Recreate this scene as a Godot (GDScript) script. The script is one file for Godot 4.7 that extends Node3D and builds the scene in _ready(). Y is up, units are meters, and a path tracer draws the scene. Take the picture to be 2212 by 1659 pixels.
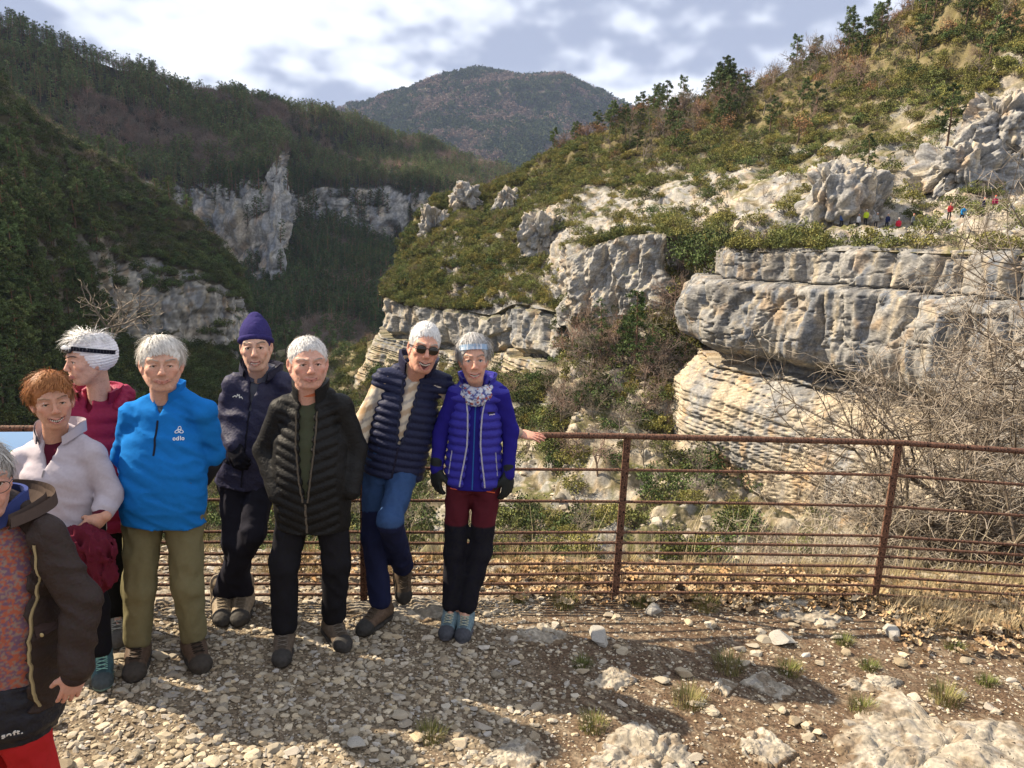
extends Node3D
# A group of walkers on a gravel terrace with a rusty railing above a limestone gorge.

var NZ: FastNoiseLite
var NF: FastNoiseLite
var NC: FastNoiseLite
var NB: FastNoiseLite
var NE: FastNoiseLite
var used := {}
var M := {}
var world_parts := {}
var rng := RandomNumberGenerator.new()

# ------------------------------------------------------------------ helpers
func noise_of(sd: int, freq: float, oct: int, kind := FastNoiseLite.TYPE_SIMPLEX_SMOOTH, frac := FastNoiseLite.FRACTAL_FBM) -> FastNoiseLite:
	var n := FastNoiseLite.new()
	n.seed = sd
	n.noise_type = kind
	n.frequency = freq
	n.fractal_type = frac
	n.fractal_octaves = oct
	return n

func numbered(called: String) -> String:
	if not used.has(called):
		used[called] = 0
		return called
	used[called] += 1
	return "%s_%03d" % [called, used[called]]

func tag(o: Node, label: String, category: String, group := "", kind := "") -> Node:
	if label != "":
		o.set_meta("label", label)
	if category != "":
		o.set_meta("category", category)
	if group != "":
		o.set_meta("group", group)
	if kind != "":
		o.set_meta("kind", kind)
	return o

func thing(called: String, at: Vector3, turn := 0.0) -> Node3D:
	var o := Node3D.new()
	o.name = numbered(called)
	add_child(o)
	o.position = at
	o.rotation.y = turn
	return o

func put(called: String, mesh: Mesh, mt: Material, parent: Node = null) -> MeshInstance3D:
	var o := MeshInstance3D.new()
	o.mesh = mesh
	if mt != null:
		o.material_override = mt
	if parent == null:
		o.name = numbered(called)
		add_child(o)
	else:
		o.name = called
		parent.add_child(o, true)
		if world_parts.has(parent):
			o.position = -parent.position
	return o

func copy_of(o: Node3D, at: Vector3, turn: float, sc: float, called := "") -> Node3D:
	var c: Node3D = o.duplicate()
	c.name = numbered(called if called != "" else String(o.get_meta("kindname")))
	add_child(c)
	c.transform = Transform3D(Basis(Vector3.UP, turn).scaled(Vector3(sc, sc, sc)), at)
	return c

func mesh_of(v: PackedVector3Array, n: PackedVector3Array, c: PackedColorArray, idx: PackedInt32Array) -> ArrayMesh:
	var a := []
	a.resize(Mesh.ARRAY_MAX)
	a[Mesh.ARRAY_VERTEX] = v
	a[Mesh.ARRAY_NORMAL] = n
	if c.size() > 0:
		a[Mesh.ARRAY_COLOR] = c
	if idx.size() > 0:
		a[Mesh.ARRAY_INDEX] = idx
	var m := ArrayMesh.new()
	m.add_surface_from_arrays(Mesh.PRIMITIVE_TRIANGLES, a)
	return m

func smooth_normals(v: PackedVector3Array, idx: PackedInt32Array) -> PackedVector3Array:
	var n := PackedVector3Array()
	n.resize(v.size())
	for t in range(0, idx.size(), 3):
		var a := idx[t]
		var b := idx[t + 1]
		var c := idx[t + 2]
		var fn := (v[c] - v[a]).cross(v[b] - v[a])
		n[a] += fn
		n[b] += fn
		n[c] += fn
	for i in n.size():
		n[i] = n[i].normalized()
	return n

func mat(col: Color, rough := 0.9, vcol := false) -> StandardMaterial3D:
	var m := StandardMaterial3D.new()
	m.albedo_color = col.linear_to_srgb()
	m.roughness = rough
	m.vertex_color_use_as_albedo = vcol
	m.metallic_specular = 0.35
	m.cull_mode = BaseMaterial3D.CULL_DISABLED
	return m

func tex_noise(sd: int, size: int, freq: float, oct: int, lo: float, hi: float, ridged := false) -> Image:
	var n := noise_of(sd, freq, oct, FastNoiseLite.TYPE_SIMPLEX_SMOOTH, FastNoiseLite.FRACTAL_RIDGED if ridged else FastNoiseLite.FRACTAL_FBM)
	var im := n.get_seamless_image(size, size, false, false, 0.15, true)
	im.convert(Image.FORMAT_RGB8)
	var d := im.get_data()
	for i in d.size():
		d[i] = int(255.0 * lerpf(lo, hi, d[i] / 255.0))
	return Image.create_from_data(size, size, false, Image.FORMAT_RGB8, d)

func with_tex(m: StandardMaterial3D, alb: Image, nrm: Image, scale: float, nstr := 1.0, world := true) -> StandardMaterial3D:
	m.uv1_triplanar = true
	m.uv1_world_triplanar = world
	m.uv1_scale = Vector3(scale, scale, scale)
	if alb != null:
		m.albedo_texture = ImageTexture.create_from_image(alb)
	if nrm != null:
		var b := nrm.duplicate()
		b.bump_map_to_normal_map(nstr)
		m.normal_enabled = true
		m.normal_texture = ImageTexture.create_from_image(b)
	return m

# ------------------------------------------------------------------ terrain sheets from a net of surveyed points
class Sheet:
	var nu: int
	var nv: int
	var p: PackedVector3Array
	var n: PackedVector3Array
	var c: PackedColorArray
	func at(u: float, v: float) -> Vector3:
		var x := clampf(u, 0, 0.9999) * (nu - 1)
		var y := clampf(v, 0, 0.9999) * (nv - 1)
		var i := int(x)
		var j := int(y)
		var k := i * nv + j
		var fx := x - i
		var fy := y - j
		return p[k].lerp(p[k + nv], fx).lerp(p[k + 1].lerp(p[k + nv + 1], fx), fy)
	func nat(u: float, v: float) -> Vector3:
		return n[int(clampf(u, 0, 0.9999) * (nu - 1)) * nv + int(clampf(v, 0, 0.9999) * (nv - 1))]
	func cat(u: float, v: float) -> Color:
		return c[int(clampf(u, 0, 0.9999) * (nu - 1)) * nv + int(clampf(v, 0, 0.9999) * (nv - 1))]

func crom(a: Vector3, b: Vector3, c: Vector3, d: Vector3, t: float) -> Vector3:
	# a little tension keeps cliffs crisp
	var m0 := (c - a) * 0.38
	var m1 := (d - b) * 0.38
	var t2 := t * t
	var t3 := t2 * t
	return b * (2 * t3 - 3 * t2 + 1) + m0 * (t3 - 2 * t2 + t) + c * (-2 * t3 + 3 * t2) + m1 * (t3 - t2)

func grid_idx(nu: int, nv: int) -> PackedInt32Array:
	var idx := PackedInt32Array()
	idx.resize((nu - 1) * (nv - 1) * 6)
	var q := 0
	for i in nu - 1:
		for j in nv - 1:
			var k := i * nv + j
			idx[q] = k
			idx[q + 1] = k + nv
			idx[q + 2] = k + 1
			idx[q + 3] = k + 1
			idx[q + 4] = k + nv
			idx[q + 5] = k + nv + 1
			q += 6
	return idx

func sheet_from(net: Array, nu: int, nv: int, disp: Callable, colour: Callable) -> Sheet:
	var rows: int = net[0]
	var flat: Array = net[1]
	var cols := flat.size() / (3 * rows)
	var cp := func(i: int, j: int) -> Vector3:
		var k := (clampi(i, 0, cols - 1) * rows + clampi(j, 0, rows - 1)) * 3
		return Vector3(flat[k], flat[k + 1], flat[k + 2])
	var s := Sheet.new()
	s.nu = nu
	s.nv = nv
	s.p.resize(nu * nv)
	# first along v for every column, then along u
	var mid := PackedVector3Array()
	mid.resize(cols * nv)
	for i in cols:
		for j in nv:
			var y := float(j) / (nv - 1) * (rows - 1)
			var b := mini(int(y), rows - 2)
			mid[i * nv + j] = crom(cp.call(i, b - 1), cp.call(i, b), cp.call(i, b + 1), cp.call(i, b + 2), y - b)
	for i in nu:
		var x := float(i) / (nu - 1) * (cols - 1)
		var b := mini(int(x), cols - 2)
		var i0 := maxi(b - 1, 0) * nv
		var i1 := b * nv
		var i2 := (b + 1) * nv
		var i3 := mini(b + 2, cols - 1) * nv
		for j in nv:
			s.p[i * nv + j] = crom(mid[i0 + j], mid[i1 + j], mid[i2 + j], mid[i3 + j], x - b)
	var idx := grid_idx(nu, nv)
	var n0 := smooth_normals(s.p, idx)
	for k in s.p.size():
		s.p[k] += disp.call(s.p[k], n0[k], float(k % nv) / (nv - 1))
	s.n = smooth_normals(s.p, idx)
	s.c.resize(nu * nv)
	for k in s.p.size():
		s.c[k] = colour.call(s.p[k], s.n[k], float(k / nv) / (nu - 1), float(k % nv) / (nv - 1))
	return s

func put_sheet(called: String, s: Sheet, mt: Material) -> MeshInstance3D:
	var o := put(called, mesh_of(s.p, s.n, s.c, grid_idx(s.nu, s.nv)), mt)
	o.set_meta("kind", "structure")
	return o

# a cliff: the line of its rim, cut down by a profile
func cliff_sheet(rim: PackedVector3Array, height: float, ns: int, nt: int, off: Callable, colour: Callable, cap := 1.2) -> Sheet:
	var lens := PackedFloat32Array([0.0])
	for i in range(1, rim.size()):
		lens.append(lens[i - 1] + Vector2(rim[i].x - rim[i - 1].x, rim[i].z - rim[i - 1].z).length())
	var total := lens[lens.size() - 1]
	var s := Sheet.new()
	s.nu = ns
	s.nv = nt
	s.p.resize(ns * nt)
	var pos := PackedVector3Array()
	for i in ns:
		var d := total * i / (ns - 1)
		var k := 0
		while k < rim.size() - 2 and lens[k + 1] < d:
			k += 1
		var t := (d - lens[k]) / (lens[k + 1] - lens[k])
		pos.append(crom(rim[maxi(k - 1, 0)], rim[k], rim[k + 1], rim[mini(k + 2, rim.size() - 1)], t))
	for i in ns:
		var dd := pos[mini(i + 2, ns - 1)] - pos[maxi(i - 2, 0)]
		var o := Vector3(-dd.z, 0, dd.x).normalized()
		for j in nt:
			var h := height * maxi(j - 8, 0) / (nt - 9)
			var q := pos[i] - Vector3(0, h, 0)
			s.p[i * nt + j] = q + o * float(off.call(q, h, total * i / (ns - 1)))
			if j < 8:
				# the top of the rock runs back under the slope above
				s.p[i * nt + j] += o * (j - 8) * cap + Vector3(0, 0.08 * cap * (8 - j) + 0.3 * NZ.get_noise_2d(i * 0.09, j * 0.3), 0)
	s.n = smooth_normals(s.p, grid_idx(ns, nt))
	s.c.resize(ns * nt)
	for i in ns:
		for j in nt:
			s.c[i * nt + j] = colour.call(s.p[i * nt + j], s.n[i * nt + j], height * j / (nt - 1))
	return s

# broken rock: blocks that stand out by different amounts, with open joints between them
func blocks(p: Vector3, size: float, flat := 0.7, joint := 0.5) -> float:
	var x := p.x / size
	var y := p.y / size * flat
	var z := p.z / size
	var b := NB.get_noise_3d(x, y, z) * 0.5
	if joint > 0.0:
		b -= joint * sstep(-0.86, -1.0, NE.get_noise_3d(x, y, z))
	return b

func sstep(a: float, b: float, x: float) -> float:
	return smoothstep(a, b, x)

# ------------------------------------------------------------------ colours of rock and soil (linear)
func rock_colour(p: Vector3, k: float, cream: float, streak: float) -> Color:
	var a := NC.get_noise_3d(p.x * 0.11 * k, p.y * 0.16 * k, p.z * 0.11 * k)
	var b := NC.get_noise_3d(p.x * 0.9 * k + 50, p.y * 0.7 * k, p.z * 0.9 * k)
	var f := NC.get_noise_3d(p.x * 3.1 * k, p.y * 3.1 * k + 31, p.z * 3.1 * k)
	var st := NC.get_noise_3d(p.x * 0.75 * k, p.y * 0.06 * k + 200, p.z * 0.75 * k)
	var o := NC.get_noise_3d(p.x * 0.42 * k + 77, p.y * 0.3 * k, p.z * 0.42 * k)
	var g := Color(0.33, 0.325, 0.32).lerp(Color(0.47, 0.455, 0.425), sstep(-0.35, 0.4, b))
	g = g.lerp(Color(0.58, 0.43, 0.25), sstep(0.12, 0.5, a + cream * 0.35) * (0.3 + 0.4 * cream))
	g = g.lerp(Color(0.62, 0.54, 0.41), cream * sstep(-0.3, 0.3, b + a))
	g = g.lerp(Color(0.60, 0.40, 0.21), sstep(0.27, 0.42, o) * (0.4 + 0.25 * cream))
	g = g.lerp(Color(0.22, 0.245, 0.29), sstep(0.12, 0.34, st + 0.15 * f) * streak)
	g = g.lerp(Color(0.66, 0.56, 0.40), sstep(0.27, 0.4, NC.get_noise_3d(p.x * 0.9 * k + 90, p.y * 0.09 * k, p.z * 0.9 * k)) * 0.6)
	return g * (0.95 + 0.5 * f)

func soil_colour(p: Vector3, k: float) -> Color:
	var a := NC.get_noise_3d(p.x * 0.25 * k, p.y * 0.25 * k, p.z * 0.25 * k)
	var b := NC.get_noise_3d(p.x * 1.7 * k, p.y * 1.7 * k + 9, p.z * 1.7 * k)
	var g := Color(0.20, 0.165, 0.095).lerp(Color(0.15, 0.15, 0.055), sstep(-0.3, 0.3, a))
	return g.lerp(Color(0.32, 0.27, 0.19), sstep(0.05, 0.5, b)) * (1.0 + 0.4 * b)
const NET_FAR := [5, [-1495.8,16.1,-3300.0, -1261.2,156.4,-2800.0, -1084.8,66.9,-2400.0, -908.5,-23.7,-2000.0, -731.5,-102.4,-1600.0, -1086.5,108.3,-3300.0, -917.7,240.5,-2800.0, -789.0,119.8,-2400.0, -660.4,-1.7,-2000.0, -531.0,-93.7,-1600.0, -754.3,189.4,-3200.0, -647.2,301.1,-2750.0, -565.4,182.6,-2400.0, -472.1,29.1,-2000.0, -378.6,-87.2,-1600.0, -606.0,213.4,-3200.0, -511.7,324.2,-2700.0, -445.1,196.4,-2350.0, -369.0,43.4,-1950.0, -302.5,-83.9,-1600.0, -477.0,272.0,-3200.0, -396.7,365.6,-2650.0, -343.1,215.1,-2300.0, -282.0,56.4,-1900.0, -235.9,-81.0,-1600.0, -349.1,330.0,-3200.0, -286.4,400.7,-2600.0, -245.6,238.9,-2250.0, -199.3,68.6,-1850.0, -164.1,-75.6,-1550.0, -221.2,352.8,-3200.0, -183.8,420.1,-2600.0, -155.5,246.3,-2250.0, -124.0,77.0,-1850.0, -99.8,-72.9,-1550.0, -75.1,367.6,-3200.0, -66.4,431.9,-2600.0, -52.6,253.1,-2250.0, -38.0,80.6,-1850.0, -26.3,-69.7,-1550.0, 71.6,365.0,-3200.0, 51.5,427.0,-2600.0, 50.5,254.9,-2250.0, 47.9,84.2,-1850.0, 47.1,-66.5,-1550.0, 201.6,335.4,-3200.0, 156.1,402.2,-2600.0, 141.4,242.7,-2250.0, 123.3,82.2,-1850.0, 111.3,-63.8,-1550.0, 315.0,287.4,-3200.0, 251.6,375.3,-2650.0, 225.2,226.2,-2300.0, 188.4,74.5,-1850.0, 166.3,-61.4,-1550.0, 467.5,222.9,-3200.0, 383.1,333.5,-2700.0, 333.0,199.0,-2300.0, 275.1,67.8,-1850.0, 239.6,-58.3,-1550.0, 660.0,141.4,-3200.0, 563.4,279.2,-2800.0, 468.5,166.4,-2300.0, 383.5,61.9,-1850.0, 331.0,-54.3,-1550.0, 1080.5,50.3,-3200.0, 930.3,170.4,-2800.0, 768.8,101.8,-2300.0, 623.4,40.6,-1850.0, 531.9,-45.7,-1550.0]]
const NET_LEFT := [7, [-682.9,198.6,-560.0, -578.6,198.3,-480.0, -519.8,118.3,-420.0, -469.7,56.4,-370.0, -439.8,18.5,-340.0, -397.4,-21.4,-300.0, -384.4,-75.2,-280.0, -491.2,105.0,-560.0, -433.3,127.7,-500.0, -387.4,73.7,-440.0, -348.0,36.0,-390.0, -329.2,11.4,-365.0, -302.7,-21.9,-330.0, -282.9,-69.3,-300.0, -445.2,104.1,-590.0, -377.7,115.9,-505.0, -341.1,68.0,-450.0, -306.8,32.4,-400.0, -292.9,7.4,-378.0, -267.0,-20.7,-340.0, -249.7,-67.8,-310.0, -412.4,95.2,-640.0, -332.6,102.1,-520.0, -303.6,63.0,-470.0, -274.1,28.9,-420.0, -260.1,5.1,-395.0, -239.6,-20.2,-360.0, -221.3,-67.4,-325.0, -370.3,82.7,-660.0, -301.1,90.7,-540.0, -275.4,55.3,-490.0, -255.1,24.9,-450.0, -240.0,-0.4,-420.0, -222.1,-24.8,-385.0, -195.2,-66.5,-332.0, -328.7,73.8,-690.0, -270.2,83.0,-570.0, -249.1,49.2,-522.0, -230.8,17.4,-480.0, -217.9,-6.7,-450.0, -200.0,-29.9,-410.0, -168.5,-66.8,-340.0, -298.0,65.9,-710.0, -246.5,78.3,-590.0, -226.9,44.7,-540.0, -208.1,13.4,-492.0, -200.3,-16.8,-470.0, -180.1,-37.0,-420.0, -149.8,-67.5,-345.0, -279.5,63.8,-720.0, -232.7,77.4,-602.0, -211.8,42.8,-545.0, -187.8,8.9,-480.0, -186.0,-41.1,-470.0, -168.8,-52.2,-425.0, -140.1,-68.4,-350.0, -259.8,58.5,-740.0, -216.8,76.9,-620.0, -193.2,40.4,-550.0, -166.7,10.4,-472.0, -163.6,-45.2,-458.0, -149.9,-58.2,-418.0, -126.2,-68.9,-350.0, -239.6,56.1,-750.0, -202.1,76.4,-635.0, -178.9,42.5,-560.0, -150.0,16.2,-468.0, -146.5,-46.1,-452.0, -135.0,-61.0,-415.0, -114.4,-69.5,-350.0, -230.1,53.1,-760.0, -194.6,75.5,-645.0, -172.5,42.9,-570.0, -142.5,25.9,-470.0, -138.0,-45.0,-450.0, -127.8,-61.9,-415.0, -108.1,-69.2,-350.0, -227.0,49.7,-770.0, -192.4,75.1,-655.0, -176.8,40.9,-600.0, -161.2,9.8,-545.0, -157.4,-22.5,-530.0, -132.9,-50.2,-445.0, -105.1,-69.0,-350.0, -202.9,40.7,-820.0, -172.8,74.6,-700.0, -159.5,41.5,-645.0, -141.7,15.6,-572.0, -139.0,-16.8,-560.0, -112.0,-44.4,-450.0, -87.5,-66.1,-350.0, -162.8,35.0,-860.0, -140.2,70.0,-740.0, -130.6,40.2,-690.0, -112.0,15.5,-592.0, -108.7,-21.9,-575.0, -86.9,-44.2,-460.0, -67.9,-64.8,-360.0, -123.1,28.4,-900.0, -108.6,63.2,-790.0, -100.0,39.1,-730.0, -82.3,19.8,-602.0, -77.5,-31.2,-572.0, -62.0,-48.7,-460.0, -49.5,-65.8,-370.0, -101.6,24.8,-920.0, -90.2,59.3,-810.0, -82.0,36.2,-740.0, -65.1,15.1,-590.0, -58.3,-47.2,-540.0, -48.2,-57.9,-450.0, -40.3,-68.3,-380.0, -67.8,16.1,-940.0, -60.9,51.9,-830.0, -54.2,30.1,-745.0, -44.5,4.4,-620.0, -36.4,-51.7,-530.0, -30.5,-59.9,-450.0, -25.9,-70.7,-390.0, -1.4,8.3,-960.0, -2.7,40.4,-850.0, -1.7,20.1,-760.0, -0.5,-4.8,-650.0, 1.9,-54.3,-540.0, 2.3,-62.6,-460.0, 2.9,-73.8,-400.0, 103.6,-15.2,-980.0, 89.9,16.6,-870.0, 81.5,1.8,-780.0, 71.4,-17.4,-670.0, 62.6,-57.1,-560.0, 53.7,-64.6,-470.0, 47.0,-74.3,-400.0]]
const NET_SLOPE := [7, [-255.0,85.2,-220.0, -205.3,84.6,-180.0, -165.5,41.3,-140.0, -129.3,9.4,-105.0, -113.5,-3.5,-90.0, -100.8,-13.1,-78.0, -90.7,-23.5,-68.0, -201.4,46.9,-230.0, -165.5,56.3,-192.0, -142.2,19.7,-160.0, -109.0,0.5,-120.0, -96.7,-7.9,-105.0, -86.3,-16.7,-92.0, -77.0,-26.7,-80.0, -189.8,36.1,-250.0, -154.6,38.8,-205.0, -130.5,14.2,-170.0, -101.7,-3.4,-130.0, -91.0,-10.9,-115.0, -80.5,-19.7,-100.0, -72.4,-29.6,-88.0, -175.3,28.4,-270.0, -141.0,29.1,-218.0, -119.3,8.8,-182.0, -94.5,-6.5,-142.0, -85.4,-14.7,-127.0, -75.1,-23.3,-110.0, -66.1,-32.2,-95.0, -169.7,21.7,-275.0, -136.5,24.1,-222.0, -118.1,7.2,-190.0, -95.8,-7.8,-152.0, -89.1,-16.2,-140.0, -77.5,-25.5,-120.0, -67.1,-34.6,-102.0, -163.8,14.6,-280.0, -132.2,18.2,-227.0, -116.4,3.7,-198.0, -100.0,-10.1,-168.0, -94.9,-20.3,-158.0, -82.1,-28.7,-135.0, -68.1,-37.3,-110.0, -154.1,5.7,-285.0, -125.5,11.4,-233.0, -115.0,0.0,-212.0, -104.2,-14.2,-190.0, -101.9,-27.0,-184.0, -89.4,-34.1,-160.0, -69.3,-40.5,-122.0, -149.4,2.8,-290.0, -121.1,8.6,-236.0, -112.1,-2.6,-217.0, -104.4,-16.6,-200.0, -102.9,-32.7,-195.0, -91.4,-37.7,-172.0, -70.1,-42.3,-130.0, -137.7,-5.0,-295.0, -112.1,3.2,-241.0, -105.7,-7.3,-226.0, -99.8,-18.2,-212.0, -98.1,-36.8,-206.0, -88.7,-42.7,-185.0, -67.9,-45.4,-140.0, -124.5,-15.0,-300.0, -101.8,-5.3,-246.0, -96.7,-11.8,-233.0, -91.0,-20.3,-218.0, -89.3,-38.7,-212.0, -80.5,-44.6,-190.0, -64.2,-48.4,-150.0, -114.5,-31.0,-305.0, -93.6,-17.5,-250.0, -90.0,-20.7,-240.0, -84.1,-23.8,-224.0, -82.5,-40.4,-218.0, -74.2,-46.7,-195.0, -61.4,-51.4,-160.0, -111.8,-38.8,-310.0, -91.0,-23.9,-253.0, -88.2,-24.9,-245.0, -82.8,-25.7,-230.0, -81.3,-42.0,-224.0, -74.7,-49.1,-205.0, -62.5,-54.7,-170.0, -117.6,-47.4,-330.0, -97.8,-32.5,-275.0, -93.2,-31.1,-262.0, -88.9,-30.0,-250.0, -87.3,-46.5,-244.0, -79.1,-52.8,-220.0, -65.2,-58.0,-180.0, -124.4,-52.6,-350.0, -109.9,-39.7,-310.0, -106.4,-38.9,-300.0, -102.9,-38.2,-290.0, -101.7,-55.6,-285.0, -89.6,-60.3,-250.0, -72.2,-64.7,-200.0]]
const NET_HILL := [7, [-33.8,-21.3,-200.0, -30.6,-16.0,-181.0, -30.1,-16.2,-178.0, -29.6,-16.3,-175.0, -29.1,-16.4,-172.0, -28.7,-16.6,-170.0, -28.2,-16.6,-167.0, -31.9,-15.2,-215.0, -27.9,-9.4,-188.0, -27.3,-10.7,-184.0, -26.4,-12.7,-178.0, -25.5,-14.2,-172.0, -24.6,-15.7,-166.0, -23.9,-17.3,-162.0, -30.2,-9.9,-225.0, -26.1,-2.8,-194.0, -25.3,-5.7,-188.0, -24.2,-9.0,-180.0, -22.9,-12.5,-171.0, -21.8,-14.9,-163.0, -21.1,-17.3,-158.0, -24.3,-4.0,-235.0, -20.8,3.9,-200.0, -19.9,-0.6,-192.0, -18.5,-6.2,-180.0, -17.2,-10.5,-168.0, -16.1,-13.8,-158.0, -15.4,-16.8,-152.0, -17.1,-1.0,-240.0, -14.8,5.9,-205.0, -14.0,2.4,-195.0, -12.6,-2.2,-178.0, -11.2,-7.8,-160.0, -10.3,-12.5,-150.0, -9.9,-16.1,-146.0, -8.9,2.1,-245.0, -7.8,8.1,-208.0, -7.2,4.4,-196.0, -6.4,-0.4,-178.0, -5.5,-6.0,-158.0, -4.8,-11.4,-146.0, -4.4,-15.9,-140.0, -1.9,5.3,-250.0, -1.9,11.0,-210.0, -1.6,6.8,-195.0, -1.2,1.9,-176.0, -0.8,-3.9,-156.0, -0.5,-9.4,-140.0, -0.3,-12.9,-132.0, 6.7,8.5,-250.0, 5.2,14.7,-208.0, 5.0,9.2,-190.0, 4.8,3.8,-172.0, 4.5,-2.2,-152.0, 4.3,-8.4,-135.0, 4.3,-12.4,-125.0, 14.9,13.1,-250.0, 11.9,18.6,-206.0, 11.0,11.4,-186.0, 10.2,5.7,-167.0, 9.3,-0.1,-147.0, 8.4,-5.4,-128.0, 8.2,-13.0,-118.0, 19.5,16.0,-248.0, 15.7,21.0,-205.0, 14.5,13.0,-184.0, 13.1,6.3,-163.0, 11.8,0.9,-143.0, 10.6,-1.9,-126.0, 9.8,-2.8,-115.0, 32.8,21.2,-245.0, 26.3,25.5,-201.0, 23.9,15.5,-178.0, 21.3,7.8,-155.0, 19.0,2.8,-136.0, 16.9,0.4,-120.0, 15.6,-0.4,-110.0, 44.3,24.6,-240.0, 35.5,27.8,-196.0, 31.4,17.2,-170.0, 27.4,8.5,-145.0, 24.2,3.5,-126.0, 21.9,1.1,-113.0, 20.6,0.1,-106.0, 56.6,27.3,-235.0, 45.0,29.7,-190.0, 39.1,18.5,-162.0, 33.2,9.2,-135.0, 28.1,3.3,-112.0, 25.3,0.6,-100.0, 23.4,-0.2,-92.0, 59.2,27.5,-230.0, 47.6,30.3,-188.0, 41.3,18.7,-160.0, 34.8,9.3,-132.0, 28.9,3.3,-108.0, 25.2,0.5,-93.0, 22.9,-0.6,-84.0, 71.2,31.2,-220.0, 57.4,33.5,-180.0, 48.8,19.6,-150.0, 40.5,10.0,-122.0, 33.7,4.4,-100.0, 30.4,1.1,-89.0, 27.1,-0.3,-79.0, 84.7,38.5,-210.0, 67.6,38.8,-170.0, 57.0,22.7,-140.0, 46.6,11.3,-112.0, 40.2,5.2,-95.0, 35.6,1.8,-83.0, 31.7,0.3,-73.5, 96.2,45.9,-200.0, 75.8,44.5,-160.0, 63.3,25.9,-130.0, 53.9,13.8,-108.0, 46.9,6.0,-92.0, 40.2,2.3,-78.0, 35.4,0.5,-68.0, 106.6,52.4,-195.0, 81.9,48.2,-152.0, 68.8,28.4,-124.0, 59.2,15.7,-104.0, 51.9,6.6,-89.0, 43.8,2.6,-74.0, 37.9,0.7,-63.5, 113.1,56.9,-185.0, 86.2,51.2,-143.0, 72.7,30.9,-117.0, 63.3,17.4,-99.0, 56.5,7.2,-86.0, 46.7,2.8,-70.0, 40.0,0.9,-59.5, 127.6,65.2,-175.0, 94.7,56.7,-132.0, 80.2,34.7,-108.0, 70.6,19.6,-92.0, 65.0,8.4,-82.0, 51.5,3.5,-64.0, 43.5,1.3,-53.5]]
const NET_GULLY := [6, [-264.1,-96.0,-260.0, -204.3,-80.1,-200.0, -164.3,-69.1,-160.0, -129.1,-57.8,-125.0, -93.8,-46.1,-90.0, -69.6,-38.0,-66.0, -227.5,-95.9,-330.0, -165.9,-73.8,-240.0, -124.8,-58.3,-180.0, -90.7,-47.5,-130.0, -65.0,-40.5,-92.0, -45.9,-34.3,-64.0, -174.2,-80.9,-350.0, -124.8,-63.5,-250.0, -90.3,-52.1,-180.0, -64.7,-43.9,-128.0, -46.0,-38.8,-90.0, -32.1,-32.6,-62.0, -129.7,-68.7,-360.0, -90.3,-54.0,-250.0, -64.6,-46.9,-178.0, -45.3,-40.0,-124.0, -32.4,-36.7,-88.0, -22.7,-31.6,-61.0, -84.9,-59.5,-340.0, -61.3,-49.4,-245.0, -43.1,-42.7,-172.0, -30.2,-37.3,-120.0, -21.4,-34.3,-85.0, -15.2,-30.7,-60.0, -44.9,-37.8,-220.0, -37.7,-38.1,-185.0, -31.6,-38.9,-155.0, -23.5,-35.7,-115.0, -16.9,-33.2,-83.0, -12.0,-30.0,-59.0, -32.0,-28.0,-178.0, -29.6,-34.0,-165.0, -25.8,-36.3,-144.0, -19.7,-34.3,-110.0, -14.6,-32.7,-82.0, -10.3,-29.4,-58.0, -20.7,-27.4,-162.0, -18.5,-30.9,-146.0, -16.1,-33.3,-128.0, -12.9,-32.8,-103.0, -9.9,-32.2,-80.0, -6.9,-28.7,-57.0, -10.1,-26.1,-152.0, -8.9,-28.2,-136.0, -7.7,-30.8,-120.0, -6.1,-30.8,-98.0, -4.6,-30.7,-77.0, -3.1,-28.0,-56.0, 0.1,-23.5,-140.0, 0.3,-25.9,-124.0, 0.5,-28.0,-110.0, 0.7,-28.8,-92.0, 0.8,-29.1,-74.0, 0.9,-27.2,-55.0, 7.0,-19.8,-126.0, 6.6,-23.4,-114.0, 6.2,-25.6,-101.0, 5.6,-26.8,-87.0, 4.9,-27.7,-71.0, 4.1,-26.5,-54.0, 9.1,-14.5,-122.0, 8.4,-19.2,-108.0, 7.9,-23.2,-97.0, 7.3,-25.8,-85.0, 6.4,-27.2,-70.0, 5.3,-26.5,-54.0, 10.5,-9.0,-119.0, 9.8,-15.9,-105.0, 9.2,-21.1,-94.0, 8.5,-24.8,-83.0, 7.5,-26.7,-69.0, 6.1,-25.9,-53.0, 18.8,-6.5,-111.0, 17.5,-13.9,-99.0, 16.3,-19.2,-89.0, 15.2,-23.5,-80.0, 13.2,-25.6,-67.0, 10.7,-25.1,-52.0, 24.6,-6.2,-107.0, 23.1,-13.9,-97.0, 21.8,-19.5,-89.0, 20.2,-23.8,-80.0, 17.5,-25.4,-67.0, 14.1,-25.0,-52.0, 30.5,-7.3,-105.0, 28.8,-14.7,-96.0, 27.1,-19.9,-88.0, 25.3,-24.6,-80.0, 21.8,-25.2,-67.0, 17.5,-24.8,-52.0, 43.1,-10.5,-104.0, 40.3,-16.3,-95.0, 37.8,-21.4,-87.0, 35.1,-25.4,-79.0, 29.9,-24.8,-66.0, 23.8,-24.0,-51.0, 58.1,-12.6,-102.0, 53.9,-17.1,-93.0, 50.2,-21.3,-85.0, 46.5,-25.2,-77.0, 39.3,-24.4,-64.0, 30.8,-22.6,-49.0, 78.6,-14.5,-100.0, 72.5,-17.5,-91.0, 67.2,-21.0,-83.0, 62.0,-24.7,-75.0, 51.2,-23.3,-61.0, 39.4,-20.9,-46.0]]
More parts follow.
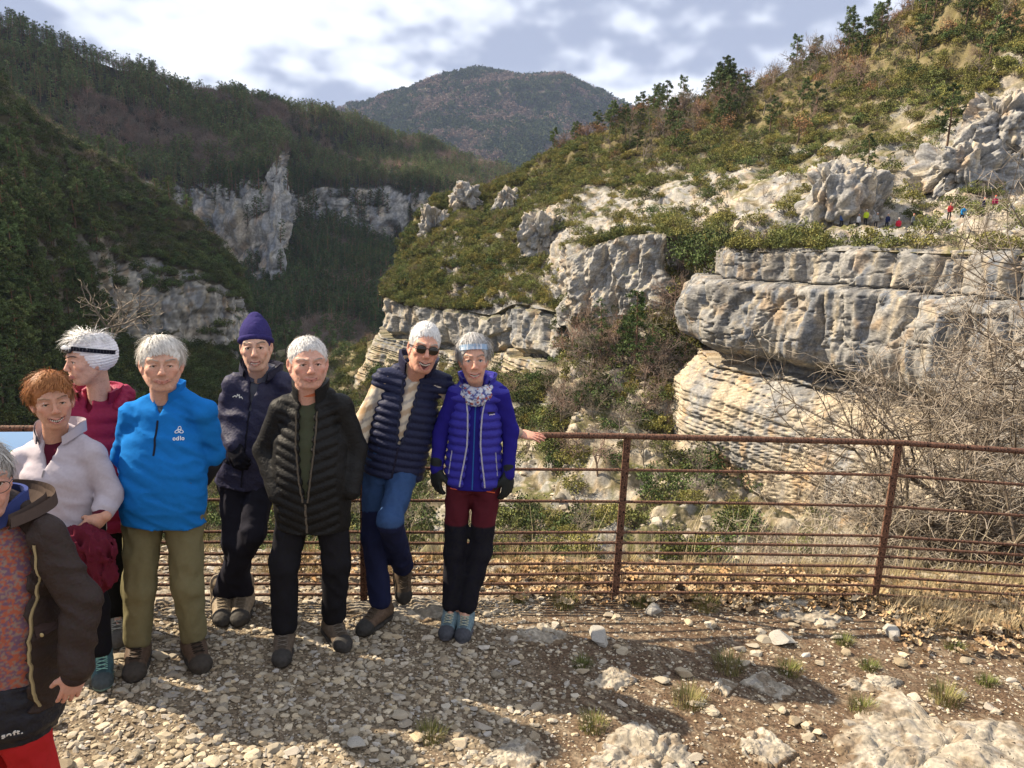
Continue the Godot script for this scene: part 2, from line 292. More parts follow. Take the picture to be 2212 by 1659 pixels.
const BODIES := {
	"brown": {"hd": Vector3(-1.758, 1.408, -2.420), "top": Vector3(-1.676, 1.550, -2.420), "nk": Vector3(-1.759, 1.247, -2.460), "sl": Vector3(-1.932, 1.186, -2.440), "sr": Vector3(-1.567, 1.218, -2.460), "el": Vector3(-2.028, 0.911, -2.460), "er": Vector3(-1.465, 0.966, -2.440), "wl": Vector3(-1.981, 0.673, -2.380), "wr": Vector3(-1.457, 0.744, -2.360), "hl": Vector3(-1.886, 0.800, -2.460), "hr": Vector3(-1.701, 0.800, -2.460), "kl": Vector3(-1.886, 0.440, -2.420), "kr": Vector3(-1.701, 0.440, -2.420), "al": Vector3(-1.886, 0.100, -2.500), "ar": Vector3(-1.701, 0.100, -2.500), "tl": Vector3(-1.886, 0.025, -2.330), "tr": Vector3(-1.701, 0.025, -2.330)},
	"lilac": {"hd": Vector3(-2.108, 1.418, -3.420), "top": Vector3(-2.098, 1.560, -3.420), "nk": Vector3(-2.126, 1.201, -3.460), "sl": Vector3(-2.301, 1.132, -3.450), "sr": Vector3(-1.949, 1.177, -3.460), "el": Vector3(-2.387, 0.907, -3.460), "er": Vector3(-1.891, 0.953, -3.460), "wl": Vector3(-2.140, 0.798, -3.300), "wr": Vector3(-1.895, 0.870, -3.340), "hl": Vector3(-2.221, 0.794, -3.460), "hr": Vector3(-2.029, 0.803, -3.460), "kl": Vector3(-2.241, 0.366, -3.440), "kr": Vector3(-1.988, 0.401, -3.420), "al": Vector3(-2.287, 0.105, -3.466), "ar": Vector3(-2.000, 0.105, -3.464), "tl": Vector3(-2.196, 0.020, -3.296), "tr": Vector3(-1.910, 0.020, -3.294)},
	"maroon": {"hd": Vector3(-2.172, 1.527, -3.860), "top": Vector3(-2.142, 1.668, -3.860), "nk": Vector3(-2.182, 1.292, -3.900), "sl": Vector3(-2.306, 1.262, -3.840), "sr": Vector3(-2.055, 1.240, -3.950), "el": Vector3(-2.374, 1.018, -3.840), "er": Vector3(-2.068, 0.974, -3.980), "wl": Vector3(-2.284, 0.829, -3.740), "wr": Vector3(-2.062, 0.765, -3.900), "hl": Vector3(-2.274, 0.794, -3.880), "hr": Vector3(-2.122, 0.793, -3.900), "kl": Vector3(-2.266, 0.356, -3.860), "kr": Vector3(-2.114, 0.364, -3.860), "al": Vector3(-2.253, 0.105, -3.813), "ar": Vector3(-2.109, 0.105, -3.829), "tl": Vector3(-2.173, 0.020, -3.643), "tr": Vector3(-2.025, 0.020, -3.659)},
	"blue": {"hd": Vector3(-1.669, 1.578, -3.580), "top": Vector3(-1.661, 1.723, -3.580), "nk": Vector3(-1.680, 1.384, -3.620), "sl": Vector3(-1.862, 1.324, -3.620), "sr": Vector3(-1.476, 1.360, -3.620), "el": Vector3(-1.935, 1.077, -3.680), "er": Vector3(-1.486, 1.103, -3.700), "wl": Vector3(-1.918, 0.856, -3.780), "wr": Vector3(-1.628, 0.869, -3.780), "hl": Vector3(-1.810, 0.826, -3.600), "hr": Vector3(-1.618, 0.832, -3.620), "kl": Vector3(-1.837, 0.427, -3.560), "kr": Vector3(-1.610, 0.433, -3.600), "al": Vector3(-1.869, 0.105, -3.570), "ar": Vector3(-1.612, 0.105, -3.641), "tl": Vector3(-1.812, 0.020, -3.400), "tr": Vector3(-1.494, 0.020, -3.471)},
	"tall": {"hd": Vector3(-1.400, 1.584, -4.120), "top": Vector3(-1.390, 1.737, -4.120), "nk": Vector3(-1.410, 1.380, -4.180), "sl": Vector3(-1.556, 1.373, -4.160), "sr": Vector3(-1.263, 1.387, -4.180), "el": Vector3(-1.606, 1.136, -4.160), "er": Vector3(-1.232, 1.134, -4.200), "wl": Vector3(-1.505, 1.045, -4.030), "wr": Vector3(-1.218, 0.994, -4.080), "hl": Vector3(-1.555, 0.831, -4.140), "hr": Vector3(-1.396, 0.839, -4.140), "kl": Vector3(-1.523, 0.473, -4.040), "kr": Vector3(-1.401, 0.561, -3.980), "al": Vector3(-1.521, 0.105, -4.130), "ar": Vector3(-1.644, 0.105, -4.113), "tl": Vector3(-1.489, 0.020, -3.960), "tr": Vector3(-1.572, 0.020, -3.943)},
	"black": {"hd": Vector3(-1.019, 1.578, -3.760), "top": Vector3(-1.019, 1.702, -3.760), "nk": Vector3(-1.025, 1.383, -3.800), "sl": Vector3(-1.184, 1.337, -3.800), "sr": Vector3(-0.853, 1.367, -3.820), "el": Vector3(-1.273, 1.095, -3.820), "er": Vector3(-0.791, 1.121, -3.840), "wl": Vector3(-1.168, 0.895, -3.700), "wr": Vector3(-0.799, 0.918, -3.740), "hl": Vector3(-1.105, 0.806, -3.800), "hr": Vector3(-0.924, 0.820, -3.800), "kl": Vector3(-1.156, 0.507, -3.740), "kr": Vector3(-0.894, 0.499, -3.800), "al": Vector3(-1.167, 0.105, -3.751), "ar": Vector3(-0.935, 0.105, -3.888), "tl": Vector3(-1.133, 0.020, -3.581), "tr": Vector3(-0.826, 0.020, -3.718)},
	"navy": {"hd": Vector3(-0.481, 1.622, -4.080), "top": Vector3(-0.473, 1.748, -4.080), "nk": Vector3(-0.539, 1.450, -4.160), "sl": Vector3(-0.714, 1.436, -4.140), "sr": Vector3(-0.381, 1.416, -4.180), "el": Vector3(-0.812, 1.188, -4.120), "er": Vector3(-0.151, 1.169, -4.300), "wl": Vector3(-0.838, 1.018, -4.020), "wr": Vector3(0.062, 1.089, -4.340), "hl": Vector3(-0.736, 0.948, -4.120), "hr": Vector3(-0.575, 0.948, -4.140), "kl": Vector3(-0.742, 0.529, -4.060), "kr": Vector3(-0.622, 0.713, -3.860), "al": Vector3(-0.704, 0.105, -4.069), "ar": Vector3(-0.597, 0.271, -4.220), "tl": Vector3(-0.783, 0.020, -3.899), "tr": Vector3(-0.576, 0.097, -4.200)},
	"vest": {"hd": Vector3(-0.213, 1.573, -4.080), "top": Vector3(-0.220, 1.714, -4.080), "nk": Vector3(-0.192, 1.406, -4.120), "sl": Vector3(-0.316, 1.379, -4.120), "sr": Vector3(-0.049, 1.391, -4.120), "el": Vector3(-0.386, 1.148, -4.140), "er": Vector3(0.004, 1.166, -4.140), "wl": Vector3(-0.399, 0.940, -4.080), "wr": Vector3(0.001, 0.926, -4.080), "hl": Vector3(-0.275, 0.881, -4.120), "hr": Vector3(-0.112, 0.889, -4.120), "kl": Vector3(-0.284, 0.448, -4.100), "kr": Vector3(-0.138, 0.454, -4.100), "al": Vector3(-0.295, 0.105, -4.059), "ar": Vector3(-0.207, 0.105, -4.038), "tl": Vector3(-0.310, 0.020, -3.889), "tr": Vector3(-0.215, 0.020, -3.868)},
}
# ------------------------------------------------------------------ foliage shapes
class Tris:
	var v := PackedVector3Array()
	var n := PackedVector3Array()
	var c := PackedColorArray()
	func tri(a: Vector3, b: Vector3, d: Vector3, nn: Vector3, col: Color) -> void:
		v.append(a)
		if (d - a).cross(b - a).dot(nn) >= 0.0:
			v.append(b); v.append(d)
		else:
			v.append(d); v.append(b)
		n.append(nn); n.append(nn); n.append(nn)
		c.append(col); c.append(col); c.append(col)
	func tube(a: Vector3, b: Vector3, ra: float, rb: float, sides: int, col: Color) -> void:
		var d := (b - a).normalized()
		var s := d.cross(Vector3.UP if absf(d.y) < 0.9 else Vector3.RIGHT).normalized()
		var t := d.cross(s)
		for k in sides:
			var w0 := TAU * k / sides
			var w1 := TAU * (k + 1) / sides
			var o0 := s * cos(w0) + t * sin(w0)
			var o1 := s * cos(w1) + t * sin(w1)
			v.append(a + o0 * ra); v.append(b + o0 * rb); v.append(b + o1 * rb)
			n.append(o0); n.append(o0); n.append(o1)
			v.append(a + o0 * ra); v.append(b + o1 * rb); v.append(a + o1 * ra)
			n.append(o0); n.append(o1); n.append(o1)
			for q in 6:
				c.append(col)
	func mesh() -> ArrayMesh:
		var a := []
		a.resize(Mesh.ARRAY_MAX)
		a[Mesh.ARRAY_VERTEX] = v
		a[Mesh.ARRAY_NORMAL] = n
		a[Mesh.ARRAY_COLOR] = c
		var m := ArrayMesh.new()
		m.add_surface_from_arrays(Mesh.PRIMITIVE_TRIANGLES, a)
		return m

func rdir(r: RandomNumberGenerator) -> Vector3:
	while true:
		var d := Vector3(r.randf_range(-1, 1), r.randf_range(-1, 1), r.randf_range(-1, 1))
		var l := d.length_squared()
		if l < 1.0 and l > 0.01:
			return d / sqrt(l)
	return Vector3.UP

func leaf(t: Tris, r: RandomNumberGenerator, at: Vector3, size: float, col: Color, along := Vector3.ZERO, slim := 1.0) -> void:
	var d := rdir(r)
	if along != Vector3.ZERO:
		d = (along * 1.3 + d).normalized()
	var e := d.cross(rdir(r)).normalized()
	var nn := d.cross(e)
	if nn.y < 0:
		nn = -nn
	var k := col * r.randf_range(0.75, 1.3)
	k.a = 1
	var w := size * r.randf_range(0.3, 0.55) * slim
	t.tri(at, at + d * size * 0.55 + e * w, at + d * size, nn, k)
	t.tri(at, at + d * size, at + d * size * 0.5 - e * w, nn, k)

# a pine: bare bent trunk below, whorls of boughs with needle clumps above
func pine_shape(sd: int, h: float, boughs: int, clumps: int, leaves: int, col: Color, spread: float, bare: float, pointed: float) -> Array:
	var r := RandomNumberGenerator.new()
	r.seed = sd
	var wood := Tris.new()
	var crown := Tris.new()
	var lean := Vector3(r.randf_range(-0.06, 0.06), 0, r.randf_range(-0.06, 0.06)) * h
	var tip := Vector3(0, h * 0.97, 0) + lean
	var midp := Vector3(0, h * 0.5, 0) + lean * 0.2
	var bark := Color(0.13, 0.085, 0.06)
	wood.tube(Vector3(0, -h * 0.04, 0), midp, h * 0.021, h * 0.013, 5, bark)
	wood.tube(midp, tip, h * 0.013, h * 0.003, 5, Color(0.19, 0.11, 0.07))
	for b in boughs:
		var f := bare + (1.0 - bare) * (b + r.randf()) / boughs
		var base := (Vector3(0, 0, 0).lerp(midp, f * 2) if f < 0.5 else midp.lerp(tip, f * 2 - 1))
		var ang := r.randf() * TAU
		var prof := lerpf(sin(PI * clampf((f - bare) / (1 - bare) * 0.85 + 0.12, 0, 1)), 1.05 - (f - bare) / (1 - bare), pointed)
		var ln := h * spread * (0.25 + 0.75 * prof) * r.randf_range(0.65, 1.2)
		var dir := Vector3(cos(ang), r.randf_range(-0.08, 0.45) - 0.25 * pointed, sin(ang)).normalized()
		var end := base + dir * ln
		wood.tube(base, end, h * 0.006, h * 0.002, 3, bark)
		for q in clumps:
			var cp := base.lerp(end, r.randf_range(0.35, 1.08)) + rdir(r) * ln * 0.22 * Vector3(1, 0.5, 1)
			var tone := col * r.randf_range(0.7, 1.35)
			for l in leaves:
				leaf(crown, r, cp + rdir(r) * ln * 0.13 * Vector3(1, 0.6, 1), h * 0.05, tone, (dir * 0.4 + Vector3.UP * 0.5 + rdir(r) * 0.6), 0.36)
	return [wood.mesh(), crown.mesh()]

func grow(t: Tris, r: RandomNumberGenerator, a: Vector3, d: Vector3, ln: float, rad: float, level: int, col: Color, tips: PackedVector3Array, kids := 3, bend := 0.35) -> void:
	var p := a
	var dir := d
	var segs := 2 if level > 0 else 1
	for s in segs:
		dir = (dir + rdir(r) * bend * 0.6 + Vector3.UP * 0.06).normalized()
		var q := p + dir * ln / segs
		t.tube(p, q, rad * (1.0 - 0.3 * s / segs), rad * (1.0 - 0.3 * (s + 1) / segs), 3 if level < 2 else 5, col * r.randf_range(0.85, 1.15))
		p = q
		if level > 0:
			for k in (kids if s == segs - 1 else kids - 1):
				var side := (dir + rdir(r) * (0.75 + bend)).normalized()
				grow(t, r, p, side, ln * r.randf_range(0.5, 0.8), rad * 0.55, level - 1, col, tips, kids, bend)
	if level == 0:
		tips.append(p)

func bare_shape(sd: int, h: float, levels: int, stems: int, col: Color, leafcol: Color, leaves: int, kids := 3) -> Array:
	var r := RandomNumberGenerator.new()
	r.seed = sd
	var wood := Tris.new()
	var crown := Tris.new()
	var tips := PackedVector3Array()
	for s in stems:
		var d := (Vector3.UP + rdir(r) * (0.12 if stems == 1 else 0.45)).normalized()
		grow(wood, r, Vector3(0, -h * 0.03, 0), d, h * 0.42, h * (0.02 if stems == 1 else 0.011), levels, col, tips, kids)
	for tp in tips:
		# the finest twigs
		for k in 2:
			var e := tp + (rdir(r) + Vector3.UP * 0.4) * h * 0.05
			var w := rdir(r) * h * 0.0025
			crown.tri(tp - w, tp + w, e, Vector3.UP, col * r.randf_range(1.0, 1.4))
		for l in leaves:
			leaf(crown, r, tp + rdir(r) * h * 0.05, h * 0.045, leafcol)
	return [wood.mesh(), crown.mesh()]

func bush_shape(sd: int, h: float, w: float, clumps: int, leaves: int, lsize: float, col: Color, col2: Color) -> Array:
	var r := RandomNumberGenerator.new()
	r.seed = sd
	var wood := Tris.new()
	var crown := Tris.new()
	for k in clumps:
		var a := r.randf() * TAU
		var rr := sqrt(r.randf()) * w
		var top := h * (1.0 - 0.55 * (rr / w) * (rr / w)) * r.randf_range(0.55, 1.1)
		var cp := Vector3(cos(a) * rr, top * r.randf_range(0.45, 0.95), sin(a) * rr)
		wood.tube(Vector3(cp.x * 0.25, -0.1 * h, cp.z * 0.25), cp, h * 0.012, h * 0.005, 3, Color(0.10, 0.08, 0.06))
		var tone := col.lerp(col2, r.randf()) * r.randf_range(0.75, 1.25)
		var cr := h * r.randf_range(0.14, 0.26)
		for l in leaves:
			var o := rdir(r)
			leaf(crown, r, cp + o * cr * Vector3(1, 0.8, 1) * r.randf_range(0.4, 1.0), lsize, tone, o * 0.7 + Vector3.UP * 0.5)
	return [wood.mesh(), crown.mesh()]

func joined(parts: Array) -> ArrayMesh:
	var v := PackedVector3Array()
	var n := PackedVector3Array()
	var c := PackedColorArray()
	for m in parts:
		var a: Array = m.surface_get_arrays(0)
		v.append_array(a[Mesh.ARRAY_VERTEX])
		n.append_array(a[Mesh.ARRAY_NORMAL])
		c.append_array(a[Mesh.ARRAY_COLOR])
	return mesh_of(v, n, c, PackedInt32Array())

func plant_thing(called: String, shape: Array, part_a: String, part_b: String) -> Node3D:
	var o := Node3D.new()
	o.set_meta("kindname", called)
	put(part_a, shape[0], M.wood, o)
	put(part_b, shape[1], M.leaf, o)
	return o

func multi(called: String, mesh: Mesh, xf: Array, label: String, category: String, tint := true, mt: Material = null) -> void:
	if xf.is_empty():
		return
	var mm := MultiMesh.new()
	mm.transform_format = MultiMesh.TRANSFORM_3D
	mm.use_colors = tint
	mm.mesh = mesh
	mm.instance_count = xf.size()
	for i in xf.size():
		mm.set_instance_transform(i, xf[i])
		if tint:
			var h := hash(i * 7919 + 13) % 1000 / 1000.0
			var g := hash(i * 104729 + 5) % 1000 / 1000.0
			if mt != null:
				var k := 0.62 + 0.6 * h
				mm.set_instance_color(i, Color(k * (1.0 + 0.08 * g), k, k * (1.0 - 0.14 * g)))
			else:
				var w := 0.72 + 0.56 * h
				mm.set_instance_color(i, Color(w * (0.9 + 0.25 * g), w, w * 0.95))
	var o := MultiMeshInstance3D.new()
	o.multimesh = mm
	o.material_override = M.leaf if mt == null else mt
	o.name = numbered(called)
	add_child(o)
	tag(o, label, category, "", "stuff")

# points over a sheet where the test lets something grow
func sow(s: Sheet, count: int, sd: int, test: Callable) -> Array:
	var r := RandomNumberGenerator.new()
	r.seed = sd
	var out := []
	for k in count:
		var u := r.randf()
		var v := r.randf()
		var p := s.at(u, v)
		if test.call(p, s.nat(u, v), u, v, r):
			out.append(p)
	return out

func near_first(a: Array) -> Array:
	var b := a.duplicate()
	b.sort_custom(func(x, y): return x.length_squared() < y.length_squared())
	return b

func xf_at(p: Vector3, r: RandomNumberGenerator, lo: float, hi: float, tilt := 0.05) -> Transform3D:
	var sc := r.randf_range(lo, hi)
	var b := Basis(Vector3.UP, r.randf() * TAU)
	b = Basis(Vector3(r.randf_range(-1, 1), 0, r.randf_range(-1, 1)).normalized(), r.randf() * tilt) * b
	return Transform3D(b.scaled(Vector3(sc, sc * r.randf_range(0.85, 1.15), sc)), p)

# the nearest ones become things of their own, the rest one mass
func plant_out(points: Array, kinds: Array, most: int, called: String, label: String, category: String, group: String, rest: String, rest_label: String, lo: float, hi: float, sd: int) -> void:
	var r := RandomNumberGenerator.new()
	r.seed = sd
	var pts := near_first(points)
	var lots := []
	for k in kinds:
		lots.append([])
	for i in pts.size():
		var k := r.randi() % kinds.size()
		var xf := xf_at(pts[i], r, lo, hi)
		if i < most:
			var c: Node3D = kinds[k].duplicate()
			c.remove_meta("kindname")
			c.name = numbered(called)
			add_child(c)
			c.transform = xf
			tag(c, label, category, group)
		else:
			lots[k].append(xf)
	for k in kinds.size():
		multi(rest, joined([kinds[k].get_child(0).mesh, kinds[k].get_child(1).mesh]), lots[k], rest_label, category)
# ------------------------------------------------------------------ sky, light, camera
func build_sky() -> void:
	var w := 1600
	var h := 800
	var big := noise_of(11, 0.55, 5)
	var det := noise_of(12, 2.2, 6)
	var sunward := Vector3(-0.71, 0.68, -0.18)
	var data := PackedByteArray()
	data.resize(w * h * 3)
	var q := 0
	for j in h:
		var el := PI * (0.5 - (j + 0.5) / h)
		var y := sin(el)
		var cy := cos(el)
		for i in w:
			var az := TAU * ((i + 0.5) / w - 0.5)
			var d := Vector3(sin(az) * cy, y, -cos(az) * cy)
			var s := 1.0 / (maxf(y, 0.0) + 0.28)
			var a := big.get_noise_2d(d.x * s * 2.1 + 3.7, d.z * s * 2.1)
			var b := det.get_noise_2d(d.x * s * 3.0, d.z * s * 3.0 + 20.0)
			var v := 0.47 + a * 0.80 + b * 0.42
			v += 0.16 * pow(maxf(d.dot(sunward), 0.0), 3.0)
			v = clampf(v, 0.0, 1.0)
			var c := Color(0.58, 0.615, 0.70).lerp(Color(0.84, 0.86, 0.905), sstep(0.15, 0.62, v))
			c = c.lerp(Color(0.985, 0.985, 0.99), sstep(0.6, 0.9, v))
			if y < 0.0:
				c = c.lerp(Color(0.45, 0.46, 0.46), clampf(-y * 6.0, 0, 1))
			data[q] = int(c.r * 255)
			data[q + 1] = int(c.g * 255)
			data[q + 2] = int(c.b * 255)
			q += 3
	var im := Image.create_from_data(w, h, false, Image.FORMAT_RGB8, data)
	var sm := PanoramaSkyMaterial.new()
	sm.panorama = ImageTexture.create_from_image(im)
	var sky := Sky.new()
	sky.sky_material = sm
	var e := Environment.new()
	e.background_mode = Environment.BG_SKY
	e.sky = sky
	e.background_energy_multiplier = 0.63
	e.tonemap_mode = Environment.TONE_MAPPER_LINEAR
	e.tonemap_exposure = 2.45
	e.sdfgi_enabled = true
	e.ssao_enabled = true
	e.ssil_enabled = true
	e.fog_enabled = true
	e.fog_density = 0.00006
	e.fog_light_color = Color(0.72, 0.80, 0.95)
	var we := WorldEnvironment.new()
	we.environment = e
	we.name = "world_environment"
	add_child(we)

func build_light_and_camera() -> void:
	var cam := Camera3D.new()
	cam.name = "camera"
	cam.fov = 53.0
	cam.near = 0.1
	cam.far = 9000.0
	cam.position = Vector3(0, 2.35, 0)
	cam.rotation_degrees = Vector3(-12.5, 0, 2.5)
	add_child(cam)
	cam.current = true
	var sun := DirectionalLight3D.new()
	sun.name = "sun"
	sun.light_energy = 1.5
	sun.light_color = Color(1.0, 0.93, 0.82)
	sun.light_angular_distance = 0.5
	sun.shadow_enabled = true
	add_child(sun)
	sun.look_at_from_position(Vector3.ZERO, Vector3(cos(0.28) * cos(0.71), -sin(0.71), sin(0.28) * cos(0.71)))
	build_sky()

func build_materials() -> void:
	var grain := tex_noise(5, 512, 0.02, 5, 0.62, 1.0)
	var cracks := tex_noise(6, 512, 0.012, 5, 0.0, 1.0, true)
	M.rock = with_tex(mat(Color(1, 1, 1), 0.95, true), tex_noise(8, 512, 0.03, 5, 0.62, 1.06), cracks, 0.22, 6.0)
	M.rockfar = with_tex(mat(Color(1, 1, 1), 0.95, true), grain, cracks, 0.05, 3.0)
	M.soil = with_tex(mat(Color(1, 1, 1), 1.0, true), grain, grain, 0.3, 4.0)
	M.stone = with_tex(mat(Color(1, 1, 1), 0.95, true), tex_noise(9, 256, 0.03, 4, 0.7, 1.1), grain, 6.0, 2.0, false)
	var weave := tex_noise(31, 256, 0.09, 3, 0.8, 1.05)
	M.cloth = with_tex(mat(Color(1, 1, 1), 0.92, true), null, tex_noise(34, 512, 0.014, 4, 0.0, 1.0), 3.0, 2.0, false)
	M.cloth.metallic_specular = 0.15
	M.nylon = with_tex(mat(Color(1, 1, 1), 0.58, true), null, tex_noise(32, 256, 0.045, 4, 0.0, 1.0), 5.0, 3.5, false)
	M.nylon.metallic_specular = 0.28
	M.skin = with_tex(mat(Color(1, 1, 1), 0.55, true), null, tex_noise(33, 256, 0.06, 3, 0.3, 0.7), 14.0, 0.5, false)
	M.skin.metallic_specular = 0.4
	M.skin.subsurf_scatter_enabled = true
	M.skin.subsurf_scatter_strength = 0.12
	M.leather = with_tex(mat(Color(1, 1, 1), 0.7, true), weave, weave, 12.0, 1.0, false)
	M.hair = mat(Color(1, 1, 1), 0.5, true)
	M.eye = mat(Color(1, 1, 1), 0.15, true)
	M.gloss = mat(Color(1, 1, 1), 0.12, true)
	M.gloss.metallic_specular = 0.5
	var soil_t := tex_noise(41, 512, 0.05, 5, 0.45, 1.15)
	M.earth = with_tex(mat(Color(1, 1, 1), 1.0, true), soil_t, soil_t, 1.6, 6.0)
	M.slab = with_tex(mat(Color(1, 1, 1), 0.95, true), tex_noise(42, 512, 0.04, 5, 0.6, 1.08), tex_noise(43, 512, 0.03, 5, 0.0, 1.0), 1.3, 5.0)
	M.rust = with_tex(mat(Color(0.225, 0.115, 0.075), 0.75), tex_noise(44, 256, 0.04, 5, 0.3, 1.35), soil_t, 4.0, 4.0)
	M.leaf = mat(Color(1, 1, 1), 0.75, true)
	M.leaf.metallic_specular = 0.2
	M.leaf.backlight = Color(0.10, 0.11, 0.05)
	M.wood = mat(Color(1, 1, 1), 0.9, true)
	M.dry = mat(Color(1, 1, 1), 0.85, true)
	M.dry.metallic_specular = 0.15
	M.dry.backlight = Color(0.12, 0.10, 0.07)

# ------------------------------------------------------------------ the gorge
var SH := {}

func layer_out(p: Vector3, dip: float, thick: float, sd: float) -> float:
	# bedding: each bed stands out by its own amount, with a notch at the joint
	var y := p.y + dip * p.x + NZ.get_noise_3d(p.x * 0.05, 0, p.z * 0.05) * 1.2
	var t := y / thick + 0.7 * NZ.get_noise_2d(y * 0.8, sd)
	var k := floorf(t)
	var f := t - k
	var hsh := fposmod(sin(k * 12.9898 + sd * 78.233) * 43758.5453, 1.0)
	var edge := minf(f, 1.0 - f)
	return hsh * 0.55 - 0.45 * (1.0 - sstep(0.0, 0.16, edge)) * (0.5 + 0.5 * hsh)

func build_gorge() -> void:
	var nd := noise_of(21, 1.0, 4)
	var nr := noise_of(22, 1.0, 4, FastNoiseLite.TYPE_SIMPLEX_SMOOTH, FastNoiseLite.FRACTAL_RIDGED)
	# far wooded mountain
	var far := sheet_from(NET_FAR, 180, 70,
		func(p, n, v): return n * (nd.get_noise_3d(p.x * 0.004, p.y * 0.004, p.z * 0.004) * 22.0 + nr.get_noise_3d(p.x * 0.0022, 0, p.z * 0.0022) * 26.0),
		func(p, n, u, v):
			var a := NC.get_noise_3d(p.x * 0.012, p.y * 0.012, p.z * 0.012)
			var g := Color(0.045, 0.048, 0.03).lerp(Color(0.10, 0.078, 0.062), sstep(-0.15, 0.25, a))
			return g.lerp(Color(0.30, 0.28, 0.25), sstep(0.86, 0.95, nr.get_noise_3d(p.x * 0.01, p.y * 0.016, p.z * 0.01)) * 0.4))
	put_sheet("far_mountain", far, M.soil)
	SH.far = far
	# wooded mountain on the left with the pale cliffs at its foot
	var left := sheet_from(NET_LEFT, 360, 210,
		func(p, n, v):
			var st := sstep(0.72, 0.45, n.y)
			var o: float = nd.get_noise_3d(p.x * 0.02, p.y * 0.02, p.z * 0.02) * 7.0
			o += st * (layer_out(p, 0.06, 8.0, 3.0) * 4.0 + nr.get_noise_3d(p.x * 0.05, p.y * 0.02, p.z * 0.05) * 3.0 - 1.0 + blocks(p, 13.0, 0.5) * 6.0)
			return n * o,
		func(p, n, u, v):
			var st := sstep(0.72, 0.5, n.y + 0.12 * nd.get_noise_3d(p.x * 0.06, p.y * 0.06, p.z * 0.06))
			var low := sstep(0.44, 0.5, v) * sstep(0.80, 0.72, v)
			var g := Color(0.042, 0.042, 0.026) * (1.0 + 0.5 * nd.get_noise_3d(p.x * 0.1, p.y * 0.1, p.z * 0.1))
			return g.lerp(rock_colour(p, 0.16, 0.1, 0.7) * 1.2, st * low))
	put_sheet("wooded_mountain", left, M.rockfar)
	SH.left = left
	# the nearer slope on the left
	var slope := sheet_from(NET_SLOPE, 270, 220,
		func(p, n, v):
			var st := sstep(0.75, 0.5, n.y)
			var o: float = nd.get_noise_3d(p.x * 0.05, p.y * 0.05, p.z * 0.05) * 3.0
			o += st * (layer_out(p, -0.05, 1.7, 5.0) * 1.1 + nr.get_noise_3d(p.x * 0.1, p.y * 0.05, p.z * 0.1) * 1.2 - 0.5 + blocks(p, 5.0, 0.6) * 2.2)
			return n * o,
		func(p, n, u, v):
			var st := sstep(0.74, 0.52, n.y + 0.12 * nd.get_noise_3d(p.x * 0.15, p.y * 0.15, p.z * 0.15))
			var right := sstep(0.57, 0.51, p.x / p.z)
			var g := Color(0.085, 0.072, 0.036) * (1.0 + 0.6 * nd.get_noise_3d(p.x * 0.2, p.y * 0.2, p.z * 0.2))
			return g.lerp(rock_colour(p, 0.4, 0.2, 0.6) * 1.1, st * sstep(0.38, 0.48, v) * (0.25 + 0.75 * right)))
	put_sheet("gorge_slope", slope, M.rockfar)
	SH.slope = slope
	# sunny hillside on the right
	var hill := sheet_from(NET_HILL, 400, 250,
		func(p, n, v):
			var o: float = nd.get_noise_3d(p.x * 0.07, p.y * 0.07, p.z * 0.07) * 2.4 + nd.get_noise_3d(p.x * 0.4, p.y * 0.4, p.z * 0.4) * 0.5
			var st := sstep(0.8, 0.55, n.y)
			o += st * (nr.get_noise_3d(p.x * 0.18, p.y * 0.1, p.z * 0.18) * 1.6 - 0.6 + 0.7 * layer_out(p, 0.1, 1.3, 8.0) + blocks(p, 2.2, 0.7) * 1.0)
			o += 0.5 * sstep(0.5, 0.65, v) * (layer_out(p, 0.25, 0.9, 6.0) + nr.get_noise_3d(p.x * 0.35, p.y * 0.35, p.z * 0.35) - 0.5 + 1.2 * blocks(p, 1.6, 0.9))
			return n * o * sstep(1.0, 0.9, v),
		func(p, n, u, v):
			var r := NC.get_noise_3d(p.x * 0.16, p.y * 0.22, p.z * 0.16)
			var band := sstep(0.40, 0.56, v + 0.1 * r) * sstep(-12.0, 6.0, p.x)
			var k := maxf(sstep(0.78, 0.6, n.y + 0.15 * r), band * sstep(-0.25, 0.15, r + 0.25 * NC.get_noise_3d(p.x, p.y, p.z)))
			var g := soil_colour(p, 1.0).lerp(Color(0.20, 0.165, 0.075), sstep(0.55, 0.35, v) * 0.7)
			k *= sstep(0.30, 0.45, v)
			return g.lerp(rock_colour(p, 0.8, 0.1, 0.3), k))
	put_sheet("hillside", hill, M.rock)
	# the soil bank under the lower edge of the hillside, down to the rock
	var fv := PackedVector3Array()
	var fc := PackedColorArray()
	for i in hill.nu:
		var pe := hill.p[i * hill.nv + hill.nv - 1]
		for k in 7:
			fv.append(pe + Vector3(pe.x, 0, pe.z).normalized() * 2.0 * minf(k, 3.0) - Vector3(0, 0.9 * minf(k, 3.0) + 6.0 * maxf(0.0, k - 3.0), 0))
			fc.append(soil_colour(pe + Vector3(0, k, 0), 1.0) * 0.8)
	put("hillside_bank", mesh_of(fv, smooth_normals(fv, grid_idx(hill.nu, 7)), fc, grid_idx(hill.nu, 7)), M.soil).set_meta("kind", "structure")
	SH.hill = hill
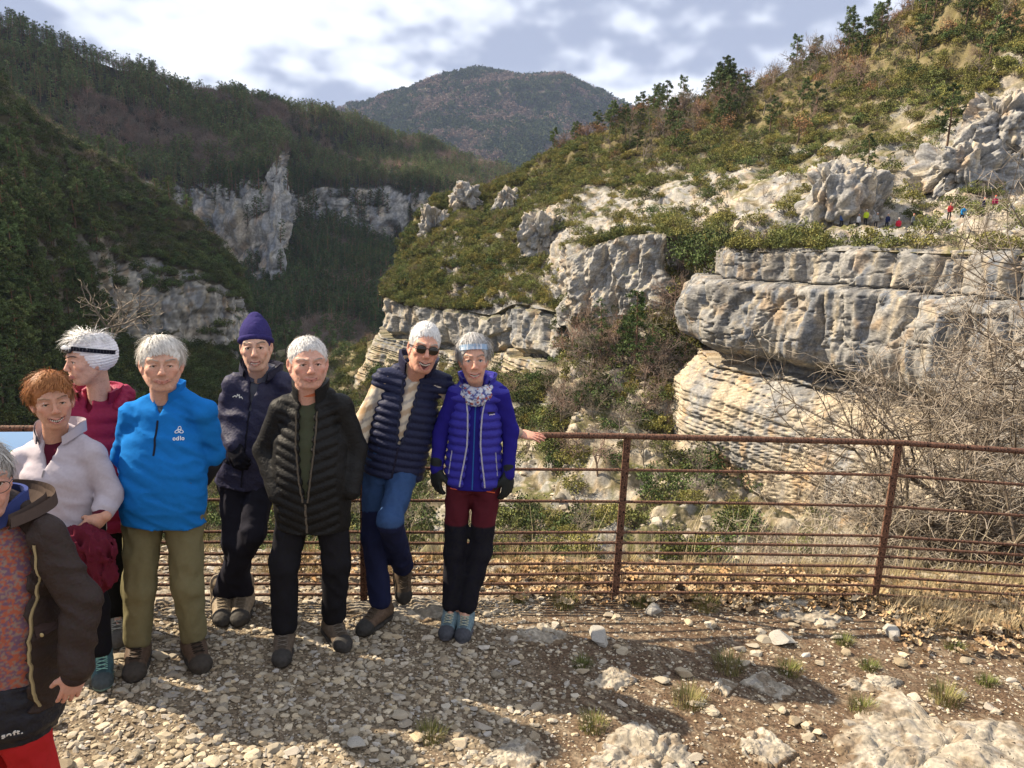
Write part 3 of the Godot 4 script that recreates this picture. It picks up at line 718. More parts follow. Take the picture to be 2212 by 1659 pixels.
	# gully between us and the cliffs
	var gul := sheet_from(NET_GULLY, 330, 190,
		func(p, n, v):
			var o: float = nd.get_noise_3d(p.x * 0.08, p.y * 0.08, p.z * 0.08) * 2.6 + nd.get_noise_3d(p.x * 0.5, p.y * 0.5, p.z * 0.5) * 0.5
			o += (nr.get_noise_3d(p.x * 0.13, p.y * 0.13, p.z * 0.13) - 0.4) * 1.4 * sstep(-20.0, 0.0, p.x) + blocks(p, 2.4, 0.9, 0.0) * 0.6 * sstep(-20.0, 0.0, p.x)
			return n * o,
		func(p, n, u, v):
			var r := NC.get_noise_3d(p.x * 0.2, p.y * 0.3, p.z * 0.2)
			var k := sstep(-0.1, 0.2, r + 0.6 * (0.75 - n.y)) * sstep(-35.0, -5.0, p.x)
			var g := soil_colour(p, 1.0) * 0.9
			return g.lerp(rock_colour(p, 0.9, 0.35, 0.2), k * 0.8))
	put_sheet("gully", gul, M.rock)
	SH.gully = gul
	# the great overhanging cliff on the right
	var rim3 := PackedVector3Array([Vector3(29, -6, -120), Vector3(25.5, -3.5, -104), Vector3(23.4, -1.0, -95), Vector3(22.2, -0.2, -88.5), Vector3(22.9, -0.3, -83.6), Vector3(27.2, 0.1, -78.5), Vector3(31.8, 0.6, -73.0), Vector3(35.4, 0.8, -67.6), Vector3(37.9, 1.0, -63.1), Vector3(40.0, 1.2, -59.1), Vector3(43.4, 1.6, -53.2), Vector3(48, 1.8, -44)])
	var cliff := cliff_sheet(rim3, 37.0, 380, 310,
		func(q, h, s):
			var x: float = maxf(q.x - 21.5, 0.0) if s > 34.0 else 0.0
			var ho := 11.6 + 0.13 * x + nd.get_noise_2d(s * 0.15, 3.0) * 0.5
			var ledge := 3.3 + 0.03 * x + nd.get_noise_2d(s * 0.3, 9.0) * 0.3
			var step := lerpf(1.6, 0.5, sstep(4.0, 25.0, x))
			var o := 0.0
			var rough: float = nd.get_noise_3d(q.x * 0.17, q.y * 0.11, q.z * 0.17) * 0.9 + nd.get_noise_3d(q.x * 0.9, q.y * 0.35, q.z * 0.9) * 0.16
			rough += (nr.get_noise_3d(q.x * 0.3, q.y * 0.05, q.z * 0.3) - 0.45) * 0.55 + blocks(q, 5.0, 0.4, 0.3) * 0.9 + blocks(q + Vector3(3, 9, 1), 1.6, 0.35, 0.0) * 0.22
			rough += (nr.get_noise_3d(q.x * 0.09, q.y * 0.06, q.z * 0.09) - 0.5) * 1.0
			rough -= 0.55 * (1.0 - sstep(0.0, 0.045, absf(nd.get_noise_3d(q.x * 0.16, q.y * 0.035, q.z * 0.16)))) + 0.3 * (1.0 - sstep(0.0, 0.05, absf(nd.get_noise_3d(q.x * 0.12 + 50, q.y * 0.33, q.z * 0.12))))
			if h < ledge:
				o = -0.4 * (1.0 - sstep(0.0, 0.7, h)) + rough * 0.8
				o -= 0.7 * sstep(ledge - 0.25, ledge, h)
			elif h < ho:
				var t: float = (h - ledge) / (ho - ledge)
				o = step + 1.1 * sin(PI * minf(t * 0.85 + 0.1, 1.0)) + rough
				o -= 0.5 * (1.0 - sstep(0.0, 0.06, t))
				o -= 3.4 * pow(sstep(0.76, 1.0, t), 1.5) * lerpf(1.0, 0.6, sstep(10.0, 30.0, x))
				o -= 0.5 * sstep(0.1, 0.14, t) * sstep(0.3, 0.2, t) * sstep(0.1, 0.5, nd.get_noise_2d(s * 0.2, 44.0))
			elif h < ho + 1.15:
				var t2: float = h - ho
				o = -1.7 + rough * 0.3
				if t2 > 0.55:
					o = 0.5 + rough * 0.4 + 0.5 * nd.get_noise_2d(s * 0.4, 71.0)
				if t2 > 1.0:
					o = -0.6
			else:
				var t3: float = h - ho - 1.15
				o = 0.6 + 2.1 * sstep(0.0, 3.0, t3) - 0.05 * t3 + 0.9 * sin(t3 * 0.16)
				o += layer_out(q, 0.14, 0.5, 2.0) * lerpf(0.7, 0.35, sstep(6.0, 14.0, t3)) + rough * 0.35
			return o,
		func(p, n, h):
			var x := maxf(p.x - 21.5, 0.0)
			var ho := 11.6 + 0.13 * x
			var low := sstep(ho + 0.2, ho + 1.2, h)
			var c := rock_colour(p, 0.8, 0.85 * low, lerpf(0.9, 0.45, low)) * lerpf(0.86, 0.95, low)
			c = c.lerp(Color(0.13, 0.13, 0.135), 0.6 * sstep(0.2, 0.36, NC.get_noise_3d(p.x * 0.35 + 12, p.y * 0.11, p.z * 0.35) + 0.12 * NC.get_noise_3d(p.x * 3.0, p.y * 1.2, p.z * 3.0)) * (1.0 - low))
			return c.lerp(Color(0.62, 0.40, 0.20), low * 0.75 * sstep(0.1, 0.35, NC.get_noise_3d(p.x * 0.13 + 40, p.y * 0.12, p.z * 0.13)) * sstep(ho + 5.0, ho + 11.0, h)))
	put_sheet("great_cliff", cliff, M.rock)
	# cliff under the spur in the middle
	var rim1 := PackedVector3Array([Vector3(-24, -16, -200), Vector3(-27.8, -16.4, -182), Vector3(-29, -16.6, -172), Vector3(-28.2, -16.6, -166), Vector3(-22, -16.7, -160), Vector3(-16, -16.5, -152.5), Vector3(-10, -16.2, -146), Vector3(-4.6, -16.4, -140), Vector3(-0.3, -13.2, -132.5), Vector3(4, -13, -125.5), Vector3(8.2, -13.2, -118.5), Vector3(10.5, -13, -119), Vector3(13, -13, -126)])
	var spur := cliff_sheet(rim1, 20.0, 260, 220,
		func(q, h, s):
			var rough: float = nd.get_noise_3d(q.x * 0.16, q.y * 0.1, q.z * 0.16) * 1.5 + nd.get_noise_3d(q.x * 0.8, q.y * 0.5, q.z * 0.8) * 0.4 + (nr.get_noise_3d(q.x * 0.2, q.y * 0.07, q.z * 0.2) - 0.45) * 0.7 + blocks(q, 6.0, 0.35, 0.3) * 1.1 + blocks(q + Vector3(3, 9, 1), 2.0, 0.35, 0.0) * 0.3
			var hm := 7.4 + nd.get_noise_2d(s * 0.1, 1.0) * 1.2
			var o := 0.0
			if h < hm:
				o = rough + 0.5 - 0.6 * (1.0 - sstep(0.0, 0.6, h)) - 1.5 * sstep(hm - 1.0, hm, h)
				o -= 1.2 * sstep(3.4, 3.7, h) * sstep(0.0, 0.3, nd.get_noise_2d(s * 0.06, 31.0))
			elif h < hm + 0.7:
				o = -1.3
			else:
				o = 0.4 + 0.42 * (h - hm) + layer_out(q, 0.03, 0.8, 7.0) * 1.2 + rough * 0.6
			return o,
		func(p, n, h):
			var low := sstep(6.8, 7.8, h)
			var c := rock_colour(p, 0.55, 0.7 * low + 0.15, 0.75)
			return c.lerp(soil_colour(p, 1.0), sstep(0.45, 0.8, n.y) * 0.7))
	put_sheet("spur_cliff", spur, M.rock)
	SH.spur = spur
	# crag band above the gully
	var rim2 := PackedVector3Array([Vector3(9.0, -5.0, -121), Vector3(9.2, -2.6, -115.0), Vector3(12.6, -1.1, -111.8), Vector3(15.6, 0.0, -109.3), Vector3(19.4, 0.45, -105.8), Vector3(21.2, 0.2, -107.5), Vector3(22.5, -0.5, -112)])
	var crag := cliff_sheet(rim2, 11.0, 150, 90,
		func(q, h, s):
			return 0.2 + 0.13 * h + nd.get_noise_3d(q.x * 0.2, q.y * 0.1, q.z * 0.2) * 1.6 + (nr.get_noise_3d(q.x * 0.22, q.y * 0.09, q.z * 0.22) - 0.4) * 1.8 + nd.get_noise_3d(q.x, q.y * 0.8, q.z) * 0.4 + blocks(q, 3.6, 0.3, 0.3) * 1.1 + blocks(q + Vector3(3, 9, 1), 1.2, 0.4, 0.0) * 0.25 + 0.5 - 0.4 * (1.0 - sstep(0.0, 0.8, h)),
		func(p, n, h): return rock_colour(p, 0.8, 0.0, 0.35).lerp(soil_colour(p, 1.0), sstep(0.6, 0.85, n.y) * 0.7), 0.3)
	put_sheet("crag_band", crag, M.rock)

func build_cloud() -> void:
	# the cloud outside the view whose shade lies on the left mountain
	var s := Vector3(cos(0.28) * cos(0.71), -sin(0.71), sin(0.28) * cos(0.71))
	var mid := Vector3(-95, -50, -440) - s * 2100.0
	var sm := SphereMesh.new()
	sm.radius = 1.0
	sm.height = 2.0
	sm.radial_segments = 72
	sm.rings = 36
	var a := sm.get_mesh_arrays()
	var v: PackedVector3Array = a[Mesh.ARRAY_VERTEX]
	var idx: PackedInt32Array = a[Mesh.ARRAY_INDEX]
	for i in v.size():
		var p := v[i]
		var k := 1.0 + 0.35 * NZ.get_noise_3d(p.x * 1.6, p.y * 1.6, p.z * 1.6) + 0.10 * NZ.get_noise_3d(p.x * 6.0, p.y * 6.0, p.z * 6.0)
		v[i] = Vector3(p.x * 200.0, p.y * 50.0, p.z * 150.0) * k
	var o := put("cloud", mesh_of(v, smooth_normals(v, idx), PackedColorArray(), idx), mat(Color(0.85, 0.86, 0.88), 1.0))
	o.position = mid
	o.set_meta("kind", "structure")
# ------------------------------------------------------------------ what grows there
func sheet_foot(s: Sheet, x: float, z: float) -> Vector3:
	# the point of a sheet nearest to a place on the map
	var best := 1e9
	var bp := Vector3.ZERO
	for p in s.p:
		var d := (p.x - x) * (p.x - x) + (p.z - z) * (p.z - z)
		if d < best:
			best = d
			bp = p
	return bp

func lone(kind: Node3D, called: String, at: Vector3, sc: float, turn: float, label: String, category: String, group := "") -> void:
	var c: Node3D = kind.duplicate()
	c.remove_meta("kindname")
	c.name = numbered(called)
	add_child(c)
	c.transform = Transform3D(Basis(Vector3.UP, turn).scaled(Vector3(sc, sc, sc)), at)
	tag(c, label, category, group)

func build_plants() -> void:
	var olive := Color(0.15, 0.155, 0.05)
	var olive2 := Color(0.23, 0.205, 0.068)
	var green := Color(0.075, 0.09, 0.036)
	var dark := Color(0.052, 0.080, 0.028)
	var pineg := Color(0.075, 0.10, 0.04)
	var grey := Color(0.185, 0.155, 0.125)
	var brown := Color(0.22, 0.155, 0.125)
	var rust := Color(0.29, 0.16, 0.08)
	# shapes, one metre tall, scaled where they are planted
	var far_pine := []
	for k in 3:
		far_pine.append(plant_thing("pine_tree", pine_shape(40 + k, 1.0, 15, 3, 9, pineg * [1.3, 1.7, 1.1][k], 0.26, 0.30, 0.25), "trunk", "crown"))
	var fir := []
	for k in 2:
		fir.append(plant_thing("fir_tree", pine_shape(50 + k, 1.0, 28, 3, 7, dark * 1.1, 0.23, 0.06, 0.9), "trunk", "crown"))
	var far_bare := []
	for k in 3:
		far_bare.append(plant_thing("bare_tree", bare_shape(60 + k, 1.0, 3, 1, [grey, brown, Color(0.17, 0.14, 0.12)][k], grey, 0, 3), "trunk", "crown"))
	var oak := []
	for k in 2:
		oak.append(plant_thing("oak_tree", bare_shape(70 + k, 1.0, 3, 1, Color(0.12, 0.09, 0.07), rust * [1.0, 0.75][k], 3, 3), "trunk", "crown"))
	var pine := []
	for k in 3:
		pine.append(plant_thing("pine_tree", pine_shape(80 + k, 1.0, 26, 4, 18, pineg * [1.1, 1.5, 0.9][k], 0.24, 0.32, 0.2), "trunk", "crown"))
	var bush := []
	for k in 4:
		bush.append(plant_thing("box_shrub", bush_shape(90 + k, 1.0, [0.75, 0.6, 0.95, 0.7][k], 30, 24, 0.085, [olive, olive2, green * 1.5, olive][k], [olive2, olive, olive, green][k]), "stem", "foliage"))
	var dbush := []
	for k in 3:
		dbush.append(plant_thing("evergreen_shrub", bush_shape(100 + k, 1.0, [0.7, 0.9, 0.6][k], 28, 22, 0.09, [dark, green, green * 0.8][k], [green, dark * 1.6, olive * 0.7][k]), "stem", "foliage"))
	var twig := []
	for k in 3:
		twig.append(plant_thing("bare_shrub", bare_shape(110 + k, 1.0, 3, 4, [grey, brown * 0.8, Color(0.19, 0.165, 0.14)][k], grey, 0, 2), "stem", "twigs"))

	# --- far mountain
	var tufts := bush_shape(130, 1.0, 0.55, 10, 5, 0.3, Color(0.06, 0.08, 0.032), Color(0.05, 0.066, 0.03))
	var tufts2 := bush_shape(131, 1.0, 0.6, 10, 5, 0.26, Color(0.16, 0.12, 0.10), Color(0.12, 0.09, 0.075))
	var fp := sow(SH.far, 20000, 1, func(p, n, u, v, r): return v > 0.2 and v < 0.9)
	var xa := []
	var xb := []
	var r0 := RandomNumberGenerator.new()
	r0.seed = 4
	for p in fp:
		if NC.get_noise_3d(p.x * 0.006, p.y * 0.006, p.z * 0.006) + r0.randf_range(-0.2, 0.2) > 0.06:
			xb.append(xf_at(p, r0, 9, 15))
		else:
			xa.append(xf_at(p, r0, 9, 17))
	multi("far_wood", joined(tufts), xa, "dark evergreen forest covering the far rounded mountain", "forest")
	multi("far_bare_wood", joined(tufts2), xb, "bare brown forest covering the far rounded mountain", "forest")

	# --- left mountain
	var zone := func(p: Vector3) -> float: return NC.get_noise_3d(p.x * 0.014, p.y * 0.014, p.z * 0.014)
	var lp := sow(SH.left, 26000, 2, func(p, n, u, v, r): return n.y > 0.42 and SH.left.cat(u, v).r < 0.12 and v > 0.12)
	var pines := []
	var bares := []
	var spruces := []
	lp.append_array(sow(SH.left, 9000, 12, func(p, n, u, v, r): return v > 0.7 and n.y > 0.3))
	for p in lp:
		var z: float = zone.call(p) + r0.randf_range(-0.16, 0.16)
		if (p.x > -70.0 and p.y > 70.0 and z < 0.12) or (p.y < 15.0 and p.x > -190.0 and z < 0.25):
			spruces.append(p)
		elif z > 0.2:
			bares.append(p)
		else:
			pines.append(p)
	plant_out(pines, far_pine, 90, "pine_tree", "dark green pine on the wooded mountain across the gorge", "tree", "pines on the mountain left", "pine_wood", "dark pine forest on the mountain left of the gorge", 8, 13, 21)
	plant_out(bares, far_bare, 100, "bare_tree", "leafless tree among the pines on the wooded mountain", "tree", "leafless trees on the mountain left", "bare_wood", "leafless brown wood among the pines on the mountain", 7, 11, 22)
	plant_out(spruces, fir, 120, "fir_tree", "slim green conifer in the stand on the mountain shoulder", "tree", "conifers on the mountain shoulder", "conifer_wood", "stand of slim green conifers on the mountain shoulder", 10, 16, 23)

	# --- nearer left slope
	var sp := sow(SH.slope, 15000, 3, func(p, n, u, v, r): return n.y > 0.45 and SH.slope.cat(u, v).r < 0.17 and v > 0.1 and v < 0.93 and (p.y - 0.0) < 90)
	var sb := []
	var st := []
	var sw := []
	for p in sp:
		var k := r0.randf()
		var low: bool = p.x < p.z * 0.53 and p.y < 0.0
		if p.x > p.z * 0.53 and p.y < -14.0 and k < 0.45:
			continue
		if k < (0.24 if low else 0.012):
			st.append(p)
		elif k < 0.3 + (0.2 if zone.call(p * 3.0) > 0.0 else 0.0):
			sw.append(p)
		else:
			sb.append(p)
	plant_out(sb, dbush, 90, "evergreen_shrub", "dark evergreen shrub on the shaded slope at the left", "shrub", "shrubs on the left slope", "slope_scrub", "dark evergreen scrub on the shaded left slope", 1.6, 3.6, 24)
	plant_out(sw, twig, 80, "bare_shrub", "leafless brown shrub on the shaded slope at the left", "shrub", "leafless shrubs on the left slope", "bare_scrub", "leafless brown scrub on the shaded left slope", 2.0, 4.2, 25)
	plant_out(st, pine, 90, "pine_tree", "dark pine growing on the near left slope", "tree", "pines on the near left slope", "slope_pines", "pines on the near left slope", 6, 10, 26)

	# --- sunny hillside on the right
	var hp := sow(SH.hill, 15000, 5, func(p, n, u, v, r):
		if v < 0.13 or v > 0.985 or n.y < 0.5:
			return false
		if p.x > 32.0 and p.x < 53.0 and p.z > -84.6 + 0.3 * (p.x - 34.0) and r.randf() < 0.86:
			return false
		if p.x > 33.0 and p.x < 40.0 and p.z > -90.0 and p.z < -83.5:
			return false
		var rocky := sstep(0.38, 0.52, v) * sstep(-8.0, 10.0, p.x) * sstep(1.02, 0.9, v)
		return r.randf() < lerpf(1.0, 0.09, rocky) and NC.get_noise_3d(p.x * 0.2, p.y * 0.2, p.z * 0.2) > -0.42)
	var hb := []
	var hd := []
	var hw := []
	for p in hp:
		var k: float = r0.randf() + 0.4 * NC.get_noise_3d(p.x * 0.06 + 7, p.y * 0.06, p.z * 0.06)
		if k < 0.08:
			hd.append(p)
		elif k > 0.84:
			hw.append(p)
		else:
			hb.append(p)
	plant_out(hb, bush, 190, "box_shrub", "yellow-green box shrub on the sunny right hillside", "shrub", "box shrubs on the sunny hillside", "hillside_scrub", "yellow-green box scrub covering the sunny hillside", 0.9, 2.3, 27)
	plant_out(hd, dbush, 110, "evergreen_shrub", "dark green shrub on the sunny right hillside", "shrub", "dark shrubs on the sunny hillside", "dark_scrub", "dark green scrub on the sunny hillside", 1.0, 2.6, 28)
	plant_out(hw, twig, 90, "bare_shrub", "leafless grey shrub on the sunny right hillside", "shrub", "leafless shrubs on the sunny hillside", "hillside_bare_scrub", "leafless grey scrub on the sunny hillside", 1.2, 2.8, 29)
	var top := sow(SH.hill, 9000, 6, func(p, n, u, v, r): return v > 0.12 and v < 0.42 and p.x > 20.0 - 14.0 * sstep(0.22, 0.14, v) and r.randf() < sstep(0.43, 0.17, v) * 0.36)
	var ta := []
	var tb := []
	var tc := []
	for p in top:
		var k := r0.randf()
		if k < 0.26:
			ta.append(p)
		elif k < 0.48:
			tb.append(p)
		else:
			tc.append(p)
	plant_out(ta, pine, 90, "pine_tree", "ragged pine on the crest of the right hillside", "tree", "pines along the right crest", "crest_pines", "ragged pines along the right crest", 5, 9, 30)
	plant_out(tb, oak, 120, "oak_tree", "small oak with rusty dead leaves on the right crest", "tree", "rusty oaks along the right crest", "crest_oaks", "oaks with rusty dead leaves along the right crest", 3, 5.5, 31)
	plant_out(tc, far_bare, 120, "bare_tree", "leafless grey tree on the crest of the right hillside", "tree", "leafless trees along the right crest", "crest_bare_trees", "leafless grey trees along the right crest", 4, 7, 32)

	# --- gully
	var gp := sow(SH.gully, 9000, 7, func(p, n, u, v, r):
		var d := 1.0
		if p.x > -12.0:
			d = lerpf(0.55, 0.11, sstep(0.40, 0.52, v))
		return v < 0.97 and n.y > 0.35 and r.randf() < d and NC.get_noise_3d(p.x * 0.12, p.y * 0.12, p.z * 0.12) > -0.25)
	var ga := []
	var gb := []
	var gc := []
	var gd := []
	for p in gp:
		var k := r0.randf()
		if p.x > 6.0 and p.z < -78.0 and k < 0.22:
			gd.append(p)
		elif k < 0.45:
			ga.append(p)
		elif k < 0.75:
			gb.append(p)
		else:
			gc.append(p)
	plant_out(ga, dbush, 95, "evergreen_shrub", "dark green shrub in the gully below the cliffs", "shrub", "dark shrubs in the gully", "gully_dark_scrub", "dark green scrub in the gully below the cliffs", 1.4, 3.4, 33)
	plant_out(gb, bush, 105, "box_shrub", "olive box shrub in the gully below the cliffs", "shrub", "box shrubs in the gully", "gully_scrub", "olive box scrub in the gully below the cliffs", 1.2, 2.8, 34)
	plant_out(gc, twig, 90, "bare_shrub", "leafless shrub in the gully below the cliffs", "shrub", "leafless shrubs in the gully", "gully_bare_scrub", "leafless scrub in the gully below the cliffs", 2.0, 4.5, 35)
	plant_out(gd, far_bare, 60, "bare_tree", "leafless tree in the gully beside the great cliff", "tree", "leafless trees in the gully", "gully_bare_trees", "leafless trees in the gully", 4.0, 6.5, 36)
	# ledge plants on the great cliff and the spur
	# loose blocks on the bare slopes
	var blk := []
	for k in 4:
		blk.append(stone_shape(300 + k, 1))
	for spec in [[SH.hill, 9000, 8, "hillside_scree", "pale limestone rubble on the bare part of the hillside"], [SH.gully, 9000, 9, "gully_scree", "pale limestone rubble on the gully slopes"]]:
		var lots := [[], [], [], []]
		var on_hill: bool = spec[3] == "hillside_scree"
		for p in sow(spec[0], spec[1], spec[2], func(p, n, u, v, r): return n.y > 0.4 and p.x > -14.0 and v < 0.97 and v > (0.45 if on_hill else 0.3) and NC.get_noise_3d(p.x * 0.16, p.y * 0.22, p.z * 0.16) > -0.2):
			var xf := xf_at(p, r0, 0.1, 0.55 if r0.randf() < 0.93 else 1.5, 0.8)
			lots[r0.randi() % 4].append(xf)
		for k in 4:
			multi(spec[3], blk[k], lots[k], spec[4], "rubble", true, M.stone)
	var lit_fir := plant_thing("fir_tree", pine_shape(58, 1.0, 46, 4, 12, dark * 1.1, 0.27, 0.04, 0.95), "trunk", "crown")
	var lit_pine: Node3D = pine[1]
	lone(lit_fir, "fir_tree", Vector3(15.0, -14.6, -93), 8.6, 0.3, "broad bright green fir standing alone in the gully", "tree")
	lone(fir[1], "fir_tree", Vector3(11.3, -14.6, -99), 7.0, 1.9, "darker conifer left of the broad green fir", "tree")
	lone(pine[2], "pine_tree", Vector3(51.5, 11.6, -98), 8.0, 0.4, "rounded dark pine above the rocks, far right", "tree")
	lone(pine[0], "pine_tree", Vector3(41.0, 8.2, -95), 5.0, 2.4, "dark bushy pine on top of the square crag", "tree")
	for k in 6:
		var x: float = [-91.0, -84.0, -77.0, -70.0, -88.0, -73.5][k]
		var p := sheet_foot(SH.gully, x, -300.0 + 4.0 * k)
		lone(lit_pine, "pine_tree", p - Vector3(0, 0.5, 0), [14.0, 15.0, 13.0, 12.0, 11.0, 10.0][k], k * 1.3, "sunlit young pine down in the gorge between the beanie and the white-haired man", "tree", "sunlit pines down in the gorge")
	var mixed := [pine[0], far_bare[1], fir[0], far_bare[0], pine[1], far_bare[2]]
	for k in 16:
		var q := sheet_foot(SH.gully, 8.5 + 13.0 * fposmod(k * 0.618, 1.0), -92.0 - 11.0 * fposmod(k * 0.377, 1.0))
		lone(mixed[k % 6], "gully_tree", q - Vector3(0, 0.3, 0), 4.5 + 3.5 * fposmod(k * 0.71, 1.0), k * 1.1, "tree in the shady thicket just left of the great cliff", "tree", "trees in the thicket left of the great cliff")
	for k in 7:
		var e := Vector3(21.0 + 0.45 * k, 0, -96.0 + 1.5 * k)
		lone(dbush[k % 3], "evergreen_shrub", Vector3(e.x, -1.6 - 1.1 * (k % 3), e.z), 3.2 + 0.5 * (k % 2), k * 0.9, "evergreen shrub filling the cleft between the crag band and the great cliff", "shrub", "shrubs in the cleft beside the great cliff")
	var dim: Node3D = far_bare[0]
	lone(dim, "bare_tree", Vector3(-58.5, -21.5, -108), 15.0, 0.8, "tall pale leafless tree on the dark slope, far left", "tree")
# ------------------------------------------------------------------ stones
func stone_shape(sd: int, level: int, flat := 0.62, col := Color(0.47, 0.43, 0.36)) -> ArrayMesh:
	# an angular pebble: a sphere cut by random planes
	var r := RandomNumberGenerator.new()
	r.seed = sd
	var planes := []
	for k in 10:
		var d := rdir(r)
		planes.append([d, r.randf_range(0.20, 0.44)])
	var sm := SphereMesh.new()
	sm.radius = 0.6
	sm.height = 1.2
	sm.radial_segments = 11 + 9 * level
	sm.rings = 6 + 6 * level
	var a := sm.get_mesh_arrays()
	var v: PackedVector3Array = a[Mesh.ARRAY_VERTEX]
	var idx: PackedInt32Array = a[Mesh.ARRAY_INDEX]
	for i in v.size():
		var p := v[i]
		for pl in planes:
			var d: float = p.dot(pl[0]) - pl[1]
			if d > 0:
				p -= pl[0] * d
		p += p.normalized() * NZ.get_noise_3d(p.x * 3.0 + sd, p.y * 3.0, p.z * 3.0) * 0.03
		v[i] = Vector3(p.x, p.y * flat, p.z * r.randf_range(0.995, 1.005))
	var t := Tris.new()
	for i in range(0, idx.size(), 3):
		var x := v[idx[i]]
		var y := v[idx[i + 1]]
		var z := v[idx[i + 2]]
		var n := (z - x).cross(y - x)
		if n.length() < 1e-6:
			continue
		n = n.normalized()
		var k := col * (1.0 + 0.12 * NC.get_noise_3d(x.x * 4 + sd, x.y * 4, x.z * 4))
		k.a = 1
		t.tri(x, y, z, n, k)
	return t.mesh()
# ------------------------------------------------------------------ solid shapes from distance fields
class Pr:
	var kind := 0
	var op := 0
	var a: Vector3
	var b: Vector3
	var ra := 0.0
	var rb := 0.0
	var k := 0.02
	var inv: Transform3D
	var mr := 0.0
	var ba: Vector3
	var il := 0.0
	var dr := 0.0
	var ln := 1.0
	var lat: Vector3
	var fwd: Vector3
	var up: Vector3
	var tw: PackedFloat32Array
	var td: PackedFloat32Array
	var tf: PackedFloat32Array
	func dist(p: Vector3) -> float:
		if kind == 0:
			var ba := b - a
			var h := clampf((p - a).dot(ba) / ba.length_squared(), 0.0, 1.0)
			return (p - a - ba * h).length() - lerpf(ra, rb, h)
		if kind == 1:
			return ((inv * p).length() - 1.0) * mr
		var q := p - a
		var y := q.dot(up) / ln
		var n := tw.size() - 1
		var t := clampf(y, 0.0, 1.0) * n
		var i := mini(int(t), n - 1)
		var f := t - i
		if kind == 2:
			f = f * f * (3.0 - 2.0 * f)
			var w := lerpf(tw[i], tw[i + 1], f)
			var d := lerpf(td[i], td[i + 1], f)
			var x := q.dot(lat) / w
			var z := (q.dot(fwd) - lerpf(tf[i], tf[i + 1], f)) / d
			var e := (sqrt(sqrt(x * x * x * x + z * z * z * z + 1.4 * x * x * z * z)) - 1.0) * minf(w, d)
			if y < 0.0:
				e = maxf(e, -y * ln)
			elif y > 1.0:
				e = maxf(e, (y - 1.0) * ln)
			return e
		# a wedge cut out of the front of a garment
		var w2 := lerpf(tw[i], tw[i + 1], f)
		var e2 := absf(q.dot(lat) - lerpf(tf[i], tf[i + 1], f)) - w2
		e2 = maxf(e2, -q.dot(fwd) + 0.02)
		return maxf(e2, -y * ln)

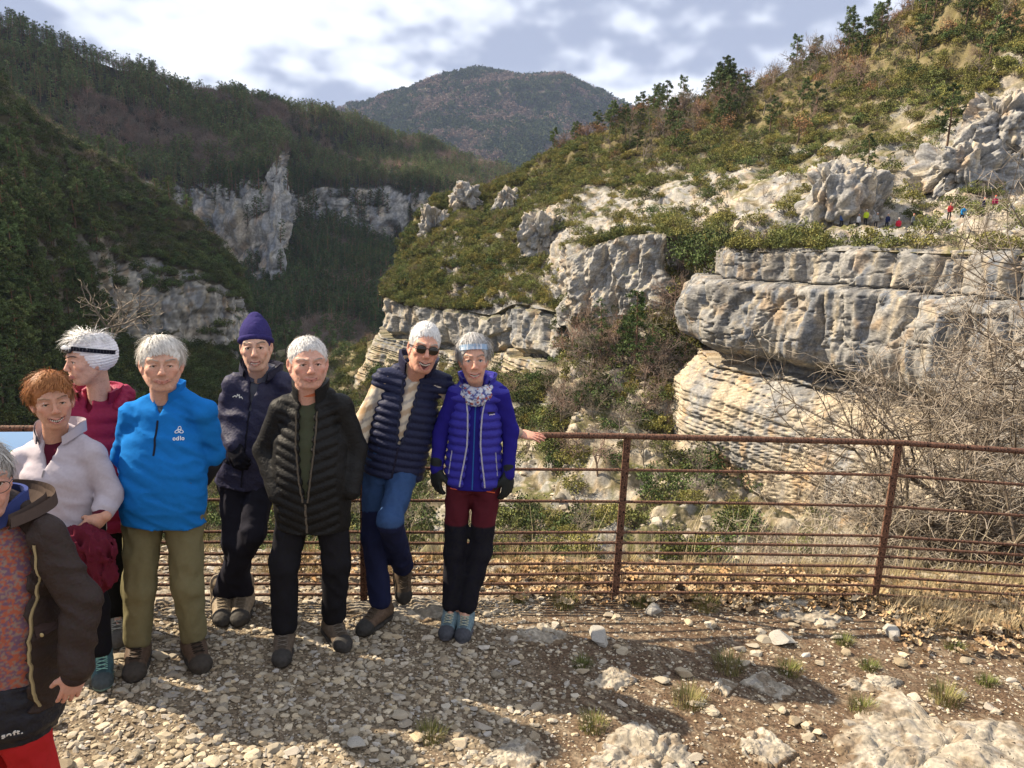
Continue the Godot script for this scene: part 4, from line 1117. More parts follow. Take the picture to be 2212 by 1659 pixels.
class Field:
	var prs: Array[Pr] = []
	var xf := Transform3D.IDENTITY
	var lo := Vector3(1e9, 1e9, 1e9)
	var hi := Vector3(-1e9, -1e9, -1e9)
	var noise: FastNoiseLite
	var wr := 0.0
	var wf := Vector3(14, 22, 14)
	var q_gap := 0.0
	var q_amp := 0.0
	var q_at: Vector3
	var q_up: Vector3
	var q_lat: Vector3
	var q_w := 1.0
	var q_chev := 0.0
	var floor_y := -1e9
	var key := ""
	var strands := 0.0
	func grow(p: Vector3, r: float) -> void:
		lo = lo.min(p - Vector3(r, r, r))
		hi = hi.max(p + Vector3(r, r, r))
	func cap(a: Vector3, b: Vector3, ra: float, rb: float, k := 0.02, op := 0) -> Field:
		var q := Pr.new()
		q.a = a
		q.b = b
		q.ra = ra
		q.rb = rb
		q.ba = b - a
		q.il = 1.0 / maxf(q.ba.length_squared(), 1e-9)
		q.dr = rb - ra
		q.k = k
		q.op = op
		prs.append(q)
		if op == 0:
			grow(a, ra)
			grow(b, rb)
		return self
	func ell(c: Vector3, r: Vector3, k := 0.01, op := 0, bs := Basis.IDENTITY) -> Field:
		var q := Pr.new()
		q.kind = 1
		q.a = c
		q.inv = Transform3D(bs * Basis.from_scale(r), c).affine_inverse()
		q.mr = minf(r.x, minf(r.y, r.z))
		q.k = k
		q.op = op
		prs.append(q)
		if op == 0:
			grow(c, maxf(r.x, maxf(r.y, r.z)))
		return self
	func torso(a: Vector3, b: Vector3, lat: Vector3, w: Array, d: Array, f: Array, k := 0.04, add := 0.0) -> Field:
		var q := Pr.new()
		q.kind = 2
		q.a = a
		q.b = b
		q.up = (b - a).normalized()
		q.ln = (b - a).length()
		q.fwd = lat.cross(q.up).normalized()
		q.lat = q.up.cross(q.fwd)
		q.k = k
		for i in w.size():
			q.tw.append(w[i] + add)
			q.td.append(d[i] + add)
			q.tf.append(f[i])
			grow(a.lerp(b, float(i) / (w.size() - 1)) + q.fwd * f[i], w[i] + add)
		prs.append(q)
		return self
	func wedge(t: Pr, from: float, to: float, w: Array, shift := [0.0, 0.0]) -> Field:
		var q := Pr.new()
		q.kind = 3
		q.op = 1
		q.k = 0.006
		q.a = t.a.lerp(t.b, from)
		q.b = t.a.lerp(t.b, to)
		q.up = t.up
		q.ln = (q.b - q.a).length()
		q.lat = t.lat
		q.fwd = t.fwd
		for i in w.size():
			q.tw.append(w[i])
			q.tf.append(lerpf(shift[0], shift[1], float(i) / (w.size() - 1)))
		prs.append(q)
		return self
	func eval(p: Vector3, use: Array[Pr]) -> float:
		var d := 1.0
		for q in use:
			var e := 0.0
			if q.kind == 0:
				var pa := p - q.a
				var h0 := clampf(pa.dot(q.ba) * q.il, 0.0, 1.0)
				e = (pa - q.ba * h0).length() - q.ra - q.dr * h0
			elif q.kind == 1:
				e = ((q.inv * p).length() - 1.0) * q.mr
			else:
				e = q.dist(p)
			var k := q.k
			if q.op == 0:
				var h := maxf(k - absf(d - e), 0.0) / k
				d = minf(d, e) - h * h * k * 0.25
			else:
				var h2 := maxf(k - absf(-d - e), 0.0) / k
				d = maxf(d, -e) + h2 * h2 * k * 0.25
		if absf(d) < 0.03:
			if q_gap > 0.0:
				var o := p - q_at
				var x := o.dot(q_lat)
				var y := o.dot(q_up) + q_chev * absf(x)
				if absf(x) < q_w:
					var s := fposmod(y / q_gap, 1.0) - 0.5
					d += q_amp * (4.0 * s * s - 0.35)
			if wr > 0.0:
				var v := noise.get_noise_3d(p.x * wf.x, (p.y + 0.45 * p.x - 0.3 * p.z) * wf.y, p.z * wf.z)
				d += wr * (absf(v) * 2.2 - 0.5)
			if strands > 0.0:
				d += strands * noise.get_noise_3d(p.x * 160.0, p.y * 50.0, p.z * 160.0)
		if floor_y > -1e8:
			d = maxf(d, floor_y - p.y)
		return d
	func at(p: Vector3) -> float:
		return eval(p, prs)
	func hit(p: Vector3, dir: Vector3, most := 0.5) -> Vector3:
		# the skin of the shape met from p along dir
		var t := 0.0
		for s in 90:
			var d := at(p + dir * t)
			if d < 0.0006:
				break
			t += maxf(d * 0.6, 0.0008)
			if t > most:
				break
		return p + dir * t

func mesh_field(f: Field, cell: float) -> Array:
	var pad := cell * 3.0 + 0.012
	var lo := f.lo - Vector3(pad, pad, pad)
	var sz := f.hi - f.lo + Vector3(pad, pad, pad) * 2.0
	var bl := 4
	var bx := int(ceil(sz.x / cell / bl))
	var by := int(ceil(sz.y / cell / bl))
	var bz := int(ceil(sz.z / cell / bl))
	var nx := bx * bl + 1
	var ny := by * bl + 1
	var nz := bz * bl + 1
	var val := PackedFloat32Array()
	val.resize(nx * ny * nz)
	val.fill(1.0)
	var sy := nx
	var szz := nx * ny
	var half := bl * cell * 0.5
	var reach := half * 1.75 + 0.6 * (f.q_amp + f.wr + f.strands) + 0.001
	var act := PackedInt32Array()
	for z in bz:
		for y in by:
			for x in bx:
				var c := lo + Vector3(x + 0.5, y + 0.5, z + 0.5) * (bl * cell)
				var use: Array[Pr] = []
				var d := 1.0
				for q in f.prs:
					var e := q.dist(c)
					if q.op == 0:
						if e < reach * 1.1 + q.k:
							use.append(q)
						d = minf(d, e)
					elif e < reach * 1.1 + q.k:
						use.append(q)
				if d > reach + 0.010:
					continue
				var dd := f.eval(c, use)
				if dd < -reach:
					for kz in bl:
						for ky in bl:
							var o := (x * bl) + (y * bl + ky) * sy + (z * bl + kz) * szz
							for kx in bl:
								val[o + kx] = -1.0
					continue
				act.append(x + y * bx + z * bx * by)
				for kz in bl:
					for ky in bl:
						var o2 := (x * bl) + (y * bl + ky) * sy + (z * bl + kz) * szz
						var p := lo + Vector3(x * bl, y * bl + ky, z * bl + kz) * cell
						for kx in bl:
							val[o2 + kx] = f.eval(p, use)
							p.x += cell
	var vid := PackedInt32Array()
	vid.resize(nx * ny * nz)
	vid.fill(-1)
	var v := PackedVector3Array()
	var cells := PackedInt32Array()
	for b in act:
		var x0 := (b % bx) * bl
		var y0 := ((b / bx) % by) * bl
		var z0 := (b / (bx * by)) * bl
		for kz in bl:
			var z := z0 + kz
			if z >= nz - 1:
				continue
			for ky in bl:
				var y := y0 + ky
				if y >= ny - 1:
					continue
				for kx in bl:
					var x := x0 + kx
					var o := x + y * sy + z * szz
					var v0 := val[o]
					var v1 := val[o + 1]
					var v2 := val[o + sy]
					var v3 := val[o + sy + 1]
					var v4 := val[o + szz]
					var v5 := val[o + szz + 1]
					var v6 := val[o + szz + sy]
					var v7 := val[o + szz + sy + 1]
					var m := int(v0 < 0) + int(v1 < 0) + int(v2 < 0) + int(v3 < 0) + int(v4 < 0) + int(v5 < 0) + int(v6 < 0) + int(v7 < 0)
					if m == 0 or m == 8:
						continue
					var sum := Vector3.ZERO
					var cnt := 0
					if (v0 < 0) != (v1 < 0):
						sum += Vector3(v0 / (v0 - v1), 0, 0); cnt += 1
					if (v2 < 0) != (v3 < 0):
						sum += Vector3(v2 / (v2 - v3), 1, 0); cnt += 1
					if (v4 < 0) != (v5 < 0):
						sum += Vector3(v4 / (v4 - v5), 0, 1); cnt += 1
					if (v6 < 0) != (v7 < 0):
						sum += Vector3(v6 / (v6 - v7), 1, 1); cnt += 1
					if (v0 < 0) != (v2 < 0):
						sum += Vector3(0, v0 / (v0 - v2), 0); cnt += 1
					if (v1 < 0) != (v3 < 0):
						sum += Vector3(1, v1 / (v1 - v3), 0); cnt += 1
					if (v4 < 0) != (v6 < 0):
						sum += Vector3(0, v4 / (v4 - v6), 1); cnt += 1
					if (v5 < 0) != (v7 < 0):
						sum += Vector3(1, v5 / (v5 - v7), 1); cnt += 1
					if (v0 < 0) != (v4 < 0):
						sum += Vector3(0, 0, v0 / (v0 - v4)); cnt += 1
					if (v1 < 0) != (v5 < 0):
						sum += Vector3(1, 0, v1 / (v1 - v5)); cnt += 1
					if (v2 < 0) != (v6 < 0):
						sum += Vector3(0, 1, v2 / (v2 - v6)); cnt += 1
					if (v3 < 0) != (v7 < 0):
						sum += Vector3(1, 1, v3 / (v3 - v7)); cnt += 1
					vid[o] = v.size()
					cells.append(o)
					v.append(lo + (Vector3(x, y, z) + sum / cnt) * cell)
	var idx := PackedInt32Array()
	for o in cells:
		var x := o % nx
		var y := (o / nx) % ny
		var z := o / szz
		var s := val[o] < 0
		if y > 0 and z > 0 and s != (val[o + 1] < 0):
			var a := vid[o]
			var b := vid[o - sy]
			var c := vid[o - sy - szz]
			var d := vid[o - szz]
			if b >= 0 and c >= 0 and d >= 0:
				if s:
					idx.append_array(PackedInt32Array([a, c, b, a, d, c]))
				else:
					idx.append_array(PackedInt32Array([a, b, c, a, c, d]))
		if x > 0 and z > 0 and s != (val[o + sy] < 0):
			var a := vid[o]
			var b := vid[o - szz]
			var c := vid[o - szz - 1]
			var d := vid[o - 1]
			if b >= 0 and c >= 0 and d >= 0:
				if s:
					idx.append_array(PackedInt32Array([a, c, b, a, d, c]))
				else:
					idx.append_array(PackedInt32Array([a, b, c, a, c, d]))
		if x > 0 and y > 0 and s != (val[o + szz] < 0):
			var a := vid[o]
			var b := vid[o - 1]
			var c := vid[o - 1 - sy]
			var d := vid[o - sy]
			if b >= 0 and c >= 0 and d >= 0:
				if s:
					idx.append_array(PackedInt32Array([a, c, b, a, d, c]))
				else:
					idx.append_array(PackedInt32Array([a, b, c, a, c, d]))
	return [v, idx]

# jobs are meshed on all cores, then turned into nodes
var jobs := []
var raw := {}

func job(called: String, parent: Node, mt: Material, pieces: Array) -> Dictionary:
	# pieces: [field, cell, colour or callable]
	var j := {"called": called, "parent": parent, "mat": mt, "pieces": pieces, "out": []}
	jobs.append(j)
	return j

func run_job(i: int) -> void:
	var j: Dictionary = jobs[i]
	var V := PackedVector3Array()
	var N := PackedVector3Array()
	var C := PackedColorArray()
	var I := PackedInt32Array()
	for pc in j.pieces:
		var f: Field = pc[0]
		var m: Array = []
		if f.key != "" and raw.has(f.key):
			m = raw[f.key]
		else:
			m = mesh_field(f, pc[1])
			if f.key != "":
				raw[f.key] = m
		var v: PackedVector3Array = m[0]
		var idx: PackedInt32Array = m[1]
		var nn := smooth_normals(v, idx)
		var base := V.size()
		for k in v.size():
			var c: Color
			if pc[2] is Callable:
				c = pc[2].call(v[k], nn[k])
			else:
				c = pc[2]
			C.append(c)
			V.append(f.xf * v[k])
			N.append((f.xf.basis * nn[k]).normalized())
		if f.xf.basis.determinant() < 0.0:
			for k in range(0, idx.size(), 3):
				I.append(idx[k] + base)
				I.append(idx[k + 2] + base)
				I.append(idx[k + 1] + base)
		else:
			for k in idx:
				I.append(k + base)
	j.out = [V, N, C, I]

func finish_jobs() -> void:
	for i in jobs.size():
		run_job(i)
	for j in jobs:
		if j.out[0].size() > 0:
			put(j.called, mesh_of(j.out[0], j.out[1], j.out[2], j.out[3]), j.mat, j.parent)
	jobs.clear()
# ------------------------------------------------------------------ people
func cam_basis(at: Vector3, yaw: float, pitch: float, roll: float) -> Basis:
	var z := (Vector3(0, 0, 0.3) - at)
	z.y = 0
	z = z.normalized()
	var x := Vector3.UP.cross(z)
	var b := Basis(x, Vector3.UP, z)
	return b * Basis.from_euler(Vector3(deg_to_rad(-pitch), deg_to_rad(yaw), deg_to_rad(roll)))

func head_field(hx: Transform3D, neck: Vector3, s: Dictionary) -> Field:
	var f := Field.new()
	f.xf = hx
	var fw: float = s.get("wide", 1.0)
	var jw: float = s.get("jaw", 1.0)
	var sm: float = s.get("smile", 0.5)
	var op: float = s.get("open", 0.0)
	var sq: float = s.get("squint", 0.006)
	var fem: float = s.get("fem", 0.0)
	f.ell(Vector3(0, 0.035, -0.015), Vector3(0.074 * fw, 0.086, 0.095), 0.02)
	f.ell(Vector3(0, 0.0, 0.028), Vector3(0.064 * fw, 0.085, 0.064), 0.02)
	f.ell(Vector3(0, -0.058, 0.03), Vector3(0.053 * jw, 0.052, 0.056), 0.025)
	f.ell(Vector3(0, -0.098, 0.066), Vector3(0.023 * jw, 0.017, 0.017), 0.02)
	for e in [-1.0, 1.0]:
		f.ell(Vector3(0.042 * e * fw, -0.022 + 0.003 * sm, 0.062), Vector3(0.022, 0.019, 0.02 + 0.003 * sm), 0.016)
		f.ell(Vector3(0.030 * e, -0.052 + 0.006 * sm, 0.078), Vector3(0.014, 0.018, 0.012), 0.014)
		f.cap(Vector3(0.012 * e, 0.026, 0.092 - 0.003 * fem), Vector3(0.05 * e * fw, 0.026, 0.066), 0.008 - 0.0025 * fem, 0.007 - 0.002 * fem, 0.012)
		f.ell(Vector3(0.012 * e, -0.034, 0.101), Vector3(0.008, 0.0075, 0.0085), 0.005)
		# jaw line down to the neck
		f.cap(Vector3(0.056 * e * jw, -0.05, -0.005), Vector3(0.024 * e, -0.098, 0.05), 0.016 - 0.004 * fem, 0.016 - 0.004 * fem, 0.025)
		f.ell(Vector3(0.077 * e * fw, -0.006, -0.012), Vector3(0.009, 0.031, 0.018), 0.006, 0, Basis(Vector3.UP, -0.45 * e))
		f.ell(Vector3(0.074 * e * fw, -0.032, -0.002), Vector3(0.007, 0.011, 0.009), 0.006)
	f.cap(Vector3(0, 0.014, 0.091 - 0.003 * fem), Vector3(0, -0.026, 0.112 - 0.004 * fem), 0.0075 - 0.001 * fem, 0.0115 - 0.002 * fem, 0.01)
	f.ell(Vector3(0, -0.029, 0.112 - 0.004 * fem), Vector3(0.0115, 0.010, 0.0105) * (1.0 - 0.15 * fem), 0.008)
	# mouth: two lips that lift at the corners
	var mw := 0.023 + 0.010 * sm
	var my := -0.068
	var cy := my + 0.009 * sm
	var g := 0.004 + 0.013 * op
	for e in [-1.0, 1.0]:
		f.cap(Vector3(mw * e, cy, 0.080), Vector3(0.006 * e, my + 0.004, 0.0975), 0.0035, 0.0052, 0.005)
		f.cap(Vector3(mw * e, cy - 0.001, 0.080), Vector3(0.006 * e, my - g - 0.003, 0.0955), 0.0035, 0.006, 0.005)
	f.cap(Vector3(0, my + 0.0035, 0.0975), Vector3(0, my + 0.003, 0.0975), 0.005, 0.005, 0.006)
	# sockets, cheek folds, mouth slit
	for e in [-1.0, 1.0]:
		f.ell(Vector3(0.031 * e, 0.004, 0.096), Vector3(0.0165, sq + 0.004, 0.014), 0.010, 1)
		f.cap(Vector3(0.017 * e, -0.036, 0.101), Vector3((mw + 0.010) * e, cy - 0.008, 0.084), 0.0018, 0.0022, 0.006, 1)
		f.ell(Vector3(0.0055 * e, -0.0385, 0.107), Vector3(0.0035, 0.003, 0.005), 0.003, 1)
		f.ell(Vector3(0.080 * e * fw, -0.004, -0.004), Vector3(0.005, 0.016, 0.009), 0.005, 1, Basis(Vector3.UP, -0.45 * e))
	for e in [-1.0, 1.0]:
		f.cap(Vector3(0, my - g * 0.5, 0.097), Vector3(mw * 0.92 * e, cy - 0.001, 0.084), 0.0016 + 0.0085 * op, 0.0012 + 0.001 * op, 0.002, 1)
	# lids over the eyes
	for e in [-1.0, 1.0]:
		f.cap(Vector3(0.018 * e, 0.004 + sq, 0.0855), Vector3(0.031 * e, 0.0065 + sq, 0.0885), 0.0036, 0.004, 0.004)
		f.cap(Vector3(0.031 * e, 0.0065 + sq, 0.0885), Vector3(0.046 * e, 0.002 + sq * 0.6, 0.077), 0.004, 0.0036, 0.004)
		f.cap(Vector3(0.020 * e, 0.001 - sq * 0.7, 0.0855), Vector3(0.044 * e, 0.001 - sq * 0.7, 0.078), 0.0036, 0.0036, 0.005)
	var nk := hx.affine_inverse() * neck
	f.cap(Vector3(0, -0.05, -0.022), nk + Vector3(0, -0.03, -0.03), 0.052 * s.get("neckw", 1.0), 0.058 * s.get("neckw", 1.0), 0.03)
	f.noise = NF
	f.wr = s.get("lines", 0.0011)
	f.wf = Vector3(28, 70, 28)
	return f

func skin_colour(s: Dictionary) -> Callable:
	var base: Color = s.get("skin", Color(0.52, 0.30, 0.21))
	var sm: float = s.get("smile", 0.5)
	var op: float = s.get("open", 0.0)
	var stub: float = s.get("stubble", 0.0)
	var lipc: Color = s.get("lip", Color(0.42, 0.17, 0.14))
	return func(p: Vector3, n: Vector3) -> Color:
		var a := NC.get_noise_3d(p.x * 40, p.y * 40, p.z * 40)
		var c := base * (1.0 + 0.10 * a + 0.14 * NC.get_noise_3d(p.x * 110, p.y * 110, p.z * 110))
		if NC.get_noise_3d(p.x * 85 + 5, p.y * 85, p.z * 85) > 0.36:
			c = c.lerp(Color(0.33, 0.16, 0.10), 0.35)
		var red := exp(-((absf(p.x) - 0.042) * (absf(p.x) - 0.042) + (p.y + 0.028) * (p.y + 0.028)) / 0.00045) * sstep(0.03, 0.06, p.z)
		red = maxf(red, exp(-(p.x * p.x + (p.y + 0.03) * (p.y + 0.03)) / 0.0003) * sstep(0.09, 0.105, p.z))
		red = maxf(red, 0.8 * sstep(0.072, 0.078, absf(p.x)) * sstep(0.06, 0.03, absf(p.y)))
		c = c.lerp(Color(0.55, 0.22, 0.15), clampf(red, 0, 1) * s.get("ruddy", 0.4))
		if stub > 0.0:
			c = c.lerp(Color(0.38, 0.30, 0.26), stub * sstep(-0.04, -0.07, p.y) * sstep(0.0, 0.04, p.z) * (0.6 + 0.4 * a))
		# lips
		var mw := 0.024 + 0.010 * sm
		var my := -0.068 + 0.009 * sm * (p.x * p.x) / (mw * mw)
		var up := my + 0.0085
		var dn := my - 0.011 - 0.013 * op
		if p.z > 0.075 and absf(p.x) < mw and p.y < up and p.y > dn:
			var inside := sstep(0.0, 0.004, minf(up - p.y, p.y - dn)) * sstep(mw, mw * 0.75, absf(p.x))
			c = c.lerp(lipc, 0.85 * inside)
		var gp := 0.004 + 0.013 * op
		var ex := minf(absf(p.x) / (mw * 0.92), 1.0)
		var yl := lerpf(-0.068 - gp * 0.5, -0.069 + 0.009 * sm, ex)
		var hl := lerpf(0.0022 + 0.0085 * op, 0.002, ex)
		if p.z > 0.06 and absf(p.x) < mw and absf(p.y - yl) < hl and p.z < 0.0965 - 0.010 * ex * ex:
			c = Color(0.10, 0.025, 0.02) if op > 0.1 else lipc * 0.45
		c.a = 1
		return c

func sphere_tris(t: Tris, c: Vector3, r: Vector3, seg: int, ring: int, colour: Callable, bs := Basis.IDENTITY) -> void:
	for i in ring:
		for j in seg:
			var q := []
			for d in [[0, 0], [0, 1], [1, 1], [1, 0]]:
				var th: float = PI * (i + d[0]) / ring
				var ph: float = TAU * (j + d[1]) / seg
				q.append(bs * Vector3(sin(th) * cos(ph), cos(th), sin(th) * sin(ph)))
			for tri in [[0, 2, 1], [0, 3, 2]]:
				for k in tri:
					t.v.append(c + Vector3(q[k].x * r.x, q[k].y * r.y, q[k].z * r.z))
					t.n.append(Vector3(q[k].x / r.x, q[k].y / r.y, q[k].z / r.z).normalized())
					t.c.append(colour.call(q[k]))

func path_tube(t: Tris, pts: Array, rad: float, sides: int, col: Color) -> void:
	for i in pts.size() - 1:
		t.tube(pts[i], pts[i + 1], rad, rad, sides, col)

func moved(t: Tris, x: Transform3D) -> ArrayMesh:
	for i in t.v.size():
		t.v[i] = x * t.v[i]
		t.n[i] = (x.basis * t.n[i]).normalized()
	return t.mesh()

func face_parts(o: Node3D, hx: Transform3D, s: Dictionary) -> void:
	var sq: float = s.get("squint", 0.006)
	var sm: float = s.get("smile", 0.5)
	var op: float = s.get("open", 0.0)
	var gx: float = s.get("gaze", 0.0)
	var iris: Color = s.get("iris", Color(0.10, 0.07, 0.05))
	if not s.get("sunglasses", false):
		for e in [-1.0, 1.0]:
			var t := Tris.new()
			var bs := Basis(Vector3.UP, gx) * Basis(Vector3.RIGHT, PI / 2)
			sphere_tris(t, Vector3(0.031 * e, 0.0035, 0.0765), Vector3(0.0122, 0.0122, 0.0122), 20, 20, func(q: Vector3) -> Color:
				var g := (Basis(Vector3.UP, gx) * Vector3(0, 0, 1)).dot(q)
				return Color(0.01, 0.01, 0.01) if g > 0.97 else (iris if g > 0.86 else Color(0.62, 0.58, 0.54)), bs)
			put("eye", moved(t, hx), M.eye, o)
			var l := Tris.new()
			path_tube(l, [Vector3(0.0175 * e, 0.0005 + sq, 0.0885), Vector3(0.025 * e, 0.003 + sq, 0.0918), Vector3(0.033 * e, 0.0035 + sq, 0.0918), Vector3(0.041 * e, 0.0015 + sq * 0.8, 0.0865), Vector3(0.047 * e, -0.002 + sq * 0.5, 0.079)], 0.0011, 4, Color(0.05, 0.03, 0.025))
			put("eyelashes", moved(l, hx), M.hair, o)
	var bc: Color = s.get("brow", Color(0.3, 0.25, 0.2))
	var r := RandomNumberGenerator.new()
	r.seed = 9
	for e in [-1.0, 1.0]:
		var b := Tris.new()
		for k in 70:
			var u := r.randf()
			var p := Vector3(lerpf(0.013, 0.05, u) * e, 0.0255 + 0.007 * sin(u * 2.6) + r.randf_range(-0.0028, 0.0028), 0.1005 - 0.025 * u * u + 0.001)
			b.tube(p, p + Vector3(0.008 * e, 0.0015 - 0.003 * u, -0.0025 - 0.004 * u), 0.0008, 0.0003, 3, bc * r.randf_range(0.7, 1.3))
		put("eyebrow", moved(b, hx), M.hair, o)
	if op > 0.1:
		var th := Tris.new()
		for k in 8:
			var x := (k - 3.5) * 0.0058 * (0.75 + 0.35 * sm)
			sphere_tris(th, Vector3(x, -0.0745 + 0.002 * op + 0.0085 * sm * (x * x) / 0.0009, 0.0925 - x * x * 13.0), Vector3(0.0033, 0.0044, 0.0035), 8, 6, func(q): return Color(0.66, 0.61, 0.52))
		put("teeth", moved(th, hx), M.eye, o)

# strands that follow the skull
func hair_mesh(hx: Transform3D, sd: int, count: int, ln: Vector2, lift: Vector2, wild: float, sweep: Vector3, mask: Callable, c1: Color, c2: Color, width := 0.0022, fringe := 0.045) -> ArrayMesh:
	var r := RandomNumberGenerator.new()
	r.seed = sd
	var t := Tris.new()
	var c := Vector3(0, 0.035, -0.015)
	var rad := Vector3(0.077, 0.089, 0.098)
	var n := 0
	var tries := 0
	while n < count and tries < count * 12:
		tries += 1
		var d := rdir(r)
		var p := c + d * rad
		if not mask.call(p, r):
			continue
		n += 1
		var crown := Vector3(0, 0.12, -0.05)
		var dir := (p - crown).normalized() * 0.8 + sweep + rdir(r) * wild
		var steps := 6
		var l := r.randf_range(ln.x, ln.y)
		var lf := r.randf_range(lift.x, lift.y)
		var fj := r.randf_range(-0.014, 0.02)
		var pts := []
		var q := p
		for k in steps + 1:
			var e := (q - c) / rad
			var m := e.length()
			var want := 1.0 + lf * (1.0 - pow(1.0 - float(k) / steps, 2.0))
			if m < want or k < 3:
				q = c + e / m * want * rad
			if q.z > 0.045 and q.y < fringe + fj + 0.35 * absf(q.x) * (1.0 if q.x * sweep.x > 0 else -0.1) and k > 0:
				q = pts[k - 1] + Vector3(0.0006, 0, 0.0004) + rdir(r) * 0.0006
			elif absf(q.x) > 0.05 and q.z > -0.025 and q.y < -0.01 and fringe > 0.0 and k > 0:
				q = pts[k - 1] + rdir(r) * 0.0008
			pts.append(q)
			var nn := (q - c).normalized()
			var dt := (dir - nn * dir.dot(nn)).normalized()
			dir = dir + Vector3(0, -0.18, 0) + rdir(r) * wild * 0.35
			q = q + dt * l / steps + nn * lf * 0.012
		var col := c1.lerp(c2, r.randf()) * r.randf_range(0.85, 1.15)
		col.a = 1
		for k in steps:
			var side: Vector3 = (pts[k + 1] - pts[k]).cross(pts[k] - c).normalized()
			var w0 := width * (1.0 - 0.75 * k / steps)
			var w1 := width * (1.0 - 0.75 * (k + 1) / steps)
			var nn2: Vector3 = (pts[k] - c).normalized()
			t.tri(pts[k] - side * w0, pts[k] + side * w0, pts[k + 1] + side * w1, nn2, col)
			t.tri(pts[k] - side * w0, pts[k + 1] + side * w1, pts[k + 1] - side * w1, nn2, col)
	return moved(t, hx)

func hair_base(hx: Transform3D, thick: float, front: float, low: float, fw := 1.0) -> Field:
	var f := Field.new()
	f.xf = hx
	f.noise = NF
	f.strands = 0.007
	f.ell(Vector3(0, 0.037, -0.017), Vector3(0.074 * fw + thick, 0.086 + thick, 0.095 + thick), 0.01)
	# cut away the face, the ears and what is below the hair line
	f.ell(Vector3(0, front - 0.115, 0.115), Vector3(0.098, 0.115, 0.095), 0.01, 1)
	f.ell(Vector3(0, low - 0.2, 0.02), Vector3(0.2, 0.2, 0.2), 0.015, 1)
	return f

func hand_field(x: Transform3D, pose: Array, grow := 0.0) -> Field:
	# wrist at the origin, fingers towards -y, back of the hand towards +z, thumb towards +x
	var f := Field.new()
	f.xf = x
	f.cap(Vector3(0, 0.045, 0), Vector3(0, 0.0, 0), 0.026 + grow, 0.024 + grow, 0.02)
	f.ell(Vector3(0, -0.045, 0), Vector3(0.041 + grow, 0.05, 0.0145 + grow), 0.016)
	f.ell(Vector3(0.016, -0.03, -0.004), Vector3(0.022, 0.032, 0.017 + grow), 0.014)
	for k in 4:
		var bx: float = [0.029, 0.0105, -0.0095, -0.028][k]
		var ln: float = [0.072, 0.080, 0.074, 0.058][k]
		var cu: float = pose[k]
		var sp: float = pose[5] * (1.5 - k)
		var p := Vector3(bx, -0.078 + absf(bx) * 0.2, 0.0)
		var a := cu * 0.7
		var rr: float = [0.0088, 0.009, 0.0086, 0.0075][k] + grow
		for j in 3:
			var seg: float = ln * [0.45, 0.31, 0.24][j]
			var q := p + Vector3(sin(sp) * seg * cos(a), -cos(a) * seg, -sin(a) * seg)
			f.cap(p, q, rr * (1.0 - 0.09 * j), rr * (0.91 - 0.09 * j), 0.004)
			p = q
			a += cu
	var tb := Vector3(0.030, -0.022, -0.004)
	var tm := tb + Vector3(0.024, -0.030, -0.012 - 0.014 * pose[4])
	var te := tm + Vector3(0.008, -0.026, -0.010 - 0.02 * pose[4])
	f.cap(tb, tm, 0.0135 + grow, 0.0105 + grow, 0.012)
	f.cap(tm, te, 0.0102 + grow, 0.0082 + grow, 0.004)
	return f

func hand_x(wrist: Vector3, along: Vector3, back: Vector3, mirror: bool, sc := 1.0) -> Transform3D:
	var y := -along.normalized()
	var z := (back - y * back.dot(y)).normalized()
	var x := y.cross(z)
	if mirror:
		x = -x
	return Transform3D(Basis(x, y, z) * Basis.from_scale(Vector3(sc, sc, sc)), wrist)

func collar_mesh(c: Vector3, up: Vector3, fwd: Vector3, r0: Vector2, r1: Vector2, h: float, gap: float, thick: float, col: Color, front_dip := 0.0, fold := 0.0) -> ArrayMesh:
	# a standing or folded collar, open in front by the angle gap
	var t := Tris.new()
	var lat := up.cross(fwd).normalized()
	var n := 40
	var prof := [[0.0, 0.0], [0.35, 0.5], [0.7, 0.9], [1.0, 1.0], [0.72, 1.0 + fold * 0.5], [0.4, 1.0 + fold]] if fold > 0.0 else [[0.0, 0.0], [0.3, 0.3], [0.65, 0.7], [1.0, 1.0]]
	var ring := func(a: float, k: int, off: float) -> Vector3:
		var y: float = prof[k][0]
		var m: float = prof[k][1]
		var rr := r0.lerp(r1, m)
		var ca := cos(a)
		var dip := front_dip * pow(maxf(ca, 0.0), 2.0)
		return c + up * (y * h * (1.0 - 0.25 * maxf(ca, 0.0)) - dip) + lat * sin(a) * (rr.x + off) + fwd * ca * (rr.y + off)
	for i in n:
		var a0 := gap + (TAU - 2 * gap) * i / n
		var a1 := gap + (TAU - 2 * gap) * (i + 1) / n
		for side in 2:
			var off: float = thick * side
			for k in prof.size() - 1:
				var p0: Vector3 = ring.call(a0, k, off)
				var p1: Vector3 = ring.call(a1, k, off)
				var p2: Vector3 = ring.call(a1, k + 1, off)
				var p3: Vector3 = ring.call(a0, k + 1, off)
				var nn := (p1 - p0).cross(p3 - p0).normalized()
				if nn.dot(p0 - c) < 0:
					nn = -nn
				if side == 0:
					nn = -nn
				t.tri(p0, p1, p2, nn, col)
				t.tri(p0, p2, p3, nn, col)
		var e := prof.size() - 1
		var q0: Vector3 = ring.call(a0, e, 0.0)
		var q1: Vector3 = ring.call(a1, e, 0.0)
		var q2: Vector3 = ring.call(a1, e, thick)
		var q3: Vector3 = ring.call(a0, e, thick)
		t.tri(q0, q1, q2, up, col)
		t.tri(q0, q2, q3, up, col)
	return t.mesh()

